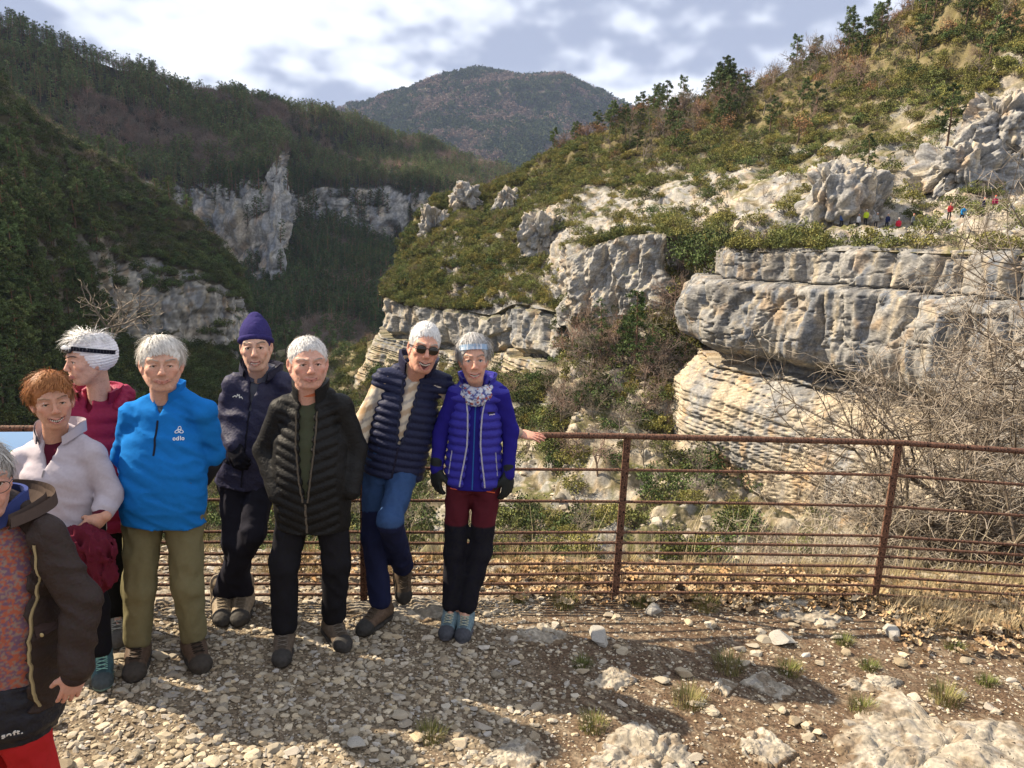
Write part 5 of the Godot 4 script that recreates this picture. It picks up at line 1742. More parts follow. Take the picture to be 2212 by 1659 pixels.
func strip_on(f: Field, tp: Pr, pts: Array, width: float, lift: float, col: Color) -> ArrayMesh:
	# a thin band laid on a garment; points are (sideways, height along the trunk from its foot)
	var t := Tris.new()
	var line := []
	var dense := []
	for i in pts.size() - 1:
		var m := maxi(1, int(ceil((pts[i + 1] - pts[i]).length() / 0.012)))
		for k in m:
			dense.append(pts[i].lerp(pts[i + 1], float(k) / m))
	dense.append(pts[pts.size() - 1])
	for p in dense:
		var from: Vector3 = tp.a + tp.up * p.y + tp.lat * p.x + tp.fwd * 0.4
		line.append(f.hit(from, -tp.fwd) + tp.fwd * lift)
	for i in line.size() - 1:
		var d: Vector3 = (line[i + 1] - line[i]).normalized()
		var s := d.cross(tp.fwd).normalized() * width * 0.5
		var a: Vector3 = line[i]
		var b: Vector3 = line[i + 1]
		var back := -tp.fwd * (lift + 0.004)
		t.tri(a - s, a + s, b + s, tp.fwd, col)
		t.tri(a - s, b + s, b - s, tp.fwd, col)
		t.tri(a + s, a + s + back, b + s, s.normalized(), col)
		t.tri(b + s, a + s + back, b + s + back, s.normalized(), col)
		t.tri(a - s, a - s + back, b - s, -s.normalized(), col)
		t.tri(b - s, a - s + back, b - s + back, -s.normalized(), col)
	return t.mesh()

func line_pts(a: Vector2, b: Vector2, n: int) -> Array:
	var out := []
	for i in n + 1:
		out.append(a.lerp(b, float(i) / n))
	return out

func text_on(o: Node3D, called: String, txt: String, f: Field, tp: Pr, at: Vector2, size: float, col: Color) -> void:
	var tm := TextMesh.new()
	tm.text = txt
	tm.font_size = 32
	tm.pixel_size = size / 32.0
	tm.depth = 0.002
	var sf := SystemFont.new()
	sf.font_names = PackedStringArray(["Droid Sans"])
	sf.font_weight = 700
	tm.font = sf
	var from := tp.a + tp.up * at.y + tp.lat * at.x + tp.fwd * 0.4
	var p := f.hit(from, -tp.fwd)
	var px := f.hit(from + tp.lat * 0.02, -tp.fwd)
	var py := f.hit(from + tp.up * 0.02, -tp.fwd)
	var x := (px - p).normalized()
	var z := x.cross((py - p).normalized()).normalized()
	var m := put(called, tm, mat(col, 0.6), o)
	m.transform = Transform3D(Basis(x, z.cross(x), z), p + z * 0.007 - o.position)

func on_person(o: Node3D, called: String, mesh: Mesh, mt: Material) -> MeshInstance3D:
	return put(called, mesh, mt, o)

func boot_field(shaft: float, fat := 1.0) -> Field:
	var f := Field.new()
	f.cap(Vector3(0, 0.048, -0.045), Vector3(0, 0.055, 0.03), 0.046 * fat, 0.046 * fat, 0.02)
	f.cap(Vector3(0, 0.055, 0.03), Vector3(0, 0.036, 0.125), 0.045 * fat, 0.040 * fat, 0.02)
	f.ell(Vector3(0, 0.03, 0.14), Vector3(0.046 * fat, 0.034, 0.05), 0.02)
	f.ell(Vector3(0, 0.012, 0.045), Vector3(0.050 * fat, 0.016, 0.135), 0.008)
	f.ell(Vector3(0, 0.012, -0.04), Vector3(0.046 * fat, 0.018, 0.06), 0.008)
	f.cap(Vector3(0, 0.06, -0.02), Vector3(0, shaft, -0.018), 0.046 * fat, 0.05 * fat, 0.02)
	f.floor_y = 0.0
	f.noise = NF
	f.wr = 0.002
	f.wf = Vector3(30, 30, 30)
	f.lo.y = 0.0
	return f

var boot_cache := {}

func boot(o: Node3D, ankle: Vector3, toe: Vector3, style: Dictionary, tilt := 0.0) -> void:
	var d := toe - ankle
	var lift := minf(ankle.y - 0.105, toe.y - 0.02)
	d.y = 0
	var ln := clampf(d.length(), 0.12, 0.2)
	if d.length() < 0.01:
		d = Vector3(0, 0, 1)
	d = d.normalized()
	var x := Vector3.UP.cross(d)
	var bs := Basis(x, Vector3.UP, d) * Basis(Vector3.RIGHT, tilt)
	var sc: float = style.get("size", 1.0)
	var org := Vector3(ankle.x, 0, ankle.z)
	if tilt != 0.0:
		org = ankle - bs * Vector3(0, 0.1, 0)
	var t := Transform3D(bs * Basis.from_scale(Vector3(sc, sc, sc)), org)
	var f := boot_field(style.get("shaft", 0.15), style.get("fat", 1.0))
	f.xf = t
	f.key = "boot %s %s" % [style.get("shaft", 0.15), style.get("fat", 1.0)]
	var up: Color = style.col
	var cap_c: Color = style.get("cap", up * 0.6)
	var sole: Color = style.get("sole", Color(0.05, 0.045, 0.04))
	job("boot", o, M.leather, [[f, 0.0055, func(p: Vector3, n: Vector3) -> Color:
		var a := NC.get_noise_3d(p.x * 45, p.y * 45, p.z * 45)
		if p.y < 0.022:
			return sole * (1.0 + 0.5 * a)
		if p.z > 0.115 + 0.3 * maxf(0.0, p.y - 0.03) or p.y < 0.036:
			return cap_c * (1.0 + 0.3 * a)
		if absf(p.x) < 0.02 and p.y > 0.06 and p.z > 0.0:
			return up * 0.55
		return up * (1.0 + 0.4 * a)]])
	# laces across the tongue
	var l := Tris.new()
	var lc: Color = style.get("lace", Color(0.12, 0.11, 0.10))
	var rows := 7 if style.get("shaft", 0.15) > 0.12 else 5
	var fl := boot_field(style.get("shaft", 0.15), style.get("fat", 1.0))
	for k in rows:
		var u := float(k) / (rows - 1)
		var zz := lerpf(0.095, 0.024, minf(u * 1.4, 1.0))
		var yy := lerpf(0.072, style.get("shaft", 0.15) - 0.005, u)
		for e in [-1.0, 1.0]:
			var a := Vector3(0.024 * e, yy, zz)
			var b := Vector3(-0.024 * e, yy + 0.009, zz - 0.006)
			var pts := []
			for q in 5:
				var m := a.lerp(b, q / 4.0)
				pts.append(fl.hit(m + Vector3(0, 0.05, 0.09), Vector3(0, -0.5, -0.87), 0.3) + Vector3(0, 0.0015, 0.0025))
			path_tube(l, pts, 0.0024, 4, lc)
	put("laces", moved(l, t), M.cloth, o)

# the whole clothed figure; every garment is a mesh of its own over one continuous body
func jt(k: String) -> Dictionary:
	return BODIES[k]

func legs_field(J: Dictionary, rt: float, rk: float, ra: float, w: float, d: float, wr: float, waist_up := 0.12) -> Field:
	var f := Field.new()
	f.noise = NF
	f.wr = wr * 0.8
	f.wf = Vector3(8, 4.5, 8)
	var hm: Vector3 = (J.hl + J.hr) * 0.5
	var lat: Vector3 = (J.hr - J.hl).normalized()
	f.torso(hm - Vector3(0, 0.07, 0), hm + Vector3(0, waist_up, 0), lat, [w * 0.92, w, w * 0.95, w * 0.9], [d * 0.85, d, d, d * 0.95], [-0.01, -0.01, -0.005, 0.0], 0.05)
	for s in ["l", "r"]:
		var h: Vector3 = J["h" + s]
		var k: Vector3 = J["k" + s]
		var a: Vector3 = J["a" + s]
		f.cap(h, k, rt, rk, 0.035)
		f.cap(k, a + (k - a).normalized() * 0.035, rk, ra, 0.03)
	return f

func arm(f: Field, J: Dictionary, s: String, r0: float, r1: float, r2: float, short := 0.0) -> void:
	var sh: Vector3 = J["s" + s].lerp(J.nk, 0.10) + Vector3(0, -0.02, 0)
	var el: Vector3 = J["e" + s]
	var wr: Vector3 = J["w" + s]
	f.cap(sh, el, r0 * 0.96, r1 * 0.92, 0.022)
	f.cap(el, wr + (el - wr).normalized() * short, r1 * 0.92, r2, 0.02)

func shoulders(f: Field, J: Dictionary, r: float) -> void:
	for s in ["l", "r"]:
		f.cap(J.nk + Vector3(0, 0.04, -0.05), J["s" + s].lerp(J.nk, 0.08) + Vector3(0, -0.018, 0), r * 0.72, r * 0.95, 0.045)

func under_body(J: Dictionary, tw: Array, td: Array, a: Vector3, lat: Vector3) -> Field:
	var f := Field.new()
	f.torso(a, J.nk, lat, tw, td, [0.0, 0.0, 0.0, 0.0, 0.0, 0.0], 0.04, -0.035)
	for s in ["l", "r"]:
		f.cap(J["s" + s], J["e" + s], 0.032, 0.03, 0.03)
		f.cap(J["e" + s], J["w" + s], 0.03, 0.02, 0.03)
		f.cap((J.hl + J.hr) * 0.5, J["h" + s], 0.07, 0.06, 0.03)
		f.cap(J["h" + s], J["k" + s], 0.055, 0.04, 0.03)
		f.cap(J["k" + s], J["a" + s], 0.04, 0.03, 0.03)
		f.cap(J["a" + s], J["t" + s].lerp(J["a" + s], 0.35), 0.03, 0.025, 0.03)
	return f

func figure(key: String, label: String) -> Dictionary:
	var J: Dictionary = BODIES[key]
	var o := thing("person", Vector3((J.al.x + J.ar.x) * 0.5, 0.0, (J.al.z + J.ar.z) * 0.5))
	world_parts[o] = true
	tag(o, label, "person", "walkers posing at the railing")
	return {"o": o, "J": J}
func ring_field(hx: Transform3D, c: Vector3, rx: float, rz: float, tilt: float, rad: float, n := 30) -> Field:
	var f := Field.new()
	f.xf = hx
	var bs := Basis(Vector3.RIGHT, tilt)
	for k in n:
		var a := TAU * k / n
		var b := TAU * (k + 1) / n
		f.cap(c + bs * Vector3(sin(a) * rx, 0, cos(a) * rz), c + bs * Vector3(sin(b) * rx, 0, cos(b) * rz), rad, rad, 0.006)
	return f

func band_mesh(hx: Transform3D, c: Vector3, rx: float, rz: float, tilt: float, h: float, thick: float, colour: Callable) -> ArrayMesh:
	# a flat band round the head
	var t := Tris.new()
	var bs := Basis(Vector3.RIGHT, tilt)
	var n := 48
	for k in n:
		var a := TAU * k / n
		var b := TAU * (k + 1) / n
		var oa := Vector3(sin(a) * rx, 0, cos(a) * rz)
		var ob := Vector3(sin(b) * rx, 0, cos(b) * rz)
		var na := Vector3(sin(a) / rx, 0, cos(a) / rz).normalized()
		var rows := [Vector2(0, -0.5), Vector2(1, -0.5), Vector2(1.3, 0), Vector2(1, 0.5), Vector2(0, 0.5)]
		for r in rows.size() - 1:
			var p0: Vector3 = c + bs * (oa + na * thick * rows[r].x + Vector3(0, h * rows[r].y, 0))
			var p1: Vector3 = c + bs * (ob + na * thick * rows[r].x + Vector3(0, h * rows[r].y, 0))
			var p2: Vector3 = c + bs * (ob + na * thick * rows[r + 1].x + Vector3(0, h * rows[r + 1].y, 0))
			var p3: Vector3 = c + bs * (oa + na * thick * rows[r + 1].x + Vector3(0, h * rows[r + 1].y, 0))
			var nn := bs * na
			var col: Color = colour.call(float(k) / n, r)
			t.tri(p0, p1, p2, nn, col)
			t.tri(p0, p2, p3, nn, col)
	return moved(t, hx)

func scalp(front: float, low: float) -> Callable:
	return func(p: Vector3, r: RandomNumberGenerator) -> bool:
		if p.z > 0.0 and p.y < front + 0.25 * (0.075 - p.z) * -0.3 + 0.0 and p.z > 0.035:
			return false
		if p.z > 0.02 and p.y < front - 0.03:
			return false
		if absf(p.x) > 0.045 and p.y < 0.028 and p.z > -0.03:
			return false
		return p.y > low

func body_job(o: Node3D, J: Dictionary, hx: Transform3D, face: Dictionary, tw: Array, td: Array, foot: Vector3, lat: Vector3, hands: Array) -> void:
	var sc: Color = face.get("skin", Color(0.52, 0.30, 0.21))
	var pcs := [[under_body(J, tw, td, foot, lat), 0.034, sc], [head_field(hx, J.nk, face), 0.0041, skin_colour(face)]]
	for h in hands:
		pcs.append([h, 0.0034, func(p: Vector3, n: Vector3) -> Color:
			var c := sc * (1.0 + 0.12 * NC.get_noise_3d(p.x * 60, p.y * 60, p.z * 60))
			return c.lerp(Color(0.55, 0.24, 0.17), 0.35 * sstep(-0.07, -0.1, p.y))])
	job("body", o, M.skin, pcs)
	face_parts(o, hx, face)

func trunk_of(f: Field) -> Pr:
	for q in f.prs:
		if q.kind == 2:
			return q
	return null

func noisy(c: Color, k := 0.08, fr := 60.0) -> Callable:
	return func(p: Vector3, n: Vector3) -> Color:
		return c * (1.0 + k * NC.get_noise_3d(p.x * fr, p.y * fr, p.z * fr))

func jacket(J: Dictionary, drop: float, tw: Array, td: Array, tf: Array, add: float, wr: float) -> Field:
	var f := Field.new()
	var hm: Vector3 = (J.hl + J.hr) * 0.5
	var lat: Vector3 = ((J.sr - J.sl).normalized() + (J.hr - J.hl).normalized()).normalized()
	f.torso(hm + Vector3(0, drop, 0), J.nk + Vector3(0, 0.055, -0.03), lat, tw, td, tf, 0.045, add)
	f.noise = NF
	f.wr = wr * 0.7
	f.wf = Vector3(4, 9, 4)
	return f

func quilt(f: Field, gap: float, amp: float, w := 9.0, chev := 0.0) -> void:
	var t := trunk_of(f)
	f.q_gap = gap
	f.q_amp = amp
	f.q_at = t.a
	f.q_up = t.up
	f.q_lat = t.lat
	f.q_w = w
	f.q_chev = chev

func build_people() -> void:
	var Z6 := [0.0, 0.0, 0.0, 0.0, 0.0, -0.01]
	# ---------------- blue half-zip pullover
	var g := figure("blue", "white-haired man in bright blue half-zip pullover, hands behind his back")
	var o: Node3D = g.o
	var J: Dictionary = g.J
	var hx := Transform3D(cam_basis(J.hd, 2, 4, -2) * Basis.from_scale(Vector3(1.1, 1.05, 1.06)), J.hd)
	var face := {"smile": 1.1, "squint": 0.0022, "skin": Color(0.53, 0.31, 0.225), "ruddy": 0.5, "wide": 1.05, "jaw": 1.08, "brow": Color(0.42, 0.36, 0.30), "lines": 0.0007}
	var tw := [0.20, 0.205, 0.205, 0.195, 0.15, 0.055]
	var td := [0.135, 0.145, 0.145, 0.135, 0.11, 0.06]
	var top := jacket(J, -0.06, tw, td, [0.01, 0.02, 0.02, 0.01, 0.0, -0.01], 0.0, 0.012)
	shoulders(top, J, 0.06)
	for s in ["l", "r"]:
		arm(top, J, s, 0.066, 0.058, 0.042)
	body_job(o, J, hx, face, tw, td, trunk_of(top).a, trunk_of(top).lat, [])
	var T := trunk_of(top)
	var in_f := jacket(J, -0.06, tw, td, [0.01, 0.02, 0.02, 0.01, 0.0, -0.01], -0.012, 0.0)
	top.wedge(T, 0.80, 1.15, [0.0, 0.016, 0.034, 0.045])
	job("pullover", o, M.cloth, [[top, 0.0095, noisy(Color(0.014, 0.15, 0.46))]])
	job("undershirt", o, M.cloth, [[in_f, 0.018, Color(0.06, 0.075, 0.10)]])
	put("collar", collar_mesh(J.nk + Vector3(0, 0.022, -0.028), T.up, T.fwd, Vector2(0.072, 0.07), Vector2(0.075, 0.082), 0.075, 0.42, 0.006, Color(0.014, 0.145, 0.44), 0.035), M.cloth, o)
	put("zip", strip_on(top, T, line_pts(Vector2(0, T.ln * 0.56), Vector2(0, T.ln * 0.83), 10), 0.009, 0.003, Color(0.02, 0.025, 0.04)), M.cloth, o)
	text_on(o, "chest_lettering", "odlo", top, T, Vector2(0.10, T.ln * 0.685), 0.026, Color(0.75, 0.78, 0.8))
	var em := Tris.new()
	for k in 3:
		var pts := []
		for q in 13:
			var a := TAU * q / 12.0
			var e := Vector2(cos(a) * 0.0065, sin(a) * 0.012 + 0.007).rotated(TAU * k / 3.0)
			pts.append(Vector2(0.10 + e.x, T.ln * 0.74 + e.y))
		var m := []
		for p in pts:
			m.append(top.hit(T.a + T.up * p.y + T.lat * p.x + T.fwd * 0.4, -T.fwd) + T.fwd * 0.0015)
		path_tube(em, m, 0.0022, 4, Color(0.75, 0.78, 0.8))
	put("chest_emblem", em.mesh(), M.cloth, o)
	var cuff := Field.new()
	cuff.cap(J.er.lerp(J.wr, 0.18), J.er.lerp(J.wr, 0.62), 0.061, 0.055, 0.02)
	job("cuff", o, M.cloth, [[cuff, 0.009, Color(0.03, 0.03, 0.035)]])
	var legs := legs_field(J, 0.097, 0.076, 0.068, 0.19, 0.13, 0.011)
	job("trousers", o, M.cloth, [[legs, 0.0115, noisy(Color(0.165, 0.15, 0.085))]])
	for s in ["l", "r"]:
		boot(o, J["a" + s], J["t" + s], {"col": Color(0.10, 0.065, 0.045), "cap": Color(0.05, 0.042, 0.035), "lace": Color(0.03, 0.025, 0.02), "fat": 1.08, "size": 1.12})
	job("hair", o, M.hair, [[hair_base(hx, 0.010, 0.058, -0.05, 1.05), 0.005, Color(0.62, 0.60, 0.56)]])
	put("hair_strands", hair_mesh(hx, 5, 2000, Vector2(0.06, 0.11), Vector2(0.06, 0.34), 0.5, Vector3(0.35, 0.0, 0.3), scalp(0.06, -0.045), Color(0.80, 0.78, 0.74), Color(0.58, 0.55, 0.51), 0.0018, 0.058), M.hair, o)

	# ---------------- black quilted jacket
	g = figure("black", "man with short white hair in open black quilted jacket, hands in its pockets")
	o = g.o
	J = g.J
	hx = Transform3D(cam_basis(J.hd, 8, 4, 0) * Basis.from_scale(Vector3(1.12, 1.04, 1.08)), J.hd)
	face = {"smile": 0.85, "squint": 0.004, "skin": Color(0.55, 0.31, 0.235), "ruddy": 0.55, "wide": 1.06, "jaw": 1.14, "brow": Color(0.45, 0.40, 0.35), "lines": 0.0011, "neckw": 1.08}
	tw = [0.185, 0.19, 0.195, 0.185, 0.14, 0.055]
	td = [0.13, 0.14, 0.145, 0.135, 0.11, 0.06]
	var tf := [0.0, 0.015, 0.02, 0.012, 0.0, -0.01]
	top = jacket(J, -0.12, tw, td, tf, 0.008, 0.004)
	T = trunk_of(top)
	body_job(o, J, hx, face, tw, td, T.a, T.lat, [])
	shoulders(top, J, 0.058)
	for s in ["l", "r"]:
		arm(top, J, s, 0.063, 0.058, 0.046)
	quilt(top, 0.052, 0.012, 0.152, -0.35)
	top.wedge(T, 0.24, 1.2, [0.001, 0.026, 0.036, 0.04, 0.046])
	job("jacket", o, M.nylon, [[top, 0.0085, noisy(Color(0.013, 0.013, 0.015))]])
	in_f = jacket(J, -0.12, tw, td, tf, -0.012, 0.002)
	job("shirt", o, M.cloth, [[in_f, 0.012, noisy(Color(0.060, 0.066, 0.042))]])
	put("collar", collar_mesh(J.nk + Vector3(0, 0.010, -0.025), T.up, T.fwd, Vector2(0.078, 0.075), Vector2(0.080, 0.088), 0.088, 0.5, 0.014, Color(0.013, 0.013, 0.015), 0.03), M.nylon, o)
	put("tee_collar", collar_mesh(J.nk + Vector3(0, 0.034, -0.02), T.up, T.fwd, Vector2(0.068, 0.072), Vector2(0.064, 0.070), 0.02, 0.0, 0.006, Color(0.45, 0.13, 0.06), 0.012), M.cloth, o)
	for e in [-1.0, 1.0]:
		put("zip", strip_on(top, T, [Vector2(0.012 * e, T.ln * 0.25), Vector2(0.026 * e, T.ln * 0.38), Vector2(0.036 * e, T.ln * 0.5), Vector2(0.046 * e, T.ln * 0.62), Vector2(0.05 * e, T.ln * 0.75), Vector2(0.052 * e, T.ln * 0.86)], 0.008, 0.003, Color(0.10, 0.085, 0.065)), M.nylon, o)
	put("zip", strip_on(top, T, line_pts(Vector2(0, T.ln * 0.02), Vector2(0, T.ln * 0.24), 12), 0.010, 0.003, Color(0.10, 0.085, 0.065)), M.nylon, o)
	legs = legs_field(J, 0.090, 0.074, 0.066, 0.175, 0.125, 0.010)
	job("trousers", o, M.cloth, [[legs, 0.0115, noisy(Color(0.018, 0.018, 0.020))]])
	for s in ["l", "r"]:
		boot(o, J["a" + s], J["t" + s], {"col": Color(0.13, 0.10, 0.075), "cap": Color(0.045, 0.042, 0.04), "lace": Color(0.16, 0.14, 0.12), "size": 1.1})
	job("hair", o, M.hair, [[hair_base(hx, 0.006, 0.078, -0.045, 1.06), 0.0045, Color(0.60, 0.58, 0.55)]])
	put("hair_strands", hair_mesh(hx, 6, 1200, Vector2(0.02, 0.04), Vector2(0.05, 0.16), 0.4, Vector3(0, 0.15, 0.2), scalp(0.088, -0.04), Color(0.80, 0.79, 0.77), Color(0.55, 0.53, 0.51), 0.0018), M.hair, o)

	# ---------------- tall man in navy shell and beanie
	g = figure("tall", "tall man in navy beanie and navy shell jacket, ankles crossed against the railing")
	o = g.o
	J = g.J
	hx = Transform3D(cam_basis(J.hd, -4, 2, 2) * Basis.from_scale(Vector3(1.02, 1.1, 1.06)), J.hd)
	face = {"smile": 0.5, "open": 0.35, "squint": 0.005, "skin": Color(0.55, 0.34, 0.25), "ruddy": 0.3, "wide": 0.98, "jaw": 0.98, "brow": Color(0.25, 0.2, 0.16), "lines": 0.0011, "stubble": 0.2}
	tw = [0.178, 0.175, 0.175, 0.172, 0.13, 0.052]
	td = [0.12, 0.12, 0.125, 0.125, 0.105, 0.06]
	top = jacket(J, -0.06, tw, td, Z6, 0.008, 0.014)
	T = trunk_of(top)
	body_job(o, J, hx, face, tw, td, T.a, T.lat, [])
	shoulders(top, J, 0.06)
	for s in ["l", "r"]:
		arm(top, J, s, 0.064, 0.057, 0.046)
	top.wedge(T, 0.68, 1.2, [0.001, 0.02, 0.04, 0.05])
	job("jacket", o, M.nylon, [[top, 0.0095, noisy(Color(0.032, 0.032, 0.062))]])
	in_f = jacket(J, -0.06, tw, td, Z6, -0.012, 0.003)
	job("midlayer", o, M.cloth, [[in_f, 0.012, Color(0.075, 0.08, 0.10)]])
	put("collar", collar_mesh(J.nk + Vector3(0, 0.020, -0.03), T.up, T.fwd, Vector2(0.082, 0.082), Vector2(0.105, 0.11), 0.085, 0.62, 0.010, Color(0.025, 0.026, 0.045), 0.05, 0.12), M.nylon, o)
	put("inner_collar", collar_mesh(J.nk + Vector3(0, 0.020, -0.022), T.up, T.fwd, Vector2(0.068, 0.068), Vector2(0.066, 0.07), 0.07, 0.12, 0.007, Color(0.085, 0.09, 0.115), 0.03), M.cloth, o)
	put("zip", strip_on(top, T, line_pts(Vector2(0, T.ln * 0.03), Vector2(0, T.ln * 0.68), 18), 0.009, 0.003, Color(0.012, 0.012, 0.02)), M.nylon, o)
	# two seated figures back to back, the small emblem on the chest
	var kz := Tris.new()
	for e in [-1.0, 1.0]:
		var m2 := []
		for p in [Vector2(0.030, -0.010), Vector2(0.018, 0.0), Vector2(0.010, -0.008), Vector2(0.005, 0.010), Vector2(0.002, 0.0)]:
			m2.append(top.hit(T.a + T.up * (T.ln * 0.78 + p.y) + T.lat * (-0.075 + p.x * e) + T.fwd * 0.4, -T.fwd) + T.fwd * 0.002)
		path_tube(kz, m2, 0.0028, 4, Color(0.72, 0.70, 0.62))
	put("chest_emblem", kz.mesh(), M.cloth, o)
	legs = legs_field(J, 0.086, 0.068, 0.062, 0.165, 0.115, 0.013)
	job("trousers", o, M.cloth, [[legs, 0.0115, noisy(Color(0.022, 0.022, 0.030))]])
	for s in ["l", "r"]:
		boot(o, J["a" + s], J["t" + s], {"col": Color(0.30, 0.24, 0.17), "cap": Color(0.06, 0.055, 0.05), "lace": Color(0.2, 0.17, 0.13), "fat": 1.1, "size": 1.12})
	var glove := hand_field(hand_x(J.wl, (J.wl - J.el) * Vector3(1, 1.4, 1), Vector3(-0.2, 0.2, 1), true, 1.05), [0.5, 0.55, 0.6, 0.6, 0.4, 0.02], 0.006)
	job("glove", o, M.cloth, [[glove, 0.0045, Color(0.015, 0.015, 0.016)]])
	var bean := Field.new()
	bean.xf = hx
	bean.noise = NF
	bean.strands = 0.0022
	bean.ell(Vector3(0, 0.048, -0.018), Vector3(0.083, 0.098, 0.104), 0.02)
	bean.cap(Vector3(0, 0.12, -0.03), Vector3(0, 0.135, -0.034), 0.04, 0.03, 0.04)
	bean.ell(Vector3(0, -0.09, 0.115), Vector3(0.13, 0.142, 0.085), 0.006, 1)
	bean.ell(Vector3(0, -0.215, 0.0), Vector3(0.3, 0.2, 0.3), 0.006, 1)
	var fold := ring_field(hx, Vector3(0, 0.026, -0.014), 0.078, 0.097, -0.33, 0.0135)
	fold.noise = NF
	fold.strands = 0.003
	job("beanie", o, M.cloth, [[bean, 0.005, noisy(Color(0.035, 0.030, 0.11), 0.3, 160.0)], [fold, 0.005, noisy(Color(0.035, 0.030, 0.11), 0.3, 160.0)]])

	# ---------------- laughing man in navy down vest
	g = figure("navy", "laughing man in sunglasses and navy quilted vest, one foot raised, arm along the railing")
	o = g.o
	J = g.J
	hx = Transform3D(cam_basis(J.hd, 10, 3, -9) * Basis.from_scale(Vector3(1.02, 1.12, 1.06)), J.hd)
	face = {"smile": 1.15, "open": 1.45, "skin": Color(0.56, 0.30, 0.215), "ruddy": 0.55, "wide": 0.98, "jaw": 1.0, "brow": Color(0.5, 0.46, 0.42), "lines": 0.0010, "sunglasses": true}
	tw = [0.165, 0.165, 0.17, 0.172, 0.14, 0.055]
	td = [0.12, 0.125, 0.13, 0.13, 0.105, 0.06]
	var vest := jacket(J, -0.07, tw, td, Z6, 0.010, 0.003)
	T = trunk_of(vest)
	var rh := hand_field(hand_x(J.wr, Vector3(1, -0.08, 0.05), Vector3(0.05, 0.95, 0.35), false, 0.95), [0.16, 0.12, 0.14, 0.22, 0.3, 0.10])
	body_job(o, J, hx, face, tw, td, T.a, T.lat, [rh])
	for s in ["l", "r"]:
		vest.cap(J.nk + Vector3(0, 0.04, -0.05), J["s" + s].lerp(J.nk, 0.04) + Vector3(0, -0.014, 0), 0.046, 0.066, 0.045)
	quilt(vest, 0.043, 0.012)
	vest.wedge(T, 0.30, 1.2, [0.001, 0.022, 0.032, 0.04, 0.05])
	job("vest", o, M.nylon, [[vest, 0.0078, noisy(Color(0.018, 0.022, 0.052))]])
	var plaid := func(p: Vector3, n: Vector3) -> Color:
		var c := Color(0.60, 0.53, 0.42)
		var u := fposmod(p.x * 0.7 + p.z * 0.7 + 3.0, 0.11) / 0.11
		var v := fposmod(p.y - 0.5 * p.x, 0.11) / 0.11
		if u < 0.28:
			c = c.lerp(Color(0.33, 0.20, 0.10), 0.6)
		if v < 0.28:
			c = c.lerp(Color(0.33, 0.20, 0.10), 0.6)
		if absf(u - 0.62) < 0.07 or absf(v - 0.62) < 0.07:
			c = c.lerp(Color(0.16, 0.17, 0.20), 0.55)
		return c
	var shirt := jacket(J, -0.07, tw, td, Z6, -0.010, 0.003)
	shoulders(shirt, J, 0.055)
	arm(shirt, J, "l", 0.062, 0.058, 0.045)
	arm(shirt, J, "r", 0.060, 0.050, 0.036, 0.02)
	shirt.wedge(trunk_of(shirt), 0.86, 1.2, [0.001, 0.022, 0.036])
	job("shirt", o, M.cloth, [[shirt, 0.010, plaid]])
	var tee := jacket(J, -0.07, tw, td, Z6, -0.022, 0.0)
	job("undershirt", o, M.cloth, [[tee, 0.018, Color(0.012, 0.012, 0.013)]])
	put("collar", collar_mesh(J.nk + Vector3(0, 0.015, -0.03), T.up, T.fwd, Vector2(0.085, 0.082), Vector2(0.10, 0.105), 0.105, 0.62, 0.014, Color(0.02, 0.022, 0.045), 0.045), M.nylon, o)
	put("shirt_collar", collar_mesh(J.nk + Vector3(0, 0.030, -0.028), T.up, T.fwd, Vector2(0.070, 0.072), Vector2(0.075, 0.080), 0.06, 0.36, 0.006, Color(0.42, 0.33, 0.24), 0.045), M.cloth, o)
	put("zip", strip_on(vest, T, line_pts(Vector2(0, T.ln * 0.02), Vector2(0, T.ln * 0.31), 14), 0.010, 0.003, Color(0.012, 0.014, 0.03)), M.nylon, o)
	for e in [-1.0, 1.0]:
		put("zip", strip_on(vest, T, [Vector2(0.010 * e, T.ln * 0.32), Vector2(0.022 * e, T.ln * 0.42), Vector2(0.031 * e, T.ln * 0.55), Vector2(0.040 * e, T.ln * 0.68), Vector2(0.047 * e, T.ln * 0.8), Vector2(0.053 * e, T.ln * 0.88)], 0.008, 0.003, Color(0.02, 0.024, 0.05)), M.nylon, o)
	legs = legs_field(J, 0.083, 0.067, 0.062, 0.155, 0.115, 0.011)
	job("trousers", o, M.cloth, [[legs, 0.011, func(p: Vector3, n: Vector3) -> Color:
		var edge: float = 0.70 - 0.10 * sstep(-0.75, -0.95, p.x)
		return (Color(0.036, 0.072, 0.165) if p.y > edge else Color(0.018, 0.022, 0.055)) * (1.0 + 0.15 * NC.get_noise_3d(p.x * 50, p.y * 50, p.z * 50))]])
	boot(o, J.al, J.tl, {"col": Color(0.12, 0.08, 0.055), "cap": Color(0.04, 0.038, 0.036), "lace": Color(0.10, 0.08, 0.06), "size": 1.1, "shaft": 0.12})
	boot(o, J.ar, J.ar + Vector3(0.03, 0, 0.1), {"col": Color(0.11, 0.08, 0.055), "cap": Color(0.04, 0.038, 0.036), "lace": Color(0.10, 0.08, 0.06), "size": 1.1, "shaft": 0.12}, 1.0)
	job("hair", o, M.hair, [[hair_base(hx, 0.007, 0.070, -0.035, 0.98), 0.0045, Color(0.62, 0.61, 0.59)]])
	put("hair_strands", hair_mesh(hx, 7, 1100, Vector2(0.03, 0.05), Vector2(0.04, 0.10), 0.2, Vector3(0.25, 0.05, 0.1), scalp(0.080, -0.03), Color(0.80, 0.79, 0.78), Color(0.55, 0.54, 0.53), 0.002), M.hair, o)
	var gl := Tris.new()
	var lens := Tris.new()
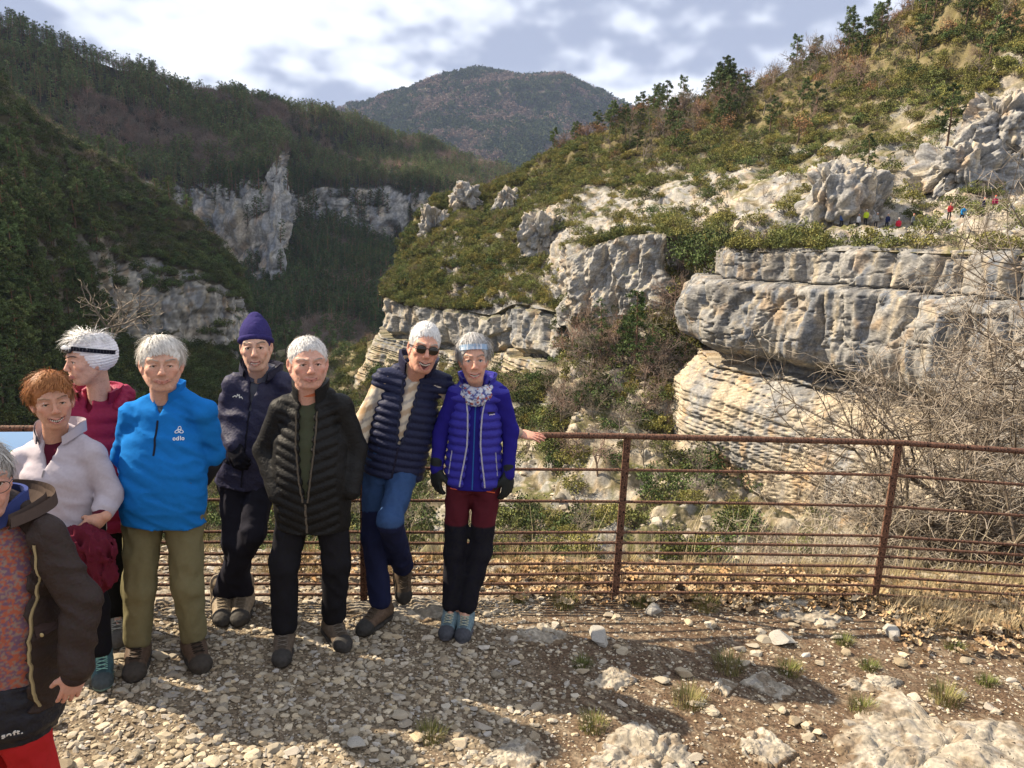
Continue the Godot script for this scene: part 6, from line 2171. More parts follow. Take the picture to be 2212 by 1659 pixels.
	for e in [-1.0, 1.0]:
		sphere_tris(lens, Vector3(0.032 * e, 0.002, 0.100), Vector3(0.0265, 0.0185, 0.005), 18, 10, func(q): return Color(0.018, 0.012, 0.010), Basis(Vector3.UP, 0.18 * e))
		var rim := []
		for q in 21:
			var a := TAU * q / 20.0
			rim.append(Vector3(0.032 * e + 0.0275 * cos(a) * (1.0 - 0.08 * sin(a)), 0.002 + 0.0195 * sin(a), 0.101 - 0.012 * maxf(0.0, cos(a) * e)))
		path_tube(gl, rim, 0.0019, 5, Color(0.06, 0.03, 0.015))
		path_tube(gl, [Vector3(0.059 * e, 0.010, 0.090), Vector3(0.072 * e, 0.010, 0.06), Vector3(0.080 * e, 0.008, 0.0), Vector3(0.080 * e, -0.004, -0.02)], 0.0022, 5, Color(0.05, 0.025, 0.015))
	path_tube(gl, [Vector3(-0.006, 0.008, 0.104), Vector3(0, 0.010, 0.107), Vector3(0.006, 0.008, 0.104)], 0.002, 5, Color(0.06, 0.03, 0.015))
	var sg := put("sunglasses", moved(gl, hx), M.gloss, o)
	var ln2 := MeshInstance3D.new()
	ln2.mesh = moved(lens, hx)
	ln2.material_override = M.gloss
	ln2.name = "lens"
	sg.add_child(ln2)
	var wt := Field.new()
	wt.cap(J.wr.lerp(J.er, 0.10), J.wr.lerp(J.er, 0.22), 0.032, 0.034, 0.01)
	job("watch", o, M.cloth, [[wt, 0.006, Color(0.02, 0.02, 0.022)]])

	# ---------------- woman in violet-blue down vest
	g = figure("vest", "woman with grey hair in violet-blue quilted vest and patterned neck scarf")
	o = g.o
	J = g.J
	hx = Transform3D(cam_basis(J.hd, 4, 3, 3) * Basis.from_scale(Vector3(1, 1.06, 1.04)), J.hd)
	face = {"fem": 1.0, "smile": 0.85, "open": 0.55, "squint": 0.0065, "skin": Color(0.55, 0.31, 0.225), "ruddy": 0.5, "wide": 0.93, "jaw": 0.86, "brow": Color(0.30, 0.25, 0.21), "lines": 0.0008, "iris": Color(0.16, 0.22, 0.28), "lip": Color(0.45, 0.17, 0.15), "neckw": 0.88}
	tw = [0.158, 0.150, 0.140, 0.14, 0.112, 0.048]
	td = [0.115, 0.11, 0.105, 0.11, 0.09, 0.055]
	vest = jacket(J, -0.03, tw, td, Z6, 0.010, 0.003)
	T = trunk_of(vest)
	body_job(o, J, hx, face, tw, td, T.a, T.lat, [])
	for s in ["l", "r"]:
		vest.cap(J.nk + Vector3(0, 0.035, -0.045), J["s" + s].lerp(J.nk, 0.12) + Vector3(0, -0.014, 0), 0.040, 0.053, 0.045)
	quilt(vest, 0.047, 0.012)
	vest.wedge(T, -0.05, 1.2, [0.060, 0.040, 0.030, 0.026, 0.030, 0.045, 0.055])
	job("vest", o, M.nylon, [[vest, 0.0078, noisy(Color(0.036, 0.032, 0.28))]])
	var fl := jacket(J, -0.045, tw, td, Z6, -0.006, 0.005)
	shoulders(fl, J, 0.047)
	for s in ["l", "r"]:
		arm(fl, J, s, 0.055, 0.049, 0.037)
	job("fleece", o, M.cloth, [[fl, 0.010, noisy(Color(0.021, 0.018, 0.18))]])
	var TF := trunk_of(fl)
	put("fleece_zip", strip_on(fl, TF, line_pts(Vector2(0, 0.01), Vector2(0, TF.ln * 0.85), 24), 0.007, 0.003, Color(0.02, 0.10, 0.32)), M.nylon, o)
	for e in [-1.0, 1.0]:
		var zp := []
		for q in [[0.02, 0.070], [0.12, 0.062], [0.24, 0.050], [0.4, 0.037], [0.55, 0.036], [0.7, 0.040], [0.82, 0.052], [0.9, 0.063]]:
			zp.append(Vector2(q[1] * e, T.ln * q[0]))
		put("vest_zip", strip_on(vest, T, zp, 0.008, 0.004, Color(0.38, 0.38, 0.46)), M.nylon, o)
		put("pocket_zip", strip_on(vest, T, line_pts(Vector2(0.135 * e, T.ln * 0.12), Vector2(0.120 * e, T.ln * 0.34), 6), 0.006, 0.003, Color(0.30, 0.30, 0.42)), M.nylon, o)
	put("vest_collar", collar_mesh(J.nk + Vector3(0, -0.005, -0.03), T.up, T.fwd, Vector2(0.075, 0.075), Vector2(0.098, 0.098), 0.082, 0.75, 0.012, Color(0.036, 0.032, 0.28), 0.02), M.nylon, o)
	put("chest_patch", strip_on(vest, T, line_pts(Vector2(0.068, T.ln * 0.70), Vector2(0.108, T.ln * 0.70), 4), 0.016, 0.004, Color(0.03, 0.025, 0.05)), M.cloth, o)
	text_on(o, "patch_lettering", "patagonia", vest, T, Vector2(0.088, T.ln * 0.693), 0.008, Color(0.75, 0.72, 0.75))
	var sc := ring_field(Transform3D(Basis.IDENTITY, J.nk), Vector3(0, 0.012, 0.0), 0.072, 0.072, 0.25, 0.024, 18)
	for k in 18:
		var a := TAU * k / 18
		var b := TAU * (k + 1) / 18
		sc.cap(Vector3(sin(a) * 0.07, -0.03, cos(a) * 0.076), Vector3(sin(b) * 0.07, -0.03, cos(b) * 0.076), 0.024, 0.024, 0.012)
	sc.ell(Vector3(0, -0.055, 0.075), Vector3(0.05, 0.03, 0.02), 0.02)
	sc.noise = NF
	sc.wr = 0.009
	sc.wf = Vector3(20, 34, 20)
	job("neck_scarf", o, M.cloth, [[sc, 0.006, func(p: Vector3, n: Vector3) -> Color:
		var a := NC.get_noise_3d(p.x * 38, p.y * 38, p.z * 38)
		var b := NC.get_noise_3d(p.x * 30 + 9, p.y * 30, p.z * 30)
		var c := Color(0.50, 0.55, 0.66)
		if a > 0.12:
			c = Color(0.10, 0.12, 0.30)
		elif a < -0.22:
			c = Color(0.65, 0.66, 0.70)
		if b > 0.3:
			c = Color(0.35, 0.10, 0.09)
		return c]])
	legs = legs_field(J, 0.080, 0.062, 0.054, 0.138, 0.10, 0.008, 0.03)
	job("trousers", o, M.cloth, [[legs, 0.011, func(p: Vector3, n: Vector3) -> Color:
		return (Color(0.085, 0.018, 0.026) if p.y > 0.62 else Color(0.016, 0.016, 0.022)) * (1.0 + 0.12 * NC.get_noise_3d(p.x * 50, p.y * 50, p.z * 50))]])
	var LT := trunk_of(legs)
	for e in [-1.0, 1.0]:
		put("pocket_zip", strip_on(legs, LT, line_pts(Vector2(0.06 * e, 0.035), Vector2(0.125 * e, 0.015 if e > 0 else 0.03), 5), 0.006, 0.003, Color(0.55, 0.10, 0.04)), M.nylon, o)
	for s in ["l", "r"]:
		boot(o, J["a" + s], J["t" + s], {"col": Color(0.16, 0.24, 0.28), "cap": Color(0.06, 0.065, 0.08), "sole": Color(0.10, 0.10, 0.12), "lace": Color(0.38, 0.40, 0.32), "shaft": 0.085, "size": 1.0})
		var gh := hand_field(hand_x(J["w" + s], Vector3(0, -1, 0.12), Vector3(-0.7 if s == "l" else 0.7, 0, 0.7), s == "r", 1.0), [0.35, 0.4, 0.45, 0.5, 0.5, 0.03], 0.005)
		gh.cap(Vector3(0, 0.05, 0), Vector3(0, 0.0, 0), 0.034, 0.033, 0.01)
		job("glove", o, M.leather, [[gh, 0.0042, Color(0.018, 0.02, 0.022)]])
	job("hair", o, M.hair, [[hair_base(hx, 0.013, 0.078, -0.075, 0.95), 0.005, Color(0.38, 0.37, 0.36)]])
	put("hair_strands", hair_mesh(hx, 8, 2100, Vector2(0.08, 0.14), Vector2(0.10, 0.38), 0.36, Vector3(0.0, 0.0, 0.1), scalp(0.062, -0.075), Color(0.62, 0.61, 0.60), Color(0.27, 0.26, 0.26), 0.0018, 0.088), M.hair, o)
	put("headband", band_mesh(hx, Vector3(0, 0.054, -0.010), 0.080, 0.099, -0.22, 0.028, 0.003, func(u, r):
		var a := NC.get_noise_2d(u * 40.0, r * 3.0)
		return Color(0.30, 0.42, 0.58).lerp(Color(0.55, 0.62, 0.72), sstep(-0.1, 0.2, a))), M.cloth, o)

	# ---------------- woman in lilac fleece
	g = figure("lilac", "smiling auburn-haired woman in pale lilac half-zip fleece holding a maroon garment")
	o = g.o
	J = g.J
	hx = Transform3D(cam_basis(J.hd, 6, 2, 4) * Basis.from_scale(Vector3(1.05, 1.04, 1.05)), J.hd)
	face = {"fem": 1.0, "smile": 1.2, "open": 0.62, "squint": 0.003, "skin": Color(0.50, 0.27, 0.185), "ruddy": 0.45, "wide": 1.0, "jaw": 0.95, "brow": Color(0.28, 0.18, 0.12), "lines": 0.0009, "neckw": 0.95}
	tw = [0.175, 0.17, 0.165, 0.16, 0.125, 0.052]
	td = [0.135, 0.135, 0.135, 0.135, 0.105, 0.06]
	tf = [0.0, 0.01, 0.015, 0.02, 0.005, -0.01]
	top = jacket(J, -0.05, tw, td, tf, 0.006, 0.008)
	T = trunk_of(top)
	var h1 := hand_field(hand_x(J.wr, Vector3(-0.8, -0.55, 0.15), Vector3(0.2, 0.3, 1), true, 0.95), [0.5, 0.55, 0.6, 0.6, 0.5, 0.02])
	h1.cap(Vector3(0, 0.0, 0), h1.xf.affine_inverse() * (J.er.lerp(J.wr, 0.3)), 0.025, 0.034, 0.02)
	body_job(o, J, hx, face, tw, td, T.a, T.lat, [h1])
	shoulders(top, J, 0.056)
	arm(top, J, "l", 0.062, 0.055, 0.044)
	arm(top, J, "r", 0.062, 0.060, 0.054, 0.07)
	top.wedge(T, 0.70, 1.2, [0.001, 0.034, 0.055, 0.07])
	job("fleece", o, M.cloth, [[top, 0.0095, noisy(Color(0.43, 0.39, 0.43), 0.1, 90.0)]])
	in_f = jacket(J, -0.05, tw, td, tf, -0.012, 0.0)
	in_f.wedge(trunk_of(in_f), 0.93, 1.2, [0.05, 0.06])
	job("undershirt", o, M.cloth, [[in_f, 0.011, Color(0.075, 0.014, 0.024)]])
	put("collar", collar_mesh(J.nk + Vector3(0, 0.015, -0.03), T.up, T.fwd, Vector2(0.075, 0.078), Vector2(0.098, 0.108), 0.085, 0.6, 0.008, Color(0.44, 0.40, 0.44), 0.05, 0.10), M.cloth, o)
	put("zip", strip_on(top, T, line_pts(Vector2(0, T.ln * 0.64), Vector2(0, T.ln * 0.71), 4), 0.008, 0.003, Color(0.30, 0.28, 0.30)), M.cloth, o)
	var cf := Field.new()
	cf.cap(J.er.lerp(J.wr, 0.5), J.er.lerp(J.wr, 0.64), 0.046, 0.044, 0.01)
	job("cuff", o, M.cloth, [[cf, 0.007, Color(0.09, 0.018, 0.03)]])
	legs = legs_field(J, 0.085, 0.062, 0.052, 0.165, 0.12, 0.007)
	job("trousers", o, M.cloth, [[legs, 0.0125, noisy(Color(0.014, 0.015, 0.016))]])
	for s in ["l", "r"]:
		boot(o, J["a" + s], J["t" + s], {"col": Color(0.05, 0.11, 0.13), "cap": Color(0.06, 0.075, 0.08), "sole": Color(0.16, 0.24, 0.21), "lace": Color(0.22, 0.42, 0.36), "shaft": 0.10, "size": 1.02})
	job("hair", o, M.hair, [[hair_base(hx, 0.012, 0.064, -0.07, 1.0), 0.005, Color(0.30, 0.12, 0.045)]])
	put("hair_strands", hair_mesh(hx, 9, 2100, Vector2(0.05, 0.10), Vector2(0.10, 0.42), 0.5, Vector3(-0.5, 0.1, 0.1), scalp(0.058, -0.075), Color(0.46, 0.20, 0.07), Color(0.22, 0.09, 0.035), 0.0017, 0.062), M.hair, o)
	# the garment she holds, a thing of its own
	var cl := Field.new()
	var hc: Vector3 = J.wr + Vector3(-0.06, -0.06, 0.05)
	cl.cap(hc + Vector3(0.02, 0.02, 0), hc + Vector3(0.10, -0.06, -0.01), 0.045, 0.055, 0.03)
	cl.cap(hc + Vector3(0.06, -0.04, -0.01), hc + Vector3(0.085, -0.20, -0.02), 0.060, 0.058, 0.03)
	cl.cap(hc + Vector3(-0.02, 0.0, 0), hc + Vector3(0.03, -0.26, -0.01), 0.045, 0.042, 0.03)
	cl.cap(hc + Vector3(0.07, -0.18, -0.02), hc + Vector3(0.02, -0.34, -0.01), 0.050, 0.016, 0.03)
	cl.cap(hc + Vector3(-0.09, 0.0, 0), hc + Vector3(0.0, -0.02, 0), 0.04, 0.045, 0.03)
	cl.noise = NF
	cl.wr = 0.018
	cl.wf = Vector3(15, 6, 15)
	var gar := thing("folded_jacket", hc)
	world_parts[gar] = true
	tag(gar, "maroon jacket hanging over the lilac-fleeced woman's hands", "jacket")
	job("cloth", gar, M.cloth, [[cl, 0.0075, noisy(Color(0.105, 0.016, 0.030))]])

	# ---------------- woman in maroon down jacket, in profile
	g = figure("maroon", "woman in maroon down jacket and white knitted hat with headlamp, looking left")
	o = g.o
	J = g.J
	hx = Transform3D(cam_basis(J.hd, -66, -4, 4) * Basis.from_scale(Vector3(1.05, 1.07, 1.06)), J.hd)
	face = {"fem": 1.0, "smile": 0.35, "squint": 0.005, "skin": Color(0.55, 0.33, 0.25), "ruddy": 0.35, "wide": 1.0, "jaw": 1.0, "brow": Color(0.12, 0.09, 0.08), "lines": 0.0008, "neckw": 0.95, "lip": Color(0.46, 0.16, 0.16)}
	tw = [0.175, 0.17, 0.165, 0.16, 0.125, 0.055]
	td = [0.13, 0.13, 0.13, 0.13, 0.105, 0.06]
	top = jacket(J, -0.2, tw, td, Z6, 0.012, 0.004)
	T = trunk_of(top)
	body_job(o, J, hx, face, tw, td, T.a, T.lat, [])
	shoulders(top, J, 0.058)
	for s in ["l", "r"]:
		arm(top, J, s, 0.066, 0.058, 0.046)
	quilt(top, 0.075, 0.012, 9.0, 0.0)
	top.wedge(T, 0.84, 1.2, [0.001, 0.03, 0.045], [-0.02, -0.03])
	job("jacket", o, M.nylon, [[top, 0.0095, noisy(Color(0.235, 0.018, 0.055))]])
	in_f = jacket(J, -0.2, tw, td, Z6, -0.012, 0.0)
	job("undershirt", o, M.cloth, [[in_f, 0.018, Color(0.13, 0.012, 0.03)]])
	put("collar", collar_mesh(J.nk + Vector3(0, 0.010, -0.03), T.up, T.fwd, Vector2(0.088, 0.085), Vector2(0.105, 0.105), 0.075, 0.7, 0.018, Color(0.24, 0.02, 0.058), 0.02), M.nylon, o)
	var hood := Field.new()
	hood.noise = NF
	hood.wr = 0.007
	hood.cap(J.nk + Vector3(-0.03, 0.02, -0.12), J.nk + Vector3(0.10, 0.015, -0.10), 0.05, 0.055, 0.03)
	hood.cap(J.nk + Vector3(0.10, 0.015, -0.10), J.nk + Vector3(0.125, -0.02, -0.01), 0.055, 0.032, 0.03)
	job("hood", o, M.nylon, [[hood, 0.0085, noisy(Color(0.235, 0.018, 0.055))]])
	legs = legs_field(J, 0.085, 0.062, 0.054, 0.160, 0.12, 0.008)
	job("trousers", o, M.cloth, [[legs, 0.0125, noisy(Color(0.013, 0.013, 0.015))]])
	for s in ["l", "r"]:
		boot(o, J["a" + s], J["t" + s], {"col": Color(0.17, 0.16, 0.14), "cap": Color(0.12, 0.11, 0.10), "sole": Color(0.12, 0.12, 0.11), "lace": Color(0.42, 0.42, 0.38), "shaft": 0.11, "size": 1.02})
	var hat := Field.new()
	hat.xf = hx
	hat.noise = NF
	hat.strands = 0.0035
	hat.ell(Vector3(0, 0.045, -0.022), Vector3(0.085, 0.088, 0.105), 0.01)
	hat.ell(Vector3(0, 0.015, -0.075), Vector3(0.07, 0.075, 0.06), 0.03)
	hat.ell(Vector3(0, -0.10, 0.10), Vector3(0.13, 0.148, 0.088), 0.008, 1)
	hat.ell(Vector3(0, -0.27, 0.0), Vector3(0.25, 0.2, 0.25), 0.01, 1)
	hat.ell(Vector3(0, 0.0, -0.022), Vector3(0.094, 0.068, 0.062), 0.03)
	hat.ell(Vector3(0, 0.175, -0.06), Vector3(0.07, 0.06, 0.07), 0.008, 1)
	hat.q_gap = 0.014
	hat.q_amp = 0.004
	hat.q_at = Vector3.ZERO
	hat.q_up = Vector3.UP
	hat.q_lat = Vector3.RIGHT
	job("knitted_hat", o, M.cloth, [[hat, 0.0042, noisy(Color(0.72, 0.71, 0.74), 0.12, 150.0)]])
	job("hair", o, M.hair, [[hair_base(hx, 0.004, 0.052, -0.03), 0.006, Color(0.40, 0.39, 0.38)]])
	put("hair_strands", hair_mesh(hx, 10, 420, Vector2(0.04, 0.08), Vector2(0.2, 0.55), 0.7, Vector3(0, 0.3, -0.2), func(p, r): return p.y > 0.095, Color(0.80, 0.79, 0.77), Color(0.55, 0.54, 0.53), 0.0018), M.hair, o)
	# the headlamp is worn over the hat
	var hl := thing("headlamp", hx * Vector3(0, 0.05, 0.1))
	world_parts[hl] = true
	tag(hl, "small headlamp on a black strap over the white knitted hat", "headlamp")
	put("strap", band_mesh(hx, Vector3(0, 0.042, -0.020), 0.094, 0.114, -0.26, 0.020, 0.003, func(u, r):
		return Color(0.30, 0.30, 0.33) if NC.get_noise_2d(u * 60.0, 3.0) > 0.34 else Color(0.018, 0.018, 0.025)), M.cloth, hl)
	var lampf := Field.new()
	lampf.xf = hx
	lampf.ell(Vector3(0, 0.068, 0.094), Vector3(0.029, 0.019, 0.018), 0.006)
	lampf.cap(Vector3(-0.02, 0.062, 0.09), Vector3(0.02, 0.062, 0.09), 0.017, 0.017, 0.006)
	job("housing", hl, M.gloss, [[lampf, 0.003, func(p: Vector3, n: Vector3) -> Color: return Color(0.45, 0.46, 0.48) if p.y > 0.068 else Color(0.03, 0.03, 0.035)]])

	# ---------------- woman in brown jacket at the left edge
	g = figure("brown", "grey-haired woman at the left edge in open dark brown padded jacket and red trousers")
	o = g.o
	J = g.J
	hx = Transform3D(cam_basis(J.hd, 14, 0, 0) * Basis.from_scale(Vector3(1.1, 1.06, 1.06)), J.hd)
	face = {"smile": 0.5, "squint": 0.006, "skin": Color(0.53, 0.29, 0.22), "ruddy": 0.5, "wide": 1.04, "jaw": 1.06, "brow": Color(0.35, 0.3, 0.27), "lines": 0.0009}
	tw = [0.20, 0.20, 0.195, 0.175, 0.135, 0.055]
	td = [0.15, 0.155, 0.155, 0.145, 0.11, 0.06]
	top = jacket(J, -0.22, tw, td, Z6, 0.022, 0.010)
	T = trunk_of(top)
	var bh := hand_field(hand_x(J.wr, Vector3(-0.25, -1, 0.15), Vector3(0.55, 0, 0.8), true, 0.9), [0.3, 0.35, 0.4, 0.45, 0.4, 0.04])
	body_job(o, J, hx, face, tw, td, T.a + Vector3(0, 0.15, 0), T.lat, [bh])
	shoulders(top, J, 0.060)
	for s in ["l", "r"]:
		arm(top, J, s, 0.068, 0.070, 0.058, 0.02)
	top.wedge(T, -0.1, 1.3, [0.115, 0.125, 0.125, 0.12, 0.12, 0.10, 0.08], [0.045, 0.02])
	job("jacket", o, M.nylon, [[top, 0.0085, noisy(Color(0.036, 0.025, 0.023))]])
	var sw := jacket(J, -0.22, tw, td, Z6, -0.006, 0.003)
	sw.wedge(trunk_of(sw), 0.9, 1.2, [0.03, 0.06])
	job("sweater", o, M.cloth, [[sw, 0.0065, func(p: Vector3, n: Vector3) -> Color:
		var a := NC.get_noise_3d(p.x * 46 + p.y * 10, p.y * 70, p.z * 30)
		var b := NC.get_noise_3d(p.x * 60, p.y * 95, p.z * 40 + 5)
		var c := Color(0.34, 0.10, 0.06).lerp(Color(0.15, 0.09, 0.13), sstep(-0.06, 0.06, a + 0.1 * sin(p.y * 70)))
		return c.lerp(Color(0.24, 0.17, 0.14), sstep(0.12, 0.2, b))]])
	var bag := Field.new()
	var hb: Vector3 = (J.hl + J.hr) * 0.5
	bag.torso(hb + Vector3(0, -0.34, 0), hb + Vector3(0, -0.12, 0), T.lat, [0.19, 0.21, 0.205, 0.20], [0.15, 0.172, 0.168, 0.16], [0.01, 0.015, 0.01, 0.0], 0.03)
	bag.noise = NF
	bag.wr = 0.006
	bag.q_gap = 0.06
	bag.q_amp = 0.006
	bag.q_at = hb
	bag.q_up = Vector3(0.12, 1, 0).normalized()
	bag.q_lat = T.lat
	job("waist_pouch", o, M.nylon, [[bag, 0.0085, noisy(Color(0.020, 0.020, 0.027))]])
	text_on(o, "pouch_lettering", "soft.", bag, trunk_of(bag), Vector2(0.125, 0.075), 0.030, Color(0.7, 0.7, 0.68))
	var fur := collar_mesh(J.nk + Vector3(0, 0.010, -0.035), T.up, T.fwd, Vector2(0.10, 0.10), Vector2(0.14, 0.14), 0.07, 0.75, 0.03, Color(0.075, 0.055, 0.048), 0.03, 0.2)
	put("fleece_collar", fur, M.cloth, o)
	put("neckerchief", collar_mesh(J.nk + Vector3(0, 0.020, -0.03), T.up, T.fwd, Vector2(0.085, 0.09), Vector2(0.078, 0.082), 0.075, 0.25, 0.012, Color(0.045, 0.06, 0.18), 0.045), M.cloth, o)
	var zl := []
	for q in [0.03, 0.15, 0.3, 0.45, 0.6, 0.75, 0.86]:
		zl.append(Vector2(0.192 - 0.022 * q - 0.012 * sin(q * 5.0), T.ln * q))
	put("zip", strip_on(top, T, zl, 0.008, 0.005, Color(0.30, 0.24, 0.13)), M.gloss, o)
	put("pocket_flap", strip_on(top, T, line_pts(Vector2(0.185, T.ln * 0.42), Vector2(0.215, T.ln * 0.43), 4), 0.045, 0.008, Color(0.05, 0.035, 0.033)), M.nylon, o)
	var bt := Tris.new()
	sphere_tris(bt, top.hit(T.a + T.up * T.ln * 0.405 + T.lat * 0.20 + T.fwd * 0.4, -T.fwd) + T.fwd * 0.009, Vector3(0.008, 0.008, 0.004), 12, 8, func(q): return Color(0.42, 0.33, 0.16))
	put("stud", bt.mesh(), M.gloss, o)
	var ck := Field.new()
	ck.cap(J.wr + (J.er - J.wr).normalized() * 0.065, J.wr + (J.er - J.wr).normalized() * 0.0, 0.050, 0.047, 0.01)
	job("knit_cuff", o, M.cloth, [[ck, 0.006, noisy(Color(0.045, 0.033, 0.032), 0.3, 180.0)]])
	legs = legs_field(J, 0.105, 0.08, 0.07, 0.19, 0.14, 0.008, 0.05)
	job("trousers", o, M.cloth, [[legs, 0.0125, noisy(Color(0.42, 0.025, 0.028))]])
	for s in ["l", "r"]:
		boot(o, J["a" + s], J["t" + s], {"col": Color(0.10, 0.09, 0.08)})
	job("hair", o, M.hair, [[hair_base(hx, 0.012, 0.055, -0.07, 1.04), 0.005, Color(0.34, 0.32, 0.30)]])
	put("hair_strands", hair_mesh(hx, 11, 1300, Vector2(0.06, 0.11), Vector2(0.10, 0.32), 0.4, Vector3(0.0, 0.0, 0.0), scalp(0.062, -0.075), Color(0.52, 0.50, 0.47), Color(0.25, 0.23, 0.21), 0.0024), M.hair, o)
	var gg := Tris.new()
	for e in [-1.0, 1.0]:
		var rim2 := []
		for q in 17:
			var a := TAU * q / 16.0
			rim2.append(Vector3(0.032 * e + 0.025 * cos(a), -0.004 + 0.018 * sin(a), 0.103 - 0.008 * maxf(0.0, cos(a) * e)))
		path_tube(gg, rim2, 0.0013, 5, Color(0.05, 0.035, 0.03))
		path_tube(gg, [Vector3(0.056 * e, 0.004, 0.095), Vector3(0.074 * e, 0.004, 0.06), Vector3(0.082 * e, 0.002, -0.005)], 0.0015, 5, Color(0.05, 0.035, 0.03))
	path_tube(gg, [Vector3(-0.008, 0.0, 0.105), Vector3(0, 0.002, 0.108), Vector3(0.008, 0.0, 0.105)], 0.0014, 5, Color(0.05, 0.035, 0.03))
	put("glasses", moved(gg, hx), M.gloss, o)
	finish_jobs()
	# what is sewn or fixed to a garment belongs to it
	var owner_of := {"laces": ["boot"], "hair_strands": ["hair"], "eyelashes": ["eye"], "zip": ["vest", "jacket", "pullover", "fleece"], "collar": ["vest", "jacket", "pullover", "fleece"], "vest_zip": ["vest"], "vest_collar": ["vest"], "fleece_zip": ["fleece"], "chest_patch": ["vest"], "patch_lettering": ["vest"], "chest_emblem": ["jacket", "pullover"], "chest_lettering": ["pullover"], "pouch_lettering": ["waist_pouch"], "pocket_flap": ["jacket"], "stud": ["jacket"], "fleece_collar": ["jacket"], "hood": ["jacket"], "knit_cuff": ["jacket"], "cuff": ["pullover", "fleece"], "shirt_collar": ["shirt"], "tee_collar": ["shirt"], "inner_collar": ["midlayer"]}
	for w in world_parts.keys():
		var kids: Array = w.get_children()
		var taken := {}
		for c in kids:
			var kind := String(c.name).rstrip("0123456789")
			if not owner_of.has(kind):
				continue
			for want in owner_of[kind]:
				var got: Node3D = null
				for h in kids:
					if String(h.name).rstrip("0123456789") == want and not taken.has([kind, h]):
						got = h
						break
				if got != null:
					if kind in ["laces", "eyelashes"]:
						taken[[kind, got]] = true
					var at: Transform3D = c.transform
					at.origin -= got.position
					w.remove_child(c)
					c.name = kind
					got.add_child(c, true)
					c.transform = at
					break
# ------------------------------------------------------------------ the terrace
func edge_z(x: float) -> float:
	return -4.98 + 0.2 * NZ.get_noise_2d(x * 0.6, 4.0) - 0.12 * sstep(0.5, 2.0, x)

func ground_y(x: float, z: float) -> float:
	var y := 0.014 * NZ.get_noise_2d(x * 1.1, z * 1.1) + 0.006 * NZ.get_noise_2d(x * 5.0, z * 5.0 + 8)
	if z > -2.75:
		y += 0.3 * (z + 2.75) * sstep(-2.75, -1.8, z) * sstep(3.0, 0.5, z) + 0.6 * sstep(-2.0, 0.5, z)
	var e := edge_z(x) - z
	if e > -0.35:
		var t := e + 0.35
		y -= 0.35 * t * t if t < 1.5 else 0.35 * 2.25 + 1.05 * (minf(t, 6.0) - 1.5) + 0.52 * maxf(0.0, t - 6.0)
	return y

func gravelly(x: float, z: float) -> float:
	return sstep(0.9, -0.7, x + 0.5 * NZ.get_noise_2d(x * 1.4, z * 1.4 + 30))

func slab_mesh(sd: int, pts: Array, h: float) -> ArrayMesh:
	# a flat outcrop with the given outline (x, z)
	var n := 110
	var rings := 34
	var c := Vector2.ZERO
	for p in pts:
		c += p
	c /= pts.size()
	var v := PackedVector3Array()
	var col := PackedColorArray()
	for i in n:
		var f := float(i) / n * pts.size()
		var k := int(f)
		var e: Vector2 = c + (pts[k].lerp(pts[(k + 1) % pts.size()], f - k) - c) * (1.0 + 0.12 * NZ.get_noise_2d(i * 0.6, sd))
		for j in rings:
			var t := float(j) / (rings - 1)
			var p: Vector2 = c.lerp(e, t * 1.04)
			var y := ground_y(p.x, p.y)
			var up := h * 0.5 * (1.0 - pow(t, 5.0)) - 0.05 * sstep(0.93, 1.0, t)
			up += h * 0.4 * NZ.get_noise_2d(p.x * 3.5 + sd, p.y * 3.5) * (1.0 - t * t) + 0.006 * NZ.get_noise_2d(p.x * 14, p.y * 14 + sd) + 0.005 * NZ.get_noise_2d(p.x * 40, p.y * 40)
			up += h * 0.28 * blocks(Vector3(p.x, 0.3 * sd, p.y), 0.33) * (1.0 - pow(t, 4.0)) + 0.006 * blocks(Vector3(p.x, sd, p.y), 0.06)
			var crack := 1.0 - absf(NZ.get_noise_2d(p.x * 2.2 + 60, p.y * 2.2 + sd)) * 9.0
			if crack > 0.0:
				up -= 0.02 * crack
			v.append(Vector3(p.x, y + up, p.y))
			var a := NC.get_noise_2d(p.x * 5 + sd, p.y * 5)
			var b := NC.get_noise_2d(p.x * 30, p.y * 30)
			var k2 := Color(0.36, 0.315, 0.25).lerp(Color(0.47, 0.42, 0.34), sstep(-0.3, 0.3, a))
			k2 = k2.lerp(Color(0.30, 0.28, 0.26), sstep(0.22, 0.45, NC.get_noise_2d(p.x * 9, p.y * 9 + 40)) * 0.7)
			if t > 0.72 and NC.get_noise_2d(p.x * 7 + 3, p.y * 7) + (t - 0.86) * 3.0 > 0.05:
				k2 = Color(0.20, 0.145, 0.095)
			elif NC.get_noise_2d(p.x * 6 + 90, p.y * 6) > 0.24:
				k2 = k2.lerp(Color(0.24, 0.18, 0.12), 0.7)
			col.append(k2 * (1.0 + 0.3 * b))
	var idx := PackedInt32Array()
	for i in n:
		var i2 := (i + 1) % n
		for j in rings - 1:
			var a := i * rings + j
			var b := i2 * rings + j
			for q in [a, b, a + 1, a + 1, b, b + 1]:
				idx.append(q)
	# wind the faces so that they look up

	var nn := smooth_normals(v, idx)
	var sumy := 0.0
	for q in nn:
		sumy += q.y
	if sumy < 0:
		for q in range(0, idx.size(), 3):
			var w := idx[q + 1]
			idx[q + 1] = idx[q + 2]
			idx[q + 2] = w
		nn = smooth_normals(v, idx)
	return mesh_of(v, nn, col, idx)

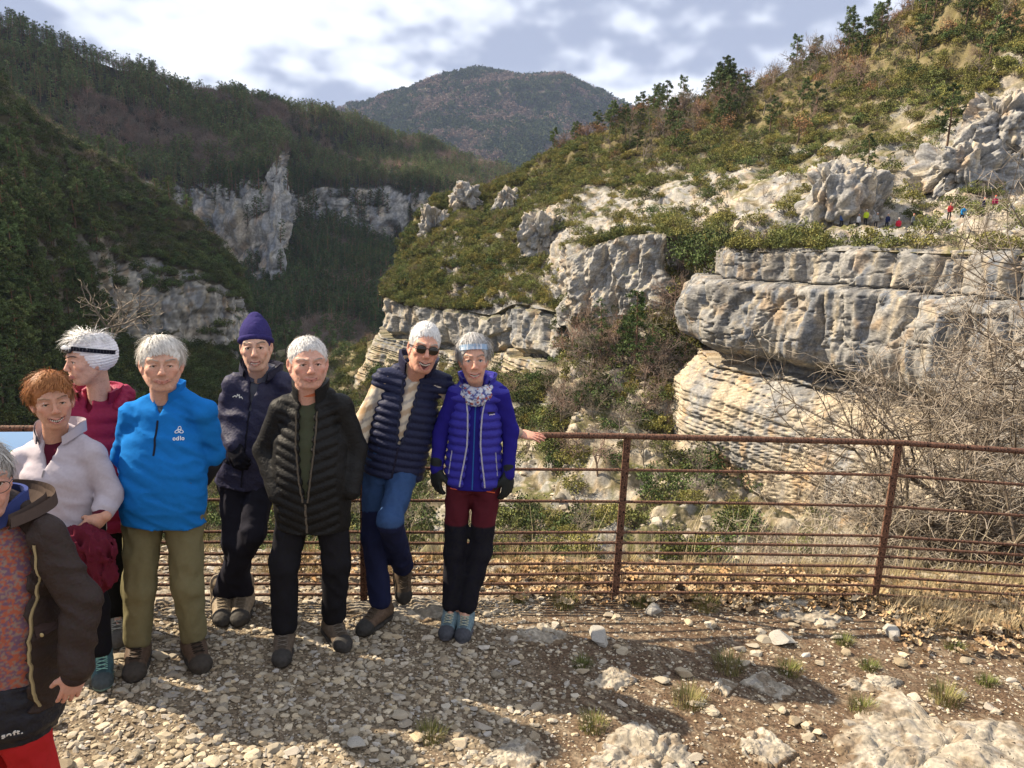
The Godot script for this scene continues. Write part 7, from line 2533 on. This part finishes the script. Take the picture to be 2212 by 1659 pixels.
func blade(t: Tris, r: RandomNumberGenerator, p: Vector3, h: float, w: float, lean: Vector3, col: Color) -> void:
	var side := lean.cross(Vector3.UP).normalized() * w
	if side.length() < 1e-5:
		side = Vector3(w, 0, 0)
	var q := p
	var d := (Vector3.UP + lean * 0.3).normalized()
	for k in 3:
		var e := q + d * h / 3.0
		var a := side * (1.0 - k / 3.0)
		var b := side * (1.0 - (k + 1) / 3.0)
		var nn := d.cross(side).normalized()
		if nn.y < 0:
			nn = -nn
		t.tri(q - a, q + a, e + b, nn, col)
		if k < 2:
			t.tri(q - a, e + b, e - b, nn, col)
		q = e
		d = (d + lean * 0.55 + Vector3(0, -0.15, 0)).normalized()

func tuft_shape(sd: int, n: int, rad: float, h: float, c1: Color, c2: Color) -> ArrayMesh:
	var r := RandomNumberGenerator.new()
	r.seed = sd
	var t := Tris.new()
	for k in n:
		var a := r.randf() * TAU
		var rr := sqrt(r.randf()) * rad
		var lean := Vector3(cos(a), 0, sin(a)) * r.randf_range(0.1, 0.8)
		blade(t, r, Vector3(cos(a) * rr, -0.005, sin(a) * rr), h * r.randf_range(0.5, 1.15), 0.0018, lean, c1.lerp(c2, r.randf()) * r.randf_range(0.8, 1.2))
	return t.mesh()

func leaf_shape(sd: int, col: Color) -> ArrayMesh:
	# a curled, lobed oak leaf about 7 cm long, laid flat
	var r := RandomNumberGenerator.new()
	r.seed = sd
	var t := Tris.new()
	var n := 14
	var rim := []
	var curl := r.randf_range(3.0, 9.0)
	for k in n + 1:
		var a := TAU * k / n
		var lob := 1.0 + (0.22 if k % 2 == 0 else -0.2)
		var x := cos(a) * 0.036
		var z := sin(a) * 0.019 * lob
		rim.append(Vector3(x, curl * (z * z * 6.0 + x * x * 1.2) + r.randf_range(-0.002, 0.004), z))
	for k in n:
		var nn: Vector3 = (rim[k + 1] - Vector3.ZERO).cross(rim[k]).normalized()
		if nn.y < 0:
			nn = -nn
		t.tri(Vector3.ZERO, rim[k], rim[k + 1], nn, col * r.randf_range(0.85, 1.15))
	t.tube(Vector3(-0.036, curl * 0.0016, 0), Vector3(-0.052, 0.004, 0.003), 0.0008, 0.0006, 3, col * 0.7)
	return t.mesh()

func build_terrace() -> void:
	var r := RandomNumberGenerator.new()
	r.seed = 77
	# ground sheet, fine where it is seen
	var xs := PackedFloat32Array()
	var zs := PackedFloat32Array()
	for q in [-60.0, -40.0, -25.0, -15.0, -10.0, -7.0, -5.0, -4.0]:
		xs.append(q)
	for k in 250:
		xs.append(-3.3 + k * 0.031)
	for q in [5.0, 6.0, 8.0, 11.0, 16.0, 25.0, 40.0, 60.0]:
		xs.append(q)
	for q in [30.0, 18.0, 10.0, 6.0, 3.0, 1.0, 0.0, -1.0, -1.8, -2.3]:
		zs.append(q)
	for k in 105:
		zs.append(-2.55 - k * 0.031)
	for q in [-6.0, -6.4, -7.0, -8.0, -9.5, -12.0, -16.0, -22.0, -30.0, -40.0, -52.0]:
		zs.append(q)
	var s := Sheet.new()
	s.nu = xs.size()
	s.nv = zs.size()
	for x in xs:
		for z in zs:
			s.p.append(Vector3(x, ground_y(x, z), z))
			var g := gravelly(x, z)
			var b := NC.get_noise_2d(x * 3.0, z * 3.0)
			var f := NC.get_noise_2d(x * 22.0, z * 22.0)
			var c := Color(0.155, 0.10, 0.062).lerp(Color(0.25, 0.195, 0.135), clampf(g + 0.35 * b, 0, 1))
			c = c.lerp(Color(0.34, 0.28, 0.20), sstep(0.12, 0.4, f) * 0.6)
			if z < -5.0:
				c = c.lerp(Color(0.20, 0.16, 0.09), sstep(-5.0, -5.6, z))
			s.c.append(c * (1.0 + 0.3 * f))
	s.n = smooth_normals(s.p, grid_idx(s.nu, s.nv))
	var up := 0.0
	for n in s.n:
		up += n.y
	var idx := grid_idx(s.nu, s.nv)
	if up < 0:
		for q in range(0, idx.size(), 3):
			var w := idx[q + 1]
			idx[q + 1] = idx[q + 2]
			idx[q + 2] = w
		s.n = smooth_normals(s.p, idx)
	var go := put("ground", mesh_of(s.p, s.n, s.c, idx), M.earth)
	go.set_meta("kind", "structure")

	# flat outcrops of bedrock
	var slabs := [
		[[Vector2(1.56, -3.16), Vector2(1.80, -3.42), Vector2(2.05, -3.62), Vector2(2.18, -3.34), Vector2(2.62, -3.40), Vector2(2.9, -3.1), Vector2(2.5, -2.6), Vector2(1.6, -2.7), Vector2(1.5, -2.95)], 0.09, "large pale bedrock slab in the bottom right corner"],
		[[Vector2(1.77, -3.62), Vector2(1.98, -3.76), Vector2(2.15, -3.67), Vector2(2.0, -3.55)], 0.05, "bedrock slab just above the large corner slab"],
		[[Vector2(1.26, -3.62), Vector2(1.4, -3.74), Vector2(1.55, -3.56), Vector2(1.44, -3.46)], 0.05, "small bedrock slab between two grass tufts right of centre"],
		[[Vector2(0.36, -2.9), Vector2(0.5, -3.12), Vector2(0.66, -3.27), Vector2(0.86, -3.14), Vector2(0.9, -2.9), Vector2(0.7, -2.7), Vector2(0.4, -2.7)], 0.07, "pale bedrock slab at the bottom edge right of centre"],
		[[Vector2(-0.08, -2.92), Vector2(0.02, -3.05), Vector2(0.12, -3.13), Vector2(0.22, -3.02), Vector2(0.15, -2.85)], 0.05, "small pale bedrock slab at the bottom edge near the middle"],
		[[Vector2(1.60, -4.45), Vector2(1.88, -4.62), Vector2(2.16, -4.32), Vector2(1.97, -4.18), Vector2(1.72, -4.28)], 0.05, "pale bedrock slab under the railing beside the right post"],
		[[Vector2(1.08, -3.53), Vector2(1.17, -3.66), Vector2(1.26, -3.60), Vector2(1.16, -3.48)], 0.06, "grey bedrock knob beside the small slab right of centre"],
		[[Vector2(0.45, -3.52), Vector2(0.6, -3.72), Vector2(0.73, -3.58), Vector2(0.6, -3.46)], 0.05, "shaded bedrock knob beside a grass tuft, mid foreground"],
		[[Vector2(-2.2, -4.25), Vector2(-1.8, -4.5), Vector2(-1.35, -4.34), Vector2(-1.5, -4.06), Vector2(-1.95, -4.05)], 0.06, "pale bedrock slab under the railing behind the blue pullover"],
		[[Vector2(-1.0, -4.22), Vector2(-0.6, -4.45), Vector2(-0.25, -4.25), Vector2(-0.42, -4.08), Vector2(-0.85, -4.08)], 0.05, "pale bedrock slab under the railing behind the laughing man"],
		[[Vector2(1.08, -3.10), Vector2(1.25, -3.30), Vector2(1.38, -3.06), Vector2(1.2, -2.95)], 0.06, "pale bedrock slab at the bottom edge left of the corner slab"],
		[[Vector2(-0.02, -3.94), Vector2(0.22, -4.14), Vector2(0.44, -3.99), Vector2(0.24, -3.86)], 0.025, "low flat bedrock patch right of the violet-blue vest"],
		[[Vector2(-1.0, -4.75), Vector2(-0.4, -4.95), Vector2(0.2, -4.85), Vector2(-0.2, -4.6)], 0.06, "pale bedrock shelf just beyond the railing, middle"],
	]
	for k in slabs.size():
		var o := put("bedrock_slab", slab_mesh(k * 7 + 3, slabs[k][0], slabs[k][1]), M.slab)
		tag(o, slabs[k][2], "rock", "bedrock slabs in the gravel")

	# loose stones
	var shapes := []
	for k in 7:
		shapes.append(stone_shape(400 + k, 0, [0.5, 0.62, 0.42, 0.55, 0.7, 0.48, 0.6][k], [Color(0.47, 0.42, 0.34), Color(0.40, 0.37, 0.33), Color(0.54, 0.48, 0.38), Color(0.45, 0.39, 0.30), Color(0.50, 0.47, 0.43), Color(0.42, 0.36, 0.28), Color(0.56, 0.51, 0.42)][k]))
	var lots := [[], [], [], [], [], [], []]
	var big := []
	var n := 0
	while n < 32000:
		var x := r.randf_range(-3.1, 4.2)
		var z := r.randf_range(-5.1, -2.55)
		var g := gravelly(x, z)
		if r.randf() > 0.42 + 0.58 * g:
			continue
		n += 1
		var sz := 0.008 + 0.032 * pow(r.randf(), 3.0) * (0.55 + 0.6 * g)
		if r.randf() < 0.018:
			sz = r.randf_range(0.04, 0.075)
		var b := Basis(rdir(r), r.randf() * 0.5) * Basis(Vector3.UP, r.randf() * TAU)
		var xf := Transform3D(b.scaled(Vector3(sz, sz, sz) * Vector3(r.randf_range(0.8, 1.4), 1, 1)), Vector3(x, ground_y(x, z) + sz * 0.12, z))
		if sz > 0.038 and big.size() < 285:
			big.append(xf)
		else:
			lots[r.randi() % 7].append(xf)
	for k in 7:
		multi("gravel", shapes[k], lots[k], "small pale limestone gravel strewn over the terrace", "gravel", true, M.stone)
	for k in big.size():
		var o := put("stone", shapes[k % 7], M.stone)
		o.transform = big[k]
		tag(o, "loose limestone stone lying in the gravel of the terrace", "stone", "loose stones on the terrace")
	for q in [[0.93, -4.33, 0.13, "upright pale stone just in front of the railing, right of the walkers"], [0.55, -3.98, 0.16, "flat grey stone alone on the bare earth, right of the walkers"], [-0.62, -2.98, 0.085, "largest loose stone at the bottom edge, below the black jacket"], [1.62, -4.02, 0.14, "white stone beside the slab near the right post"], [2.32, -4.16, 0.15, "whitest stone in the row at right below the railing"]]:
		var o := put("stone", stone_shape(int(q[0] * 100) + 900, 1, 0.55, Color(0.42, 0.40, 0.36)), M.stone)
		o.position = Vector3(q[0], ground_y(q[0], q[1]) + 0.02, q[1])
		o.scale = Vector3(q[2], q[2], q[2])
		o.rotation.y = q[0] * 5
		tag(o, q[3], "stone", "")

	# grass
	var gs := [tuft_shape(1, 260, 0.07, 0.075, Color(0.09, 0.12, 0.03), Color(0.24, 0.21, 0.09)), tuft_shape(2, 200, 0.055, 0.06, Color(0.08, 0.11, 0.03), Color(0.18, 0.18, 0.07)), tuft_shape(3, 300, 0.09, 0.09, Color(0.11, 0.13, 0.04), Color(0.30, 0.25, 0.12))]
	var spots := [[-0.3, -3.09, "wide grass tuft in the shaded gravel, bottom middle"], [0.44, -3.70, "bright grass tuft beside the shaded bedrock knob"], [1.24, -3.76, "grass tuft above the small slab right of centre"], [1.56, -3.74, "grass strip behind the small slab right of centre"], [2.02, -3.80, "grass tuft above the slab near the corner slab"], [0.95, -3.42, "pale grass tuft left of the small slab"], [0.45, -3.2, "grass tuft hugging the bottom-edge slab"], [2.62, -4.05, "dry grass tuft on the right below the railing end"], [1.26, -4.40, "green grass clump under the railing between the posts"], [1.82, -3.42, "pale grass tuft left of the large corner slab"], [2.62, -3.72, "dry grass tuft at the right edge above the corner slab"], [0.38, -4.36, "dark grass clump under the railing right of the vest"], [0.86, -4.42, "grass clump at the foot of the middle post"], [1.98, -4.05, "small grass tuft below the slab near the right post"], [2.3, -3.55, "grass tuft on the far side of the corner slab"], [2.1, -2.95, "grass sprig growing in the large corner slab"], [0.1, -4.38, "grass clump under the railing behind the violet vest"]]
	for k in spots.size():
		var o := put("grass_tuft", gs[k % 3], M.leaf)
		o.position = Vector3(spots[k][0], ground_y(spots[k][0], spots[k][1]), spots[k][1])
		o.rotation.y = k
		tag(o, spots[k][2], "grass", "grass tufts on the terrace")
	var dry := [tuft_shape(11, 60, 0.06, 0.15, Color(0.38, 0.31, 0.20), Color(0.50, 0.43, 0.30)), tuft_shape(12, 50, 0.05, 0.20, Color(0.42, 0.35, 0.22), Color(0.33, 0.28, 0.17)), tuft_shape(13, 70, 0.08, 0.11, Color(0.24, 0.22, 0.11), Color(0.42, 0.36, 0.23))]
	var dl := [[], [], []]
	for k in 330:
		var x := r.randf_range(-3.2, 4.4)
		var z := r.randf_range(-5.15, -4.55)
		if k % 3 == 0:
			x = r.randf_range(2.4, 4.6)
			z = r.randf_range(-4.9, -4.2)
		if x < 1.0 and r.randf() < 0.45:
			continue
		dl[k % 3].append(xf_at(Vector3(x, ground_y(x, z), z), r, 0.6, 1.25, 0.5))
	for k in 3:
		multi("dry_grass", dry[k], dl[k], "dry straw-coloured grass along the railing and the terrace edge", "grass", true, M.dry)
	# long bleached stalks beyond the railing
	var stalk := Tris.new()
	var rs := RandomNumberGenerator.new()
	rs.seed = 8
	for k in 90:
		var x := rs.randf_range(-1.2, 4.2)
		var z := rs.randf_range(-5.5, -4.9)
		blade(stalk, rs, Vector3(x, ground_y(x, z), z), rs.randf_range(0.35, 0.85), 0.0022, Vector3(rs.randf_range(-0.5, 0.5), 0, rs.randf_range(-0.2, 0.2)), Color(0.50, 0.43, 0.29))
	tag(put("grass_stalks", stalk.mesh(), M.dry), "thin bleached grass stalks standing beyond the railing", "grass", "", "stuff")

	# fallen oak leaves
	var lv := []
	for k in 5:
		lv.append(leaf_shape(20 + k, [Color(0.34, 0.25, 0.15), Color(0.42, 0.33, 0.22), Color(0.27, 0.19, 0.12), Color(0.47, 0.39, 0.28), Color(0.31, 0.21, 0.12)][k]))
	var ll := [[], [], [], [], []]
	var lone_leaves := 0
	for k in 2600:
		var x := r.randf_range(-1.4, 4.3)
		var z := -4.68 + r.randf_range(-0.42, 0.38) * (0.5 + 0.5 * r.randf())
		if x < 0.0 and (z > -4.5 or r.randf() < 0.5):
			continue
		if x > 2.3:
			z += r.randf_range(0.0, 0.5)
		var p := Vector3(x, ground_y(x, z) + r.randf_range(0.004, 0.03), z)
		var b := Basis(rdir(r), r.randf() * 0.7) * Basis(Vector3.UP, r.randf() * TAU)
		var sc := r.randf_range(0.6, 1.1)
		var xf := Transform3D(b.scaled(Vector3(sc, sc, sc)), p)
		if z > -4.42 and lone_leaves < 250:
			lone_leaves += 1
			var o := put("oak_leaf", lv[k % 5], M.dry)
			o.transform = xf
			tag(o, "dry curled oak leaf lying on the terrace near the railing", "leaf", "fallen oak leaves near the railing")
		else:
			ll[k % 5].append(xf)
	for k in 5:
		multi("leaf_litter", lv[k], ll[k], "dry oak leaves heaped along the foot of the railing", "leaves", true, M.dry)

	# ---- railing
	var rail := thing("guard_railing", Vector3(0.7, 0, -4.456))
	world_parts[rail] = true
	tag(rail, "rusty iron guard railing with horizontal bars along the terrace edge", "railing")
	var posts := [Vector3(-4.0, 0, -3.85), Vector3(-2.42, 0, -4.13), Vector3(-0.845, 0, -4.29), Vector3(0.707, 0, -4.456), Vector3(2.398, 0, -4.576), Vector3(4.05, -0.05, -4.60), Vector3(5.6, -0.1, -4.4)]
	var hs := [0.86, 0.655, 0.455, 0.385, 0.317, 0.248, 0.18, 0.115, 0.05]
	for k in posts.size():
		var p: Vector3 = posts[k]
		var t := Tris.new()
		var dir: Vector3 = ((posts[mini(k + 1, posts.size() - 1)] - posts[maxi(k - 1, 0)]) * Vector3(1, 0, 1)).normalized()
		var out := dir.cross(Vector3.UP).normalized()
		var c := []
		for e in [[-1, -1], [1, -1], [1, 1], [-1, 1]]:
			c.append(dir * 0.021 * e[0] + out * 0.008 * e[1])
		var lo := p + Vector3(0, -0.25, 0)
		var hi := p + Vector3(0, 1.055, 0)
		for q in 4:
			var a: Vector3 = c[q]
			var b: Vector3 = c[(q + 1) % 4]
			var nn: Vector3 = (a + b).normalized()
			t.tri(lo + a, lo + b, hi + b, nn, Color(1, 1, 1))
			t.tri(lo + a, hi + b, hi + a, nn, Color(1, 1, 1))
		t.tri(hi + c[0], hi + c[1], hi + c[2], Vector3.UP, Color(1, 1, 1))
		t.tri(hi + c[0], hi + c[2], hi + c[3], Vector3.UP, Color(1, 1, 1))
		put("post", t.mesh(), M.rust, rail)
	for k in posts.size() - 1:
		var a: Vector3 = posts[k]
		var b: Vector3 = posts[k + 1]
		var tt := Tris.new()
		tt.tube(a + Vector3(0, 1.072, 0), b + Vector3(0, 1.072, 0), 0.0185, 0.0185, 12, Color(1, 1, 1))
		sphere_tris(tt, b + Vector3(0, 1.072, 0), Vector3(0.0187, 0.0187, 0.0187), 12, 8, func(q): return Color(1, 1, 1))
		put("handrail", tt.mesh(), M.rust, rail)
		var d := (b - a).normalized() * 0.022
		for h in hs:
			var bt := Tris.new()
			var m: Vector3 = a.lerp(b, 0.5) + Vector3(0, h - 0.014 * NZ.get_noise_2d(k * 9.0, h * 40.0), 0)
			bt.tube(a + d + Vector3(0, h, 0), m, 0.0095, 0.0095, 8, Color(1, 1, 1))
			bt.tube(m, b - d + Vector3(0, h, 0), 0.0095, 0.0095, 8, Color(1, 1, 1))
			for q in [a + d * 0.9, b - d * 0.9]:
				sphere_tris(bt, q + Vector3(0, h, 0), Vector3(0.0125, 0.0115, 0.0125), 8, 6, func(w): return Color(1, 1, 1))
			put("bar", bt.mesh(), M.rust, rail)

	# ---- leafless bushes beyond the railing on the right
	var bs := [
		[Vector3(5.6, -1.8, -6.7), Vector3(-0.62, 0.75, 0.05), 3.0, 0.06, 71, 4, "largest leafless bush, its dark limbs leaning in from the right edge"],
		[Vector3(5.2, -1.6, -7.3), Vector3(-0.3, 1.0, 0.1), 3.6, 0.05, 72, 4, "tall leafless bush behind the railing end, pale twigs"],
		[Vector3(3.7, -1.6, -6.5), Vector3(-0.3, 0.95, 0.0), 1.9, 0.022, 73, 4, "thin leafless bush behind the right railing post"],
		[Vector3(2.4, -1.5, -6.3), Vector3(-0.15, 0.95, 0.0), 1.0, 0.014, 74, 4, "small leafless bush behind the railing, left of the right post"],
		[Vector3(6.3, -0.2, -7.4), Vector3(-0.75, 0.6, 0.1), 2.9, 0.035, 75, 4, "leafless bush reaching in high from the right edge"],
		[Vector3(1.0, -1.3, -6.1), Vector3(0.1, 1.0, 0.0), 0.62, 0.008, 76, 3, "low leafless bush behind the railing near the middle post"],
	]
	for q in bs:
		var o := thing("leafless_bush", q[0])
		tag(o, q[6], "bush", "leafless bushes beyond the railing")
		var rr := RandomNumberGenerator.new()
		rr.seed = q[4]
		var wood := Tris.new()
		var tips := PackedVector3Array()
		for stem in 3:
			var dir: Vector3 = (q[1] + rdir(rr) * 0.35).normalized()
			grow(wood, rr, rdir(rr) * 0.05, dir, q[2] * rr.randf_range(0.35, 0.5), q[3] * rr.randf_range(0.6, 1.0), q[5], Color(0.13, 0.105, 0.08), tips, 3, 0.4)
		put("branches", wood.mesh(), M.wood, o)
		var tw := Tris.new()
		for tp in tips:
			for k in 2:
				var d := (rdir(rr) + Vector3(0, 0.3, 0)).normalized()
				var e := tp + d * rr.randf_range(0.06, 0.16)
				var e2 := e + (d + rdir(rr) * 0.5).normalized() * rr.randf_range(0.04, 0.1)
				tw.tube(tp, e, 0.0022, 0.0016, 3, Color(0.44, 0.38, 0.31) * rr.randf_range(0.8, 1.2))
				tw.tube(e, e2, 0.0016, 0.0008, 3, Color(0.48, 0.42, 0.34) * rr.randf_range(0.8, 1.2))
		put("twigs", tw.mesh(), M.wood, o)

	# ---- orientation board at the left edge
	var bd := thing("orientation_board", Vector3(-2.95, 0, -4.0))
	tag(bd, "slanted orientation board with a painted landscape behind the lilac fleece", "sign")
	var bm := BoxMesh.new()
	bm.size = Vector3(0.62, 0.018, 0.42)
	var bpart := put("panel", bm, mat(Color(0.10, 0.07, 0.05), 0.6), bd)
	bpart.transform = Transform3D(Basis(Vector3(0, 1, 0), 0.25) * Basis(Vector3.RIGHT, 0.75), Vector3(0, 0.90, 0))
	var im := Image.create(96, 64, false, Image.FORMAT_RGB8)
	for y in 64:
		for x in 96:
			var hh := 26.0 + 8.0 * NZ.get_noise_2d(x * 0.06, 2.0)
			var c := Color(0.55, 0.70, 0.86) if y < hh else Color(0.42, 0.55, 0.30).lerp(Color(0.70, 0.72, 0.45), 0.5 + 0.5 * NC.get_noise_2d(x * 0.12, y * 0.15))
			im.set_pixel(x, y, c)
	var pm := QuadMesh.new()
	pm.size = Vector2(0.58, 0.38)
	var pmat := StandardMaterial3D.new()
	pmat.albedo_texture = ImageTexture.create_from_image(im)
	pmat.roughness = 0.3
	var pr := put("print", pm, pmat, bd)
	pr.transform = bpart.transform * Transform3D(Basis(Vector3.RIGHT, -PI / 2), Vector3(0, 0.0115, 0))
	for e in [-1.0, 1.0]:
		var lg := BoxMesh.new()
		lg.size = Vector3(0.05, 0.9, 0.05)
		var lo2 := put("leg", lg, M.rust, bd)
		lo2.position = Vector3(0.22 * e, 0.43, -0.02 - 0.05 * e)

func build_hikers() -> void:
	# the other walkers on the path across the gully, and the little table at its edge
	var list := [[34.2, Color(0.05, 0.10, 0.30), Color(0.6, 0.6, 0.62), "far walker in blue beside the square crag"], [35.6, Color(0.62, 0.62, 0.64), Color(0.4, 0.36, 0.3), "far walker in white jacket half hidden by shrubs"], [36.5, Color(0.48, 0.60, 0.04), Color(0.6, 0.6, 0.6), "far walker in lime yellow"], [37.4, Color(0.25, 0.25, 0.24), Color(0.65, 0.62, 0.6), "far walker in grey beside the lime yellow one"], [38.5, Color(0.02, 0.03, 0.08), Color(0.5, 0.45, 0.4), "far walker in navy beside the red jacket"], [39.4, Color(0.55, 0.03, 0.06), Color(0.65, 0.6, 0.58), "far walker in red jacket"], [40.6, Color(0.10, 0.11, 0.13), Color(0.45, 0.10, 0.08), "far walker in slate jacket and red hat"], [44.0, Color(0.40, 0.05, 0.05), Color(0.4, 0.2, 0.15), "far walker in dull red behind the twigs"], [45.0, Color(0.02, 0.25, 0.60), Color(0.1, 0.1, 0.1), "far walker in bright blue bending forward"], [46.6, Color(0.015, 0.018, 0.04), Color(0.75, 0.08, 0.04), "far walker in dark coat and orange hat"], [47.6, Color(0.22, 0.02, 0.06), Color(0.75, 0.10, 0.05), "far walker in maroon coat and orange hat"], [51.2, Color(0.55, 0.62, 0.72), Color(0.03, 0.03, 0.03), "far walker in pale blue shirt, standing alone at right"]]
	for k in list.size():
		var x: float = list[k][0]
		var p := sheet_foot(SH.hill, x, -84.0 + 0.3 * (x - 34.0))
		var o := thing("person", p, 0.6 * sin(k * 2.3))
		tag(o, list[k][3], "person", "walkers on the far path")
		var f := Field.new()
		var bend := 0.35 if k == 8 else 0.05
		var hip := Vector3(0, 0.88, 0)
		var nk := Vector3(0, 1.42, bend)
		f.torso(Vector3(0, 0.78, 0), nk, Vector3.RIGHT, [0.16, 0.17, 0.19, 0.07], [0.12, 0.12, 0.12, 0.06], [0.0, 0.0, 0.0, 0.0])
		for e in [-1.0, 1.0]:
			f.cap(hip + Vector3(0.08 * e, 0, 0), Vector3(0.1 * e, 0.45, 0.06 * e), 0.085, 0.065, 0.03)
			f.cap(Vector3(0.1 * e, 0.45, 0.06 * e), Vector3(0.11 * e, 0.05, -0.02 * e), 0.065, 0.055, 0.03)
			f.cap(Vector3(0.11 * e, 0.05, -0.02 * e), Vector3(0.12 * e, 0.04, 0.12 - 0.02 * e), 0.05, 0.045, 0.03)
			f.cap(nk + Vector3(0.17 * e, -0.06, 0), nk + Vector3(0.23 * e, -0.32, 0.02), 0.06, 0.05, 0.03)
			f.cap(nk + Vector3(0.23 * e, -0.32, 0.02), nk + Vector3(0.2 * e, -0.55, 0.1), 0.05, 0.04, 0.03)
		f.cap(nk, nk + Vector3(0, 0.1, 0.02), 0.055, 0.055, 0.03)
		f.ell(nk + Vector3(0, 0.2, 0.03), Vector3(0.078, 0.115, 0.095), 0.02)
		var top: Color = list[k][1]
		var hat: Color = list[k][2]
		var ny := nk.y
		f.xf = Transform3D.IDENTITY
		job("body", o, M.cloth, [[f, 0.03, func(q: Vector3, n: Vector3) -> Color:
			if q.y > ny + 0.24:
				return hat
			if q.y > ny + 0.07:
				return Color(0.5, 0.3, 0.22)
			if q.y > 0.82:
				return top
			return Color(0.03, 0.03, 0.035) if q.y < 0.75 or k % 2 == 0 else Color(0.10, 0.08, 0.06)]])
	finish_jobs()
	var tp := sheet_foot(SH.hill, 27.6, -90.0)
	var tb := thing("viewing_table", tp)
	tag(tb, "tiny dark slanted board on legs at the edge of the far cliff", "sign")
	var bx := BoxMesh.new()
	bx.size = Vector3(1.5, 0.06, 0.7)
	var pn := put("panel", bx, mat(Color(0.05, 0.045, 0.04)), tb)
	pn.position = Vector3(0, 0.95, 0)
	pn.rotation.x = 0.5
	for e in [-1.0, 1.0]:
		var lg := BoxMesh.new()
		lg.size = Vector3(0.08, 1.0, 0.08)
		var l := put("leg", lg, mat(Color(0.08, 0.06, 0.05)), tb)
		l.position = Vector3(0.55 * e, 0.45, 0)

func build_crags() -> void:
	# blocky outcrops on the hillside
	var defs := [[Vector3(35.0, 4.6, -88.0), Vector3(3.4, 4.0, 3.0), 5, "square pale crag beside the far walkers"], [Vector3(38.2, 3.9, -88.5), Vector3(2.6, 3.0, 2.6), 6, "lower grey crag right of the square crag"], [Vector3(52.0, 9.0, -92.0), Vector3(5.0, 2.6, 3.0), 7, "broken crag above the far path at the right edge"], [Vector3(58.0, 15.0, -98.0), Vector3(5.0, 3.2, 3.0), 8, "smooth pale crag high at the right edge"], [Vector3(-13.5, 4.0, -195.0), Vector3(3.0, 4.0, 3.0), 9, "sunlit crag tower on the left end of the spur"], [Vector3(-20.0, -3.0, -188.0), Vector3(3.0, 5.5, 3.0), 10, "lower sunlit crag at the left edge of the spur"], [Vector3(-3.0, 3.5, -186.0), Vector3(2.6, 3.8, 2.6), 11, "narrow crag above the spur's green slope"], [Vector3(4.5, -2.2, -150.0), Vector3(4.5, 4.5, 3.0), 12, "grey crag amid the spur's green slope"], [Vector3(11.0, -22.0, -101.0), Vector3(1.9, 5.2, 1.9), 13, "tall pale rock pillar below the spur cliff"]]
	for d in defs:
		var v := PackedVector3Array()
		var sm := BoxMesh.new()
		sm.size = Vector3(2, 2, 2)
		sm.subdivide_width = 30
		sm.subdivide_height = 30
		sm.subdivide_depth = 30
		var a := sm.get_mesh_arrays()
		var src: PackedVector3Array = a[Mesh.ARRAY_VERTEX]
		var idx: PackedInt32Array = a[Mesh.ARRAY_INDEX]
		var c := PackedColorArray()
		for p in src:
			var q := p.lerp(p.normalized() * 1.25, 0.28)
			q = Vector3(q.x * (1.0 - 0.12 * q.y), q.y, q.z * (1.0 - 0.12 * q.y)) * d[1]
			var w: Vector3 = q + d[0]
			var o := 1.5 * NZ.get_noise_3d(w.x * 0.3, w.y * 0.16, w.z * 0.3) + 0.6 * NZ.get_noise_3d(w.x * 1.1, w.y * 0.7, w.z * 1.1) + blocks(w, 2.6, 0.6) * 1.6 + blocks(w + Vector3(4, 1, 7), 0.9, 0.8) * 0.5
			q += p.normalized() * (o + 0.55 * layer_out(w, 0.08, 1.6, 4.0)) 
			v.append(q)
			c.append(rock_colour(w, 0.9, 0.1, 0.35))
		var o2 := put("rock_crag", mesh_of(v, smooth_normals(v, idx), c, idx), M.rock)
		o2.position = d[0]
		o2.rotation.y = d[2] * 0.9
		tag(o2, d[3], "rock", "rock crags on the slopes")
func _ready() -> void:
	NZ = noise_of(1, 1.0, 3)
	NC = noise_of(2, 1.0, 3)
	NF = noise_of(3, 1.0, 2)
	NB = noise_of(4, 1.0, 1, FastNoiseLite.TYPE_CELLULAR, FastNoiseLite.FRACTAL_NONE)
	NB.cellular_return_type = FastNoiseLite.RETURN_CELL_VALUE
	NE = noise_of(4, 1.0, 1, FastNoiseLite.TYPE_CELLULAR, FastNoiseLite.FRACTAL_NONE)
	NE.cellular_return_type = FastNoiseLite.RETURN_DISTANCE2_SUB
	build_light_and_camera()
	build_materials()
	var t := Time.get_ticks_msec()
	build_gorge()
	print("gorge ", Time.get_ticks_msec() - t)
	t = Time.get_ticks_msec()
	build_cloud()
	build_crags()
	build_plants()
	print("plants ", Time.get_ticks_msec() - t)
	t = Time.get_ticks_msec()
	build_terrace()
	print("terrace ", Time.get_ticks_msec() - t)
	t = Time.get_ticks_msec()
	build_people()
	build_hikers()
	print("people ", Time.get_ticks_msec() - t)
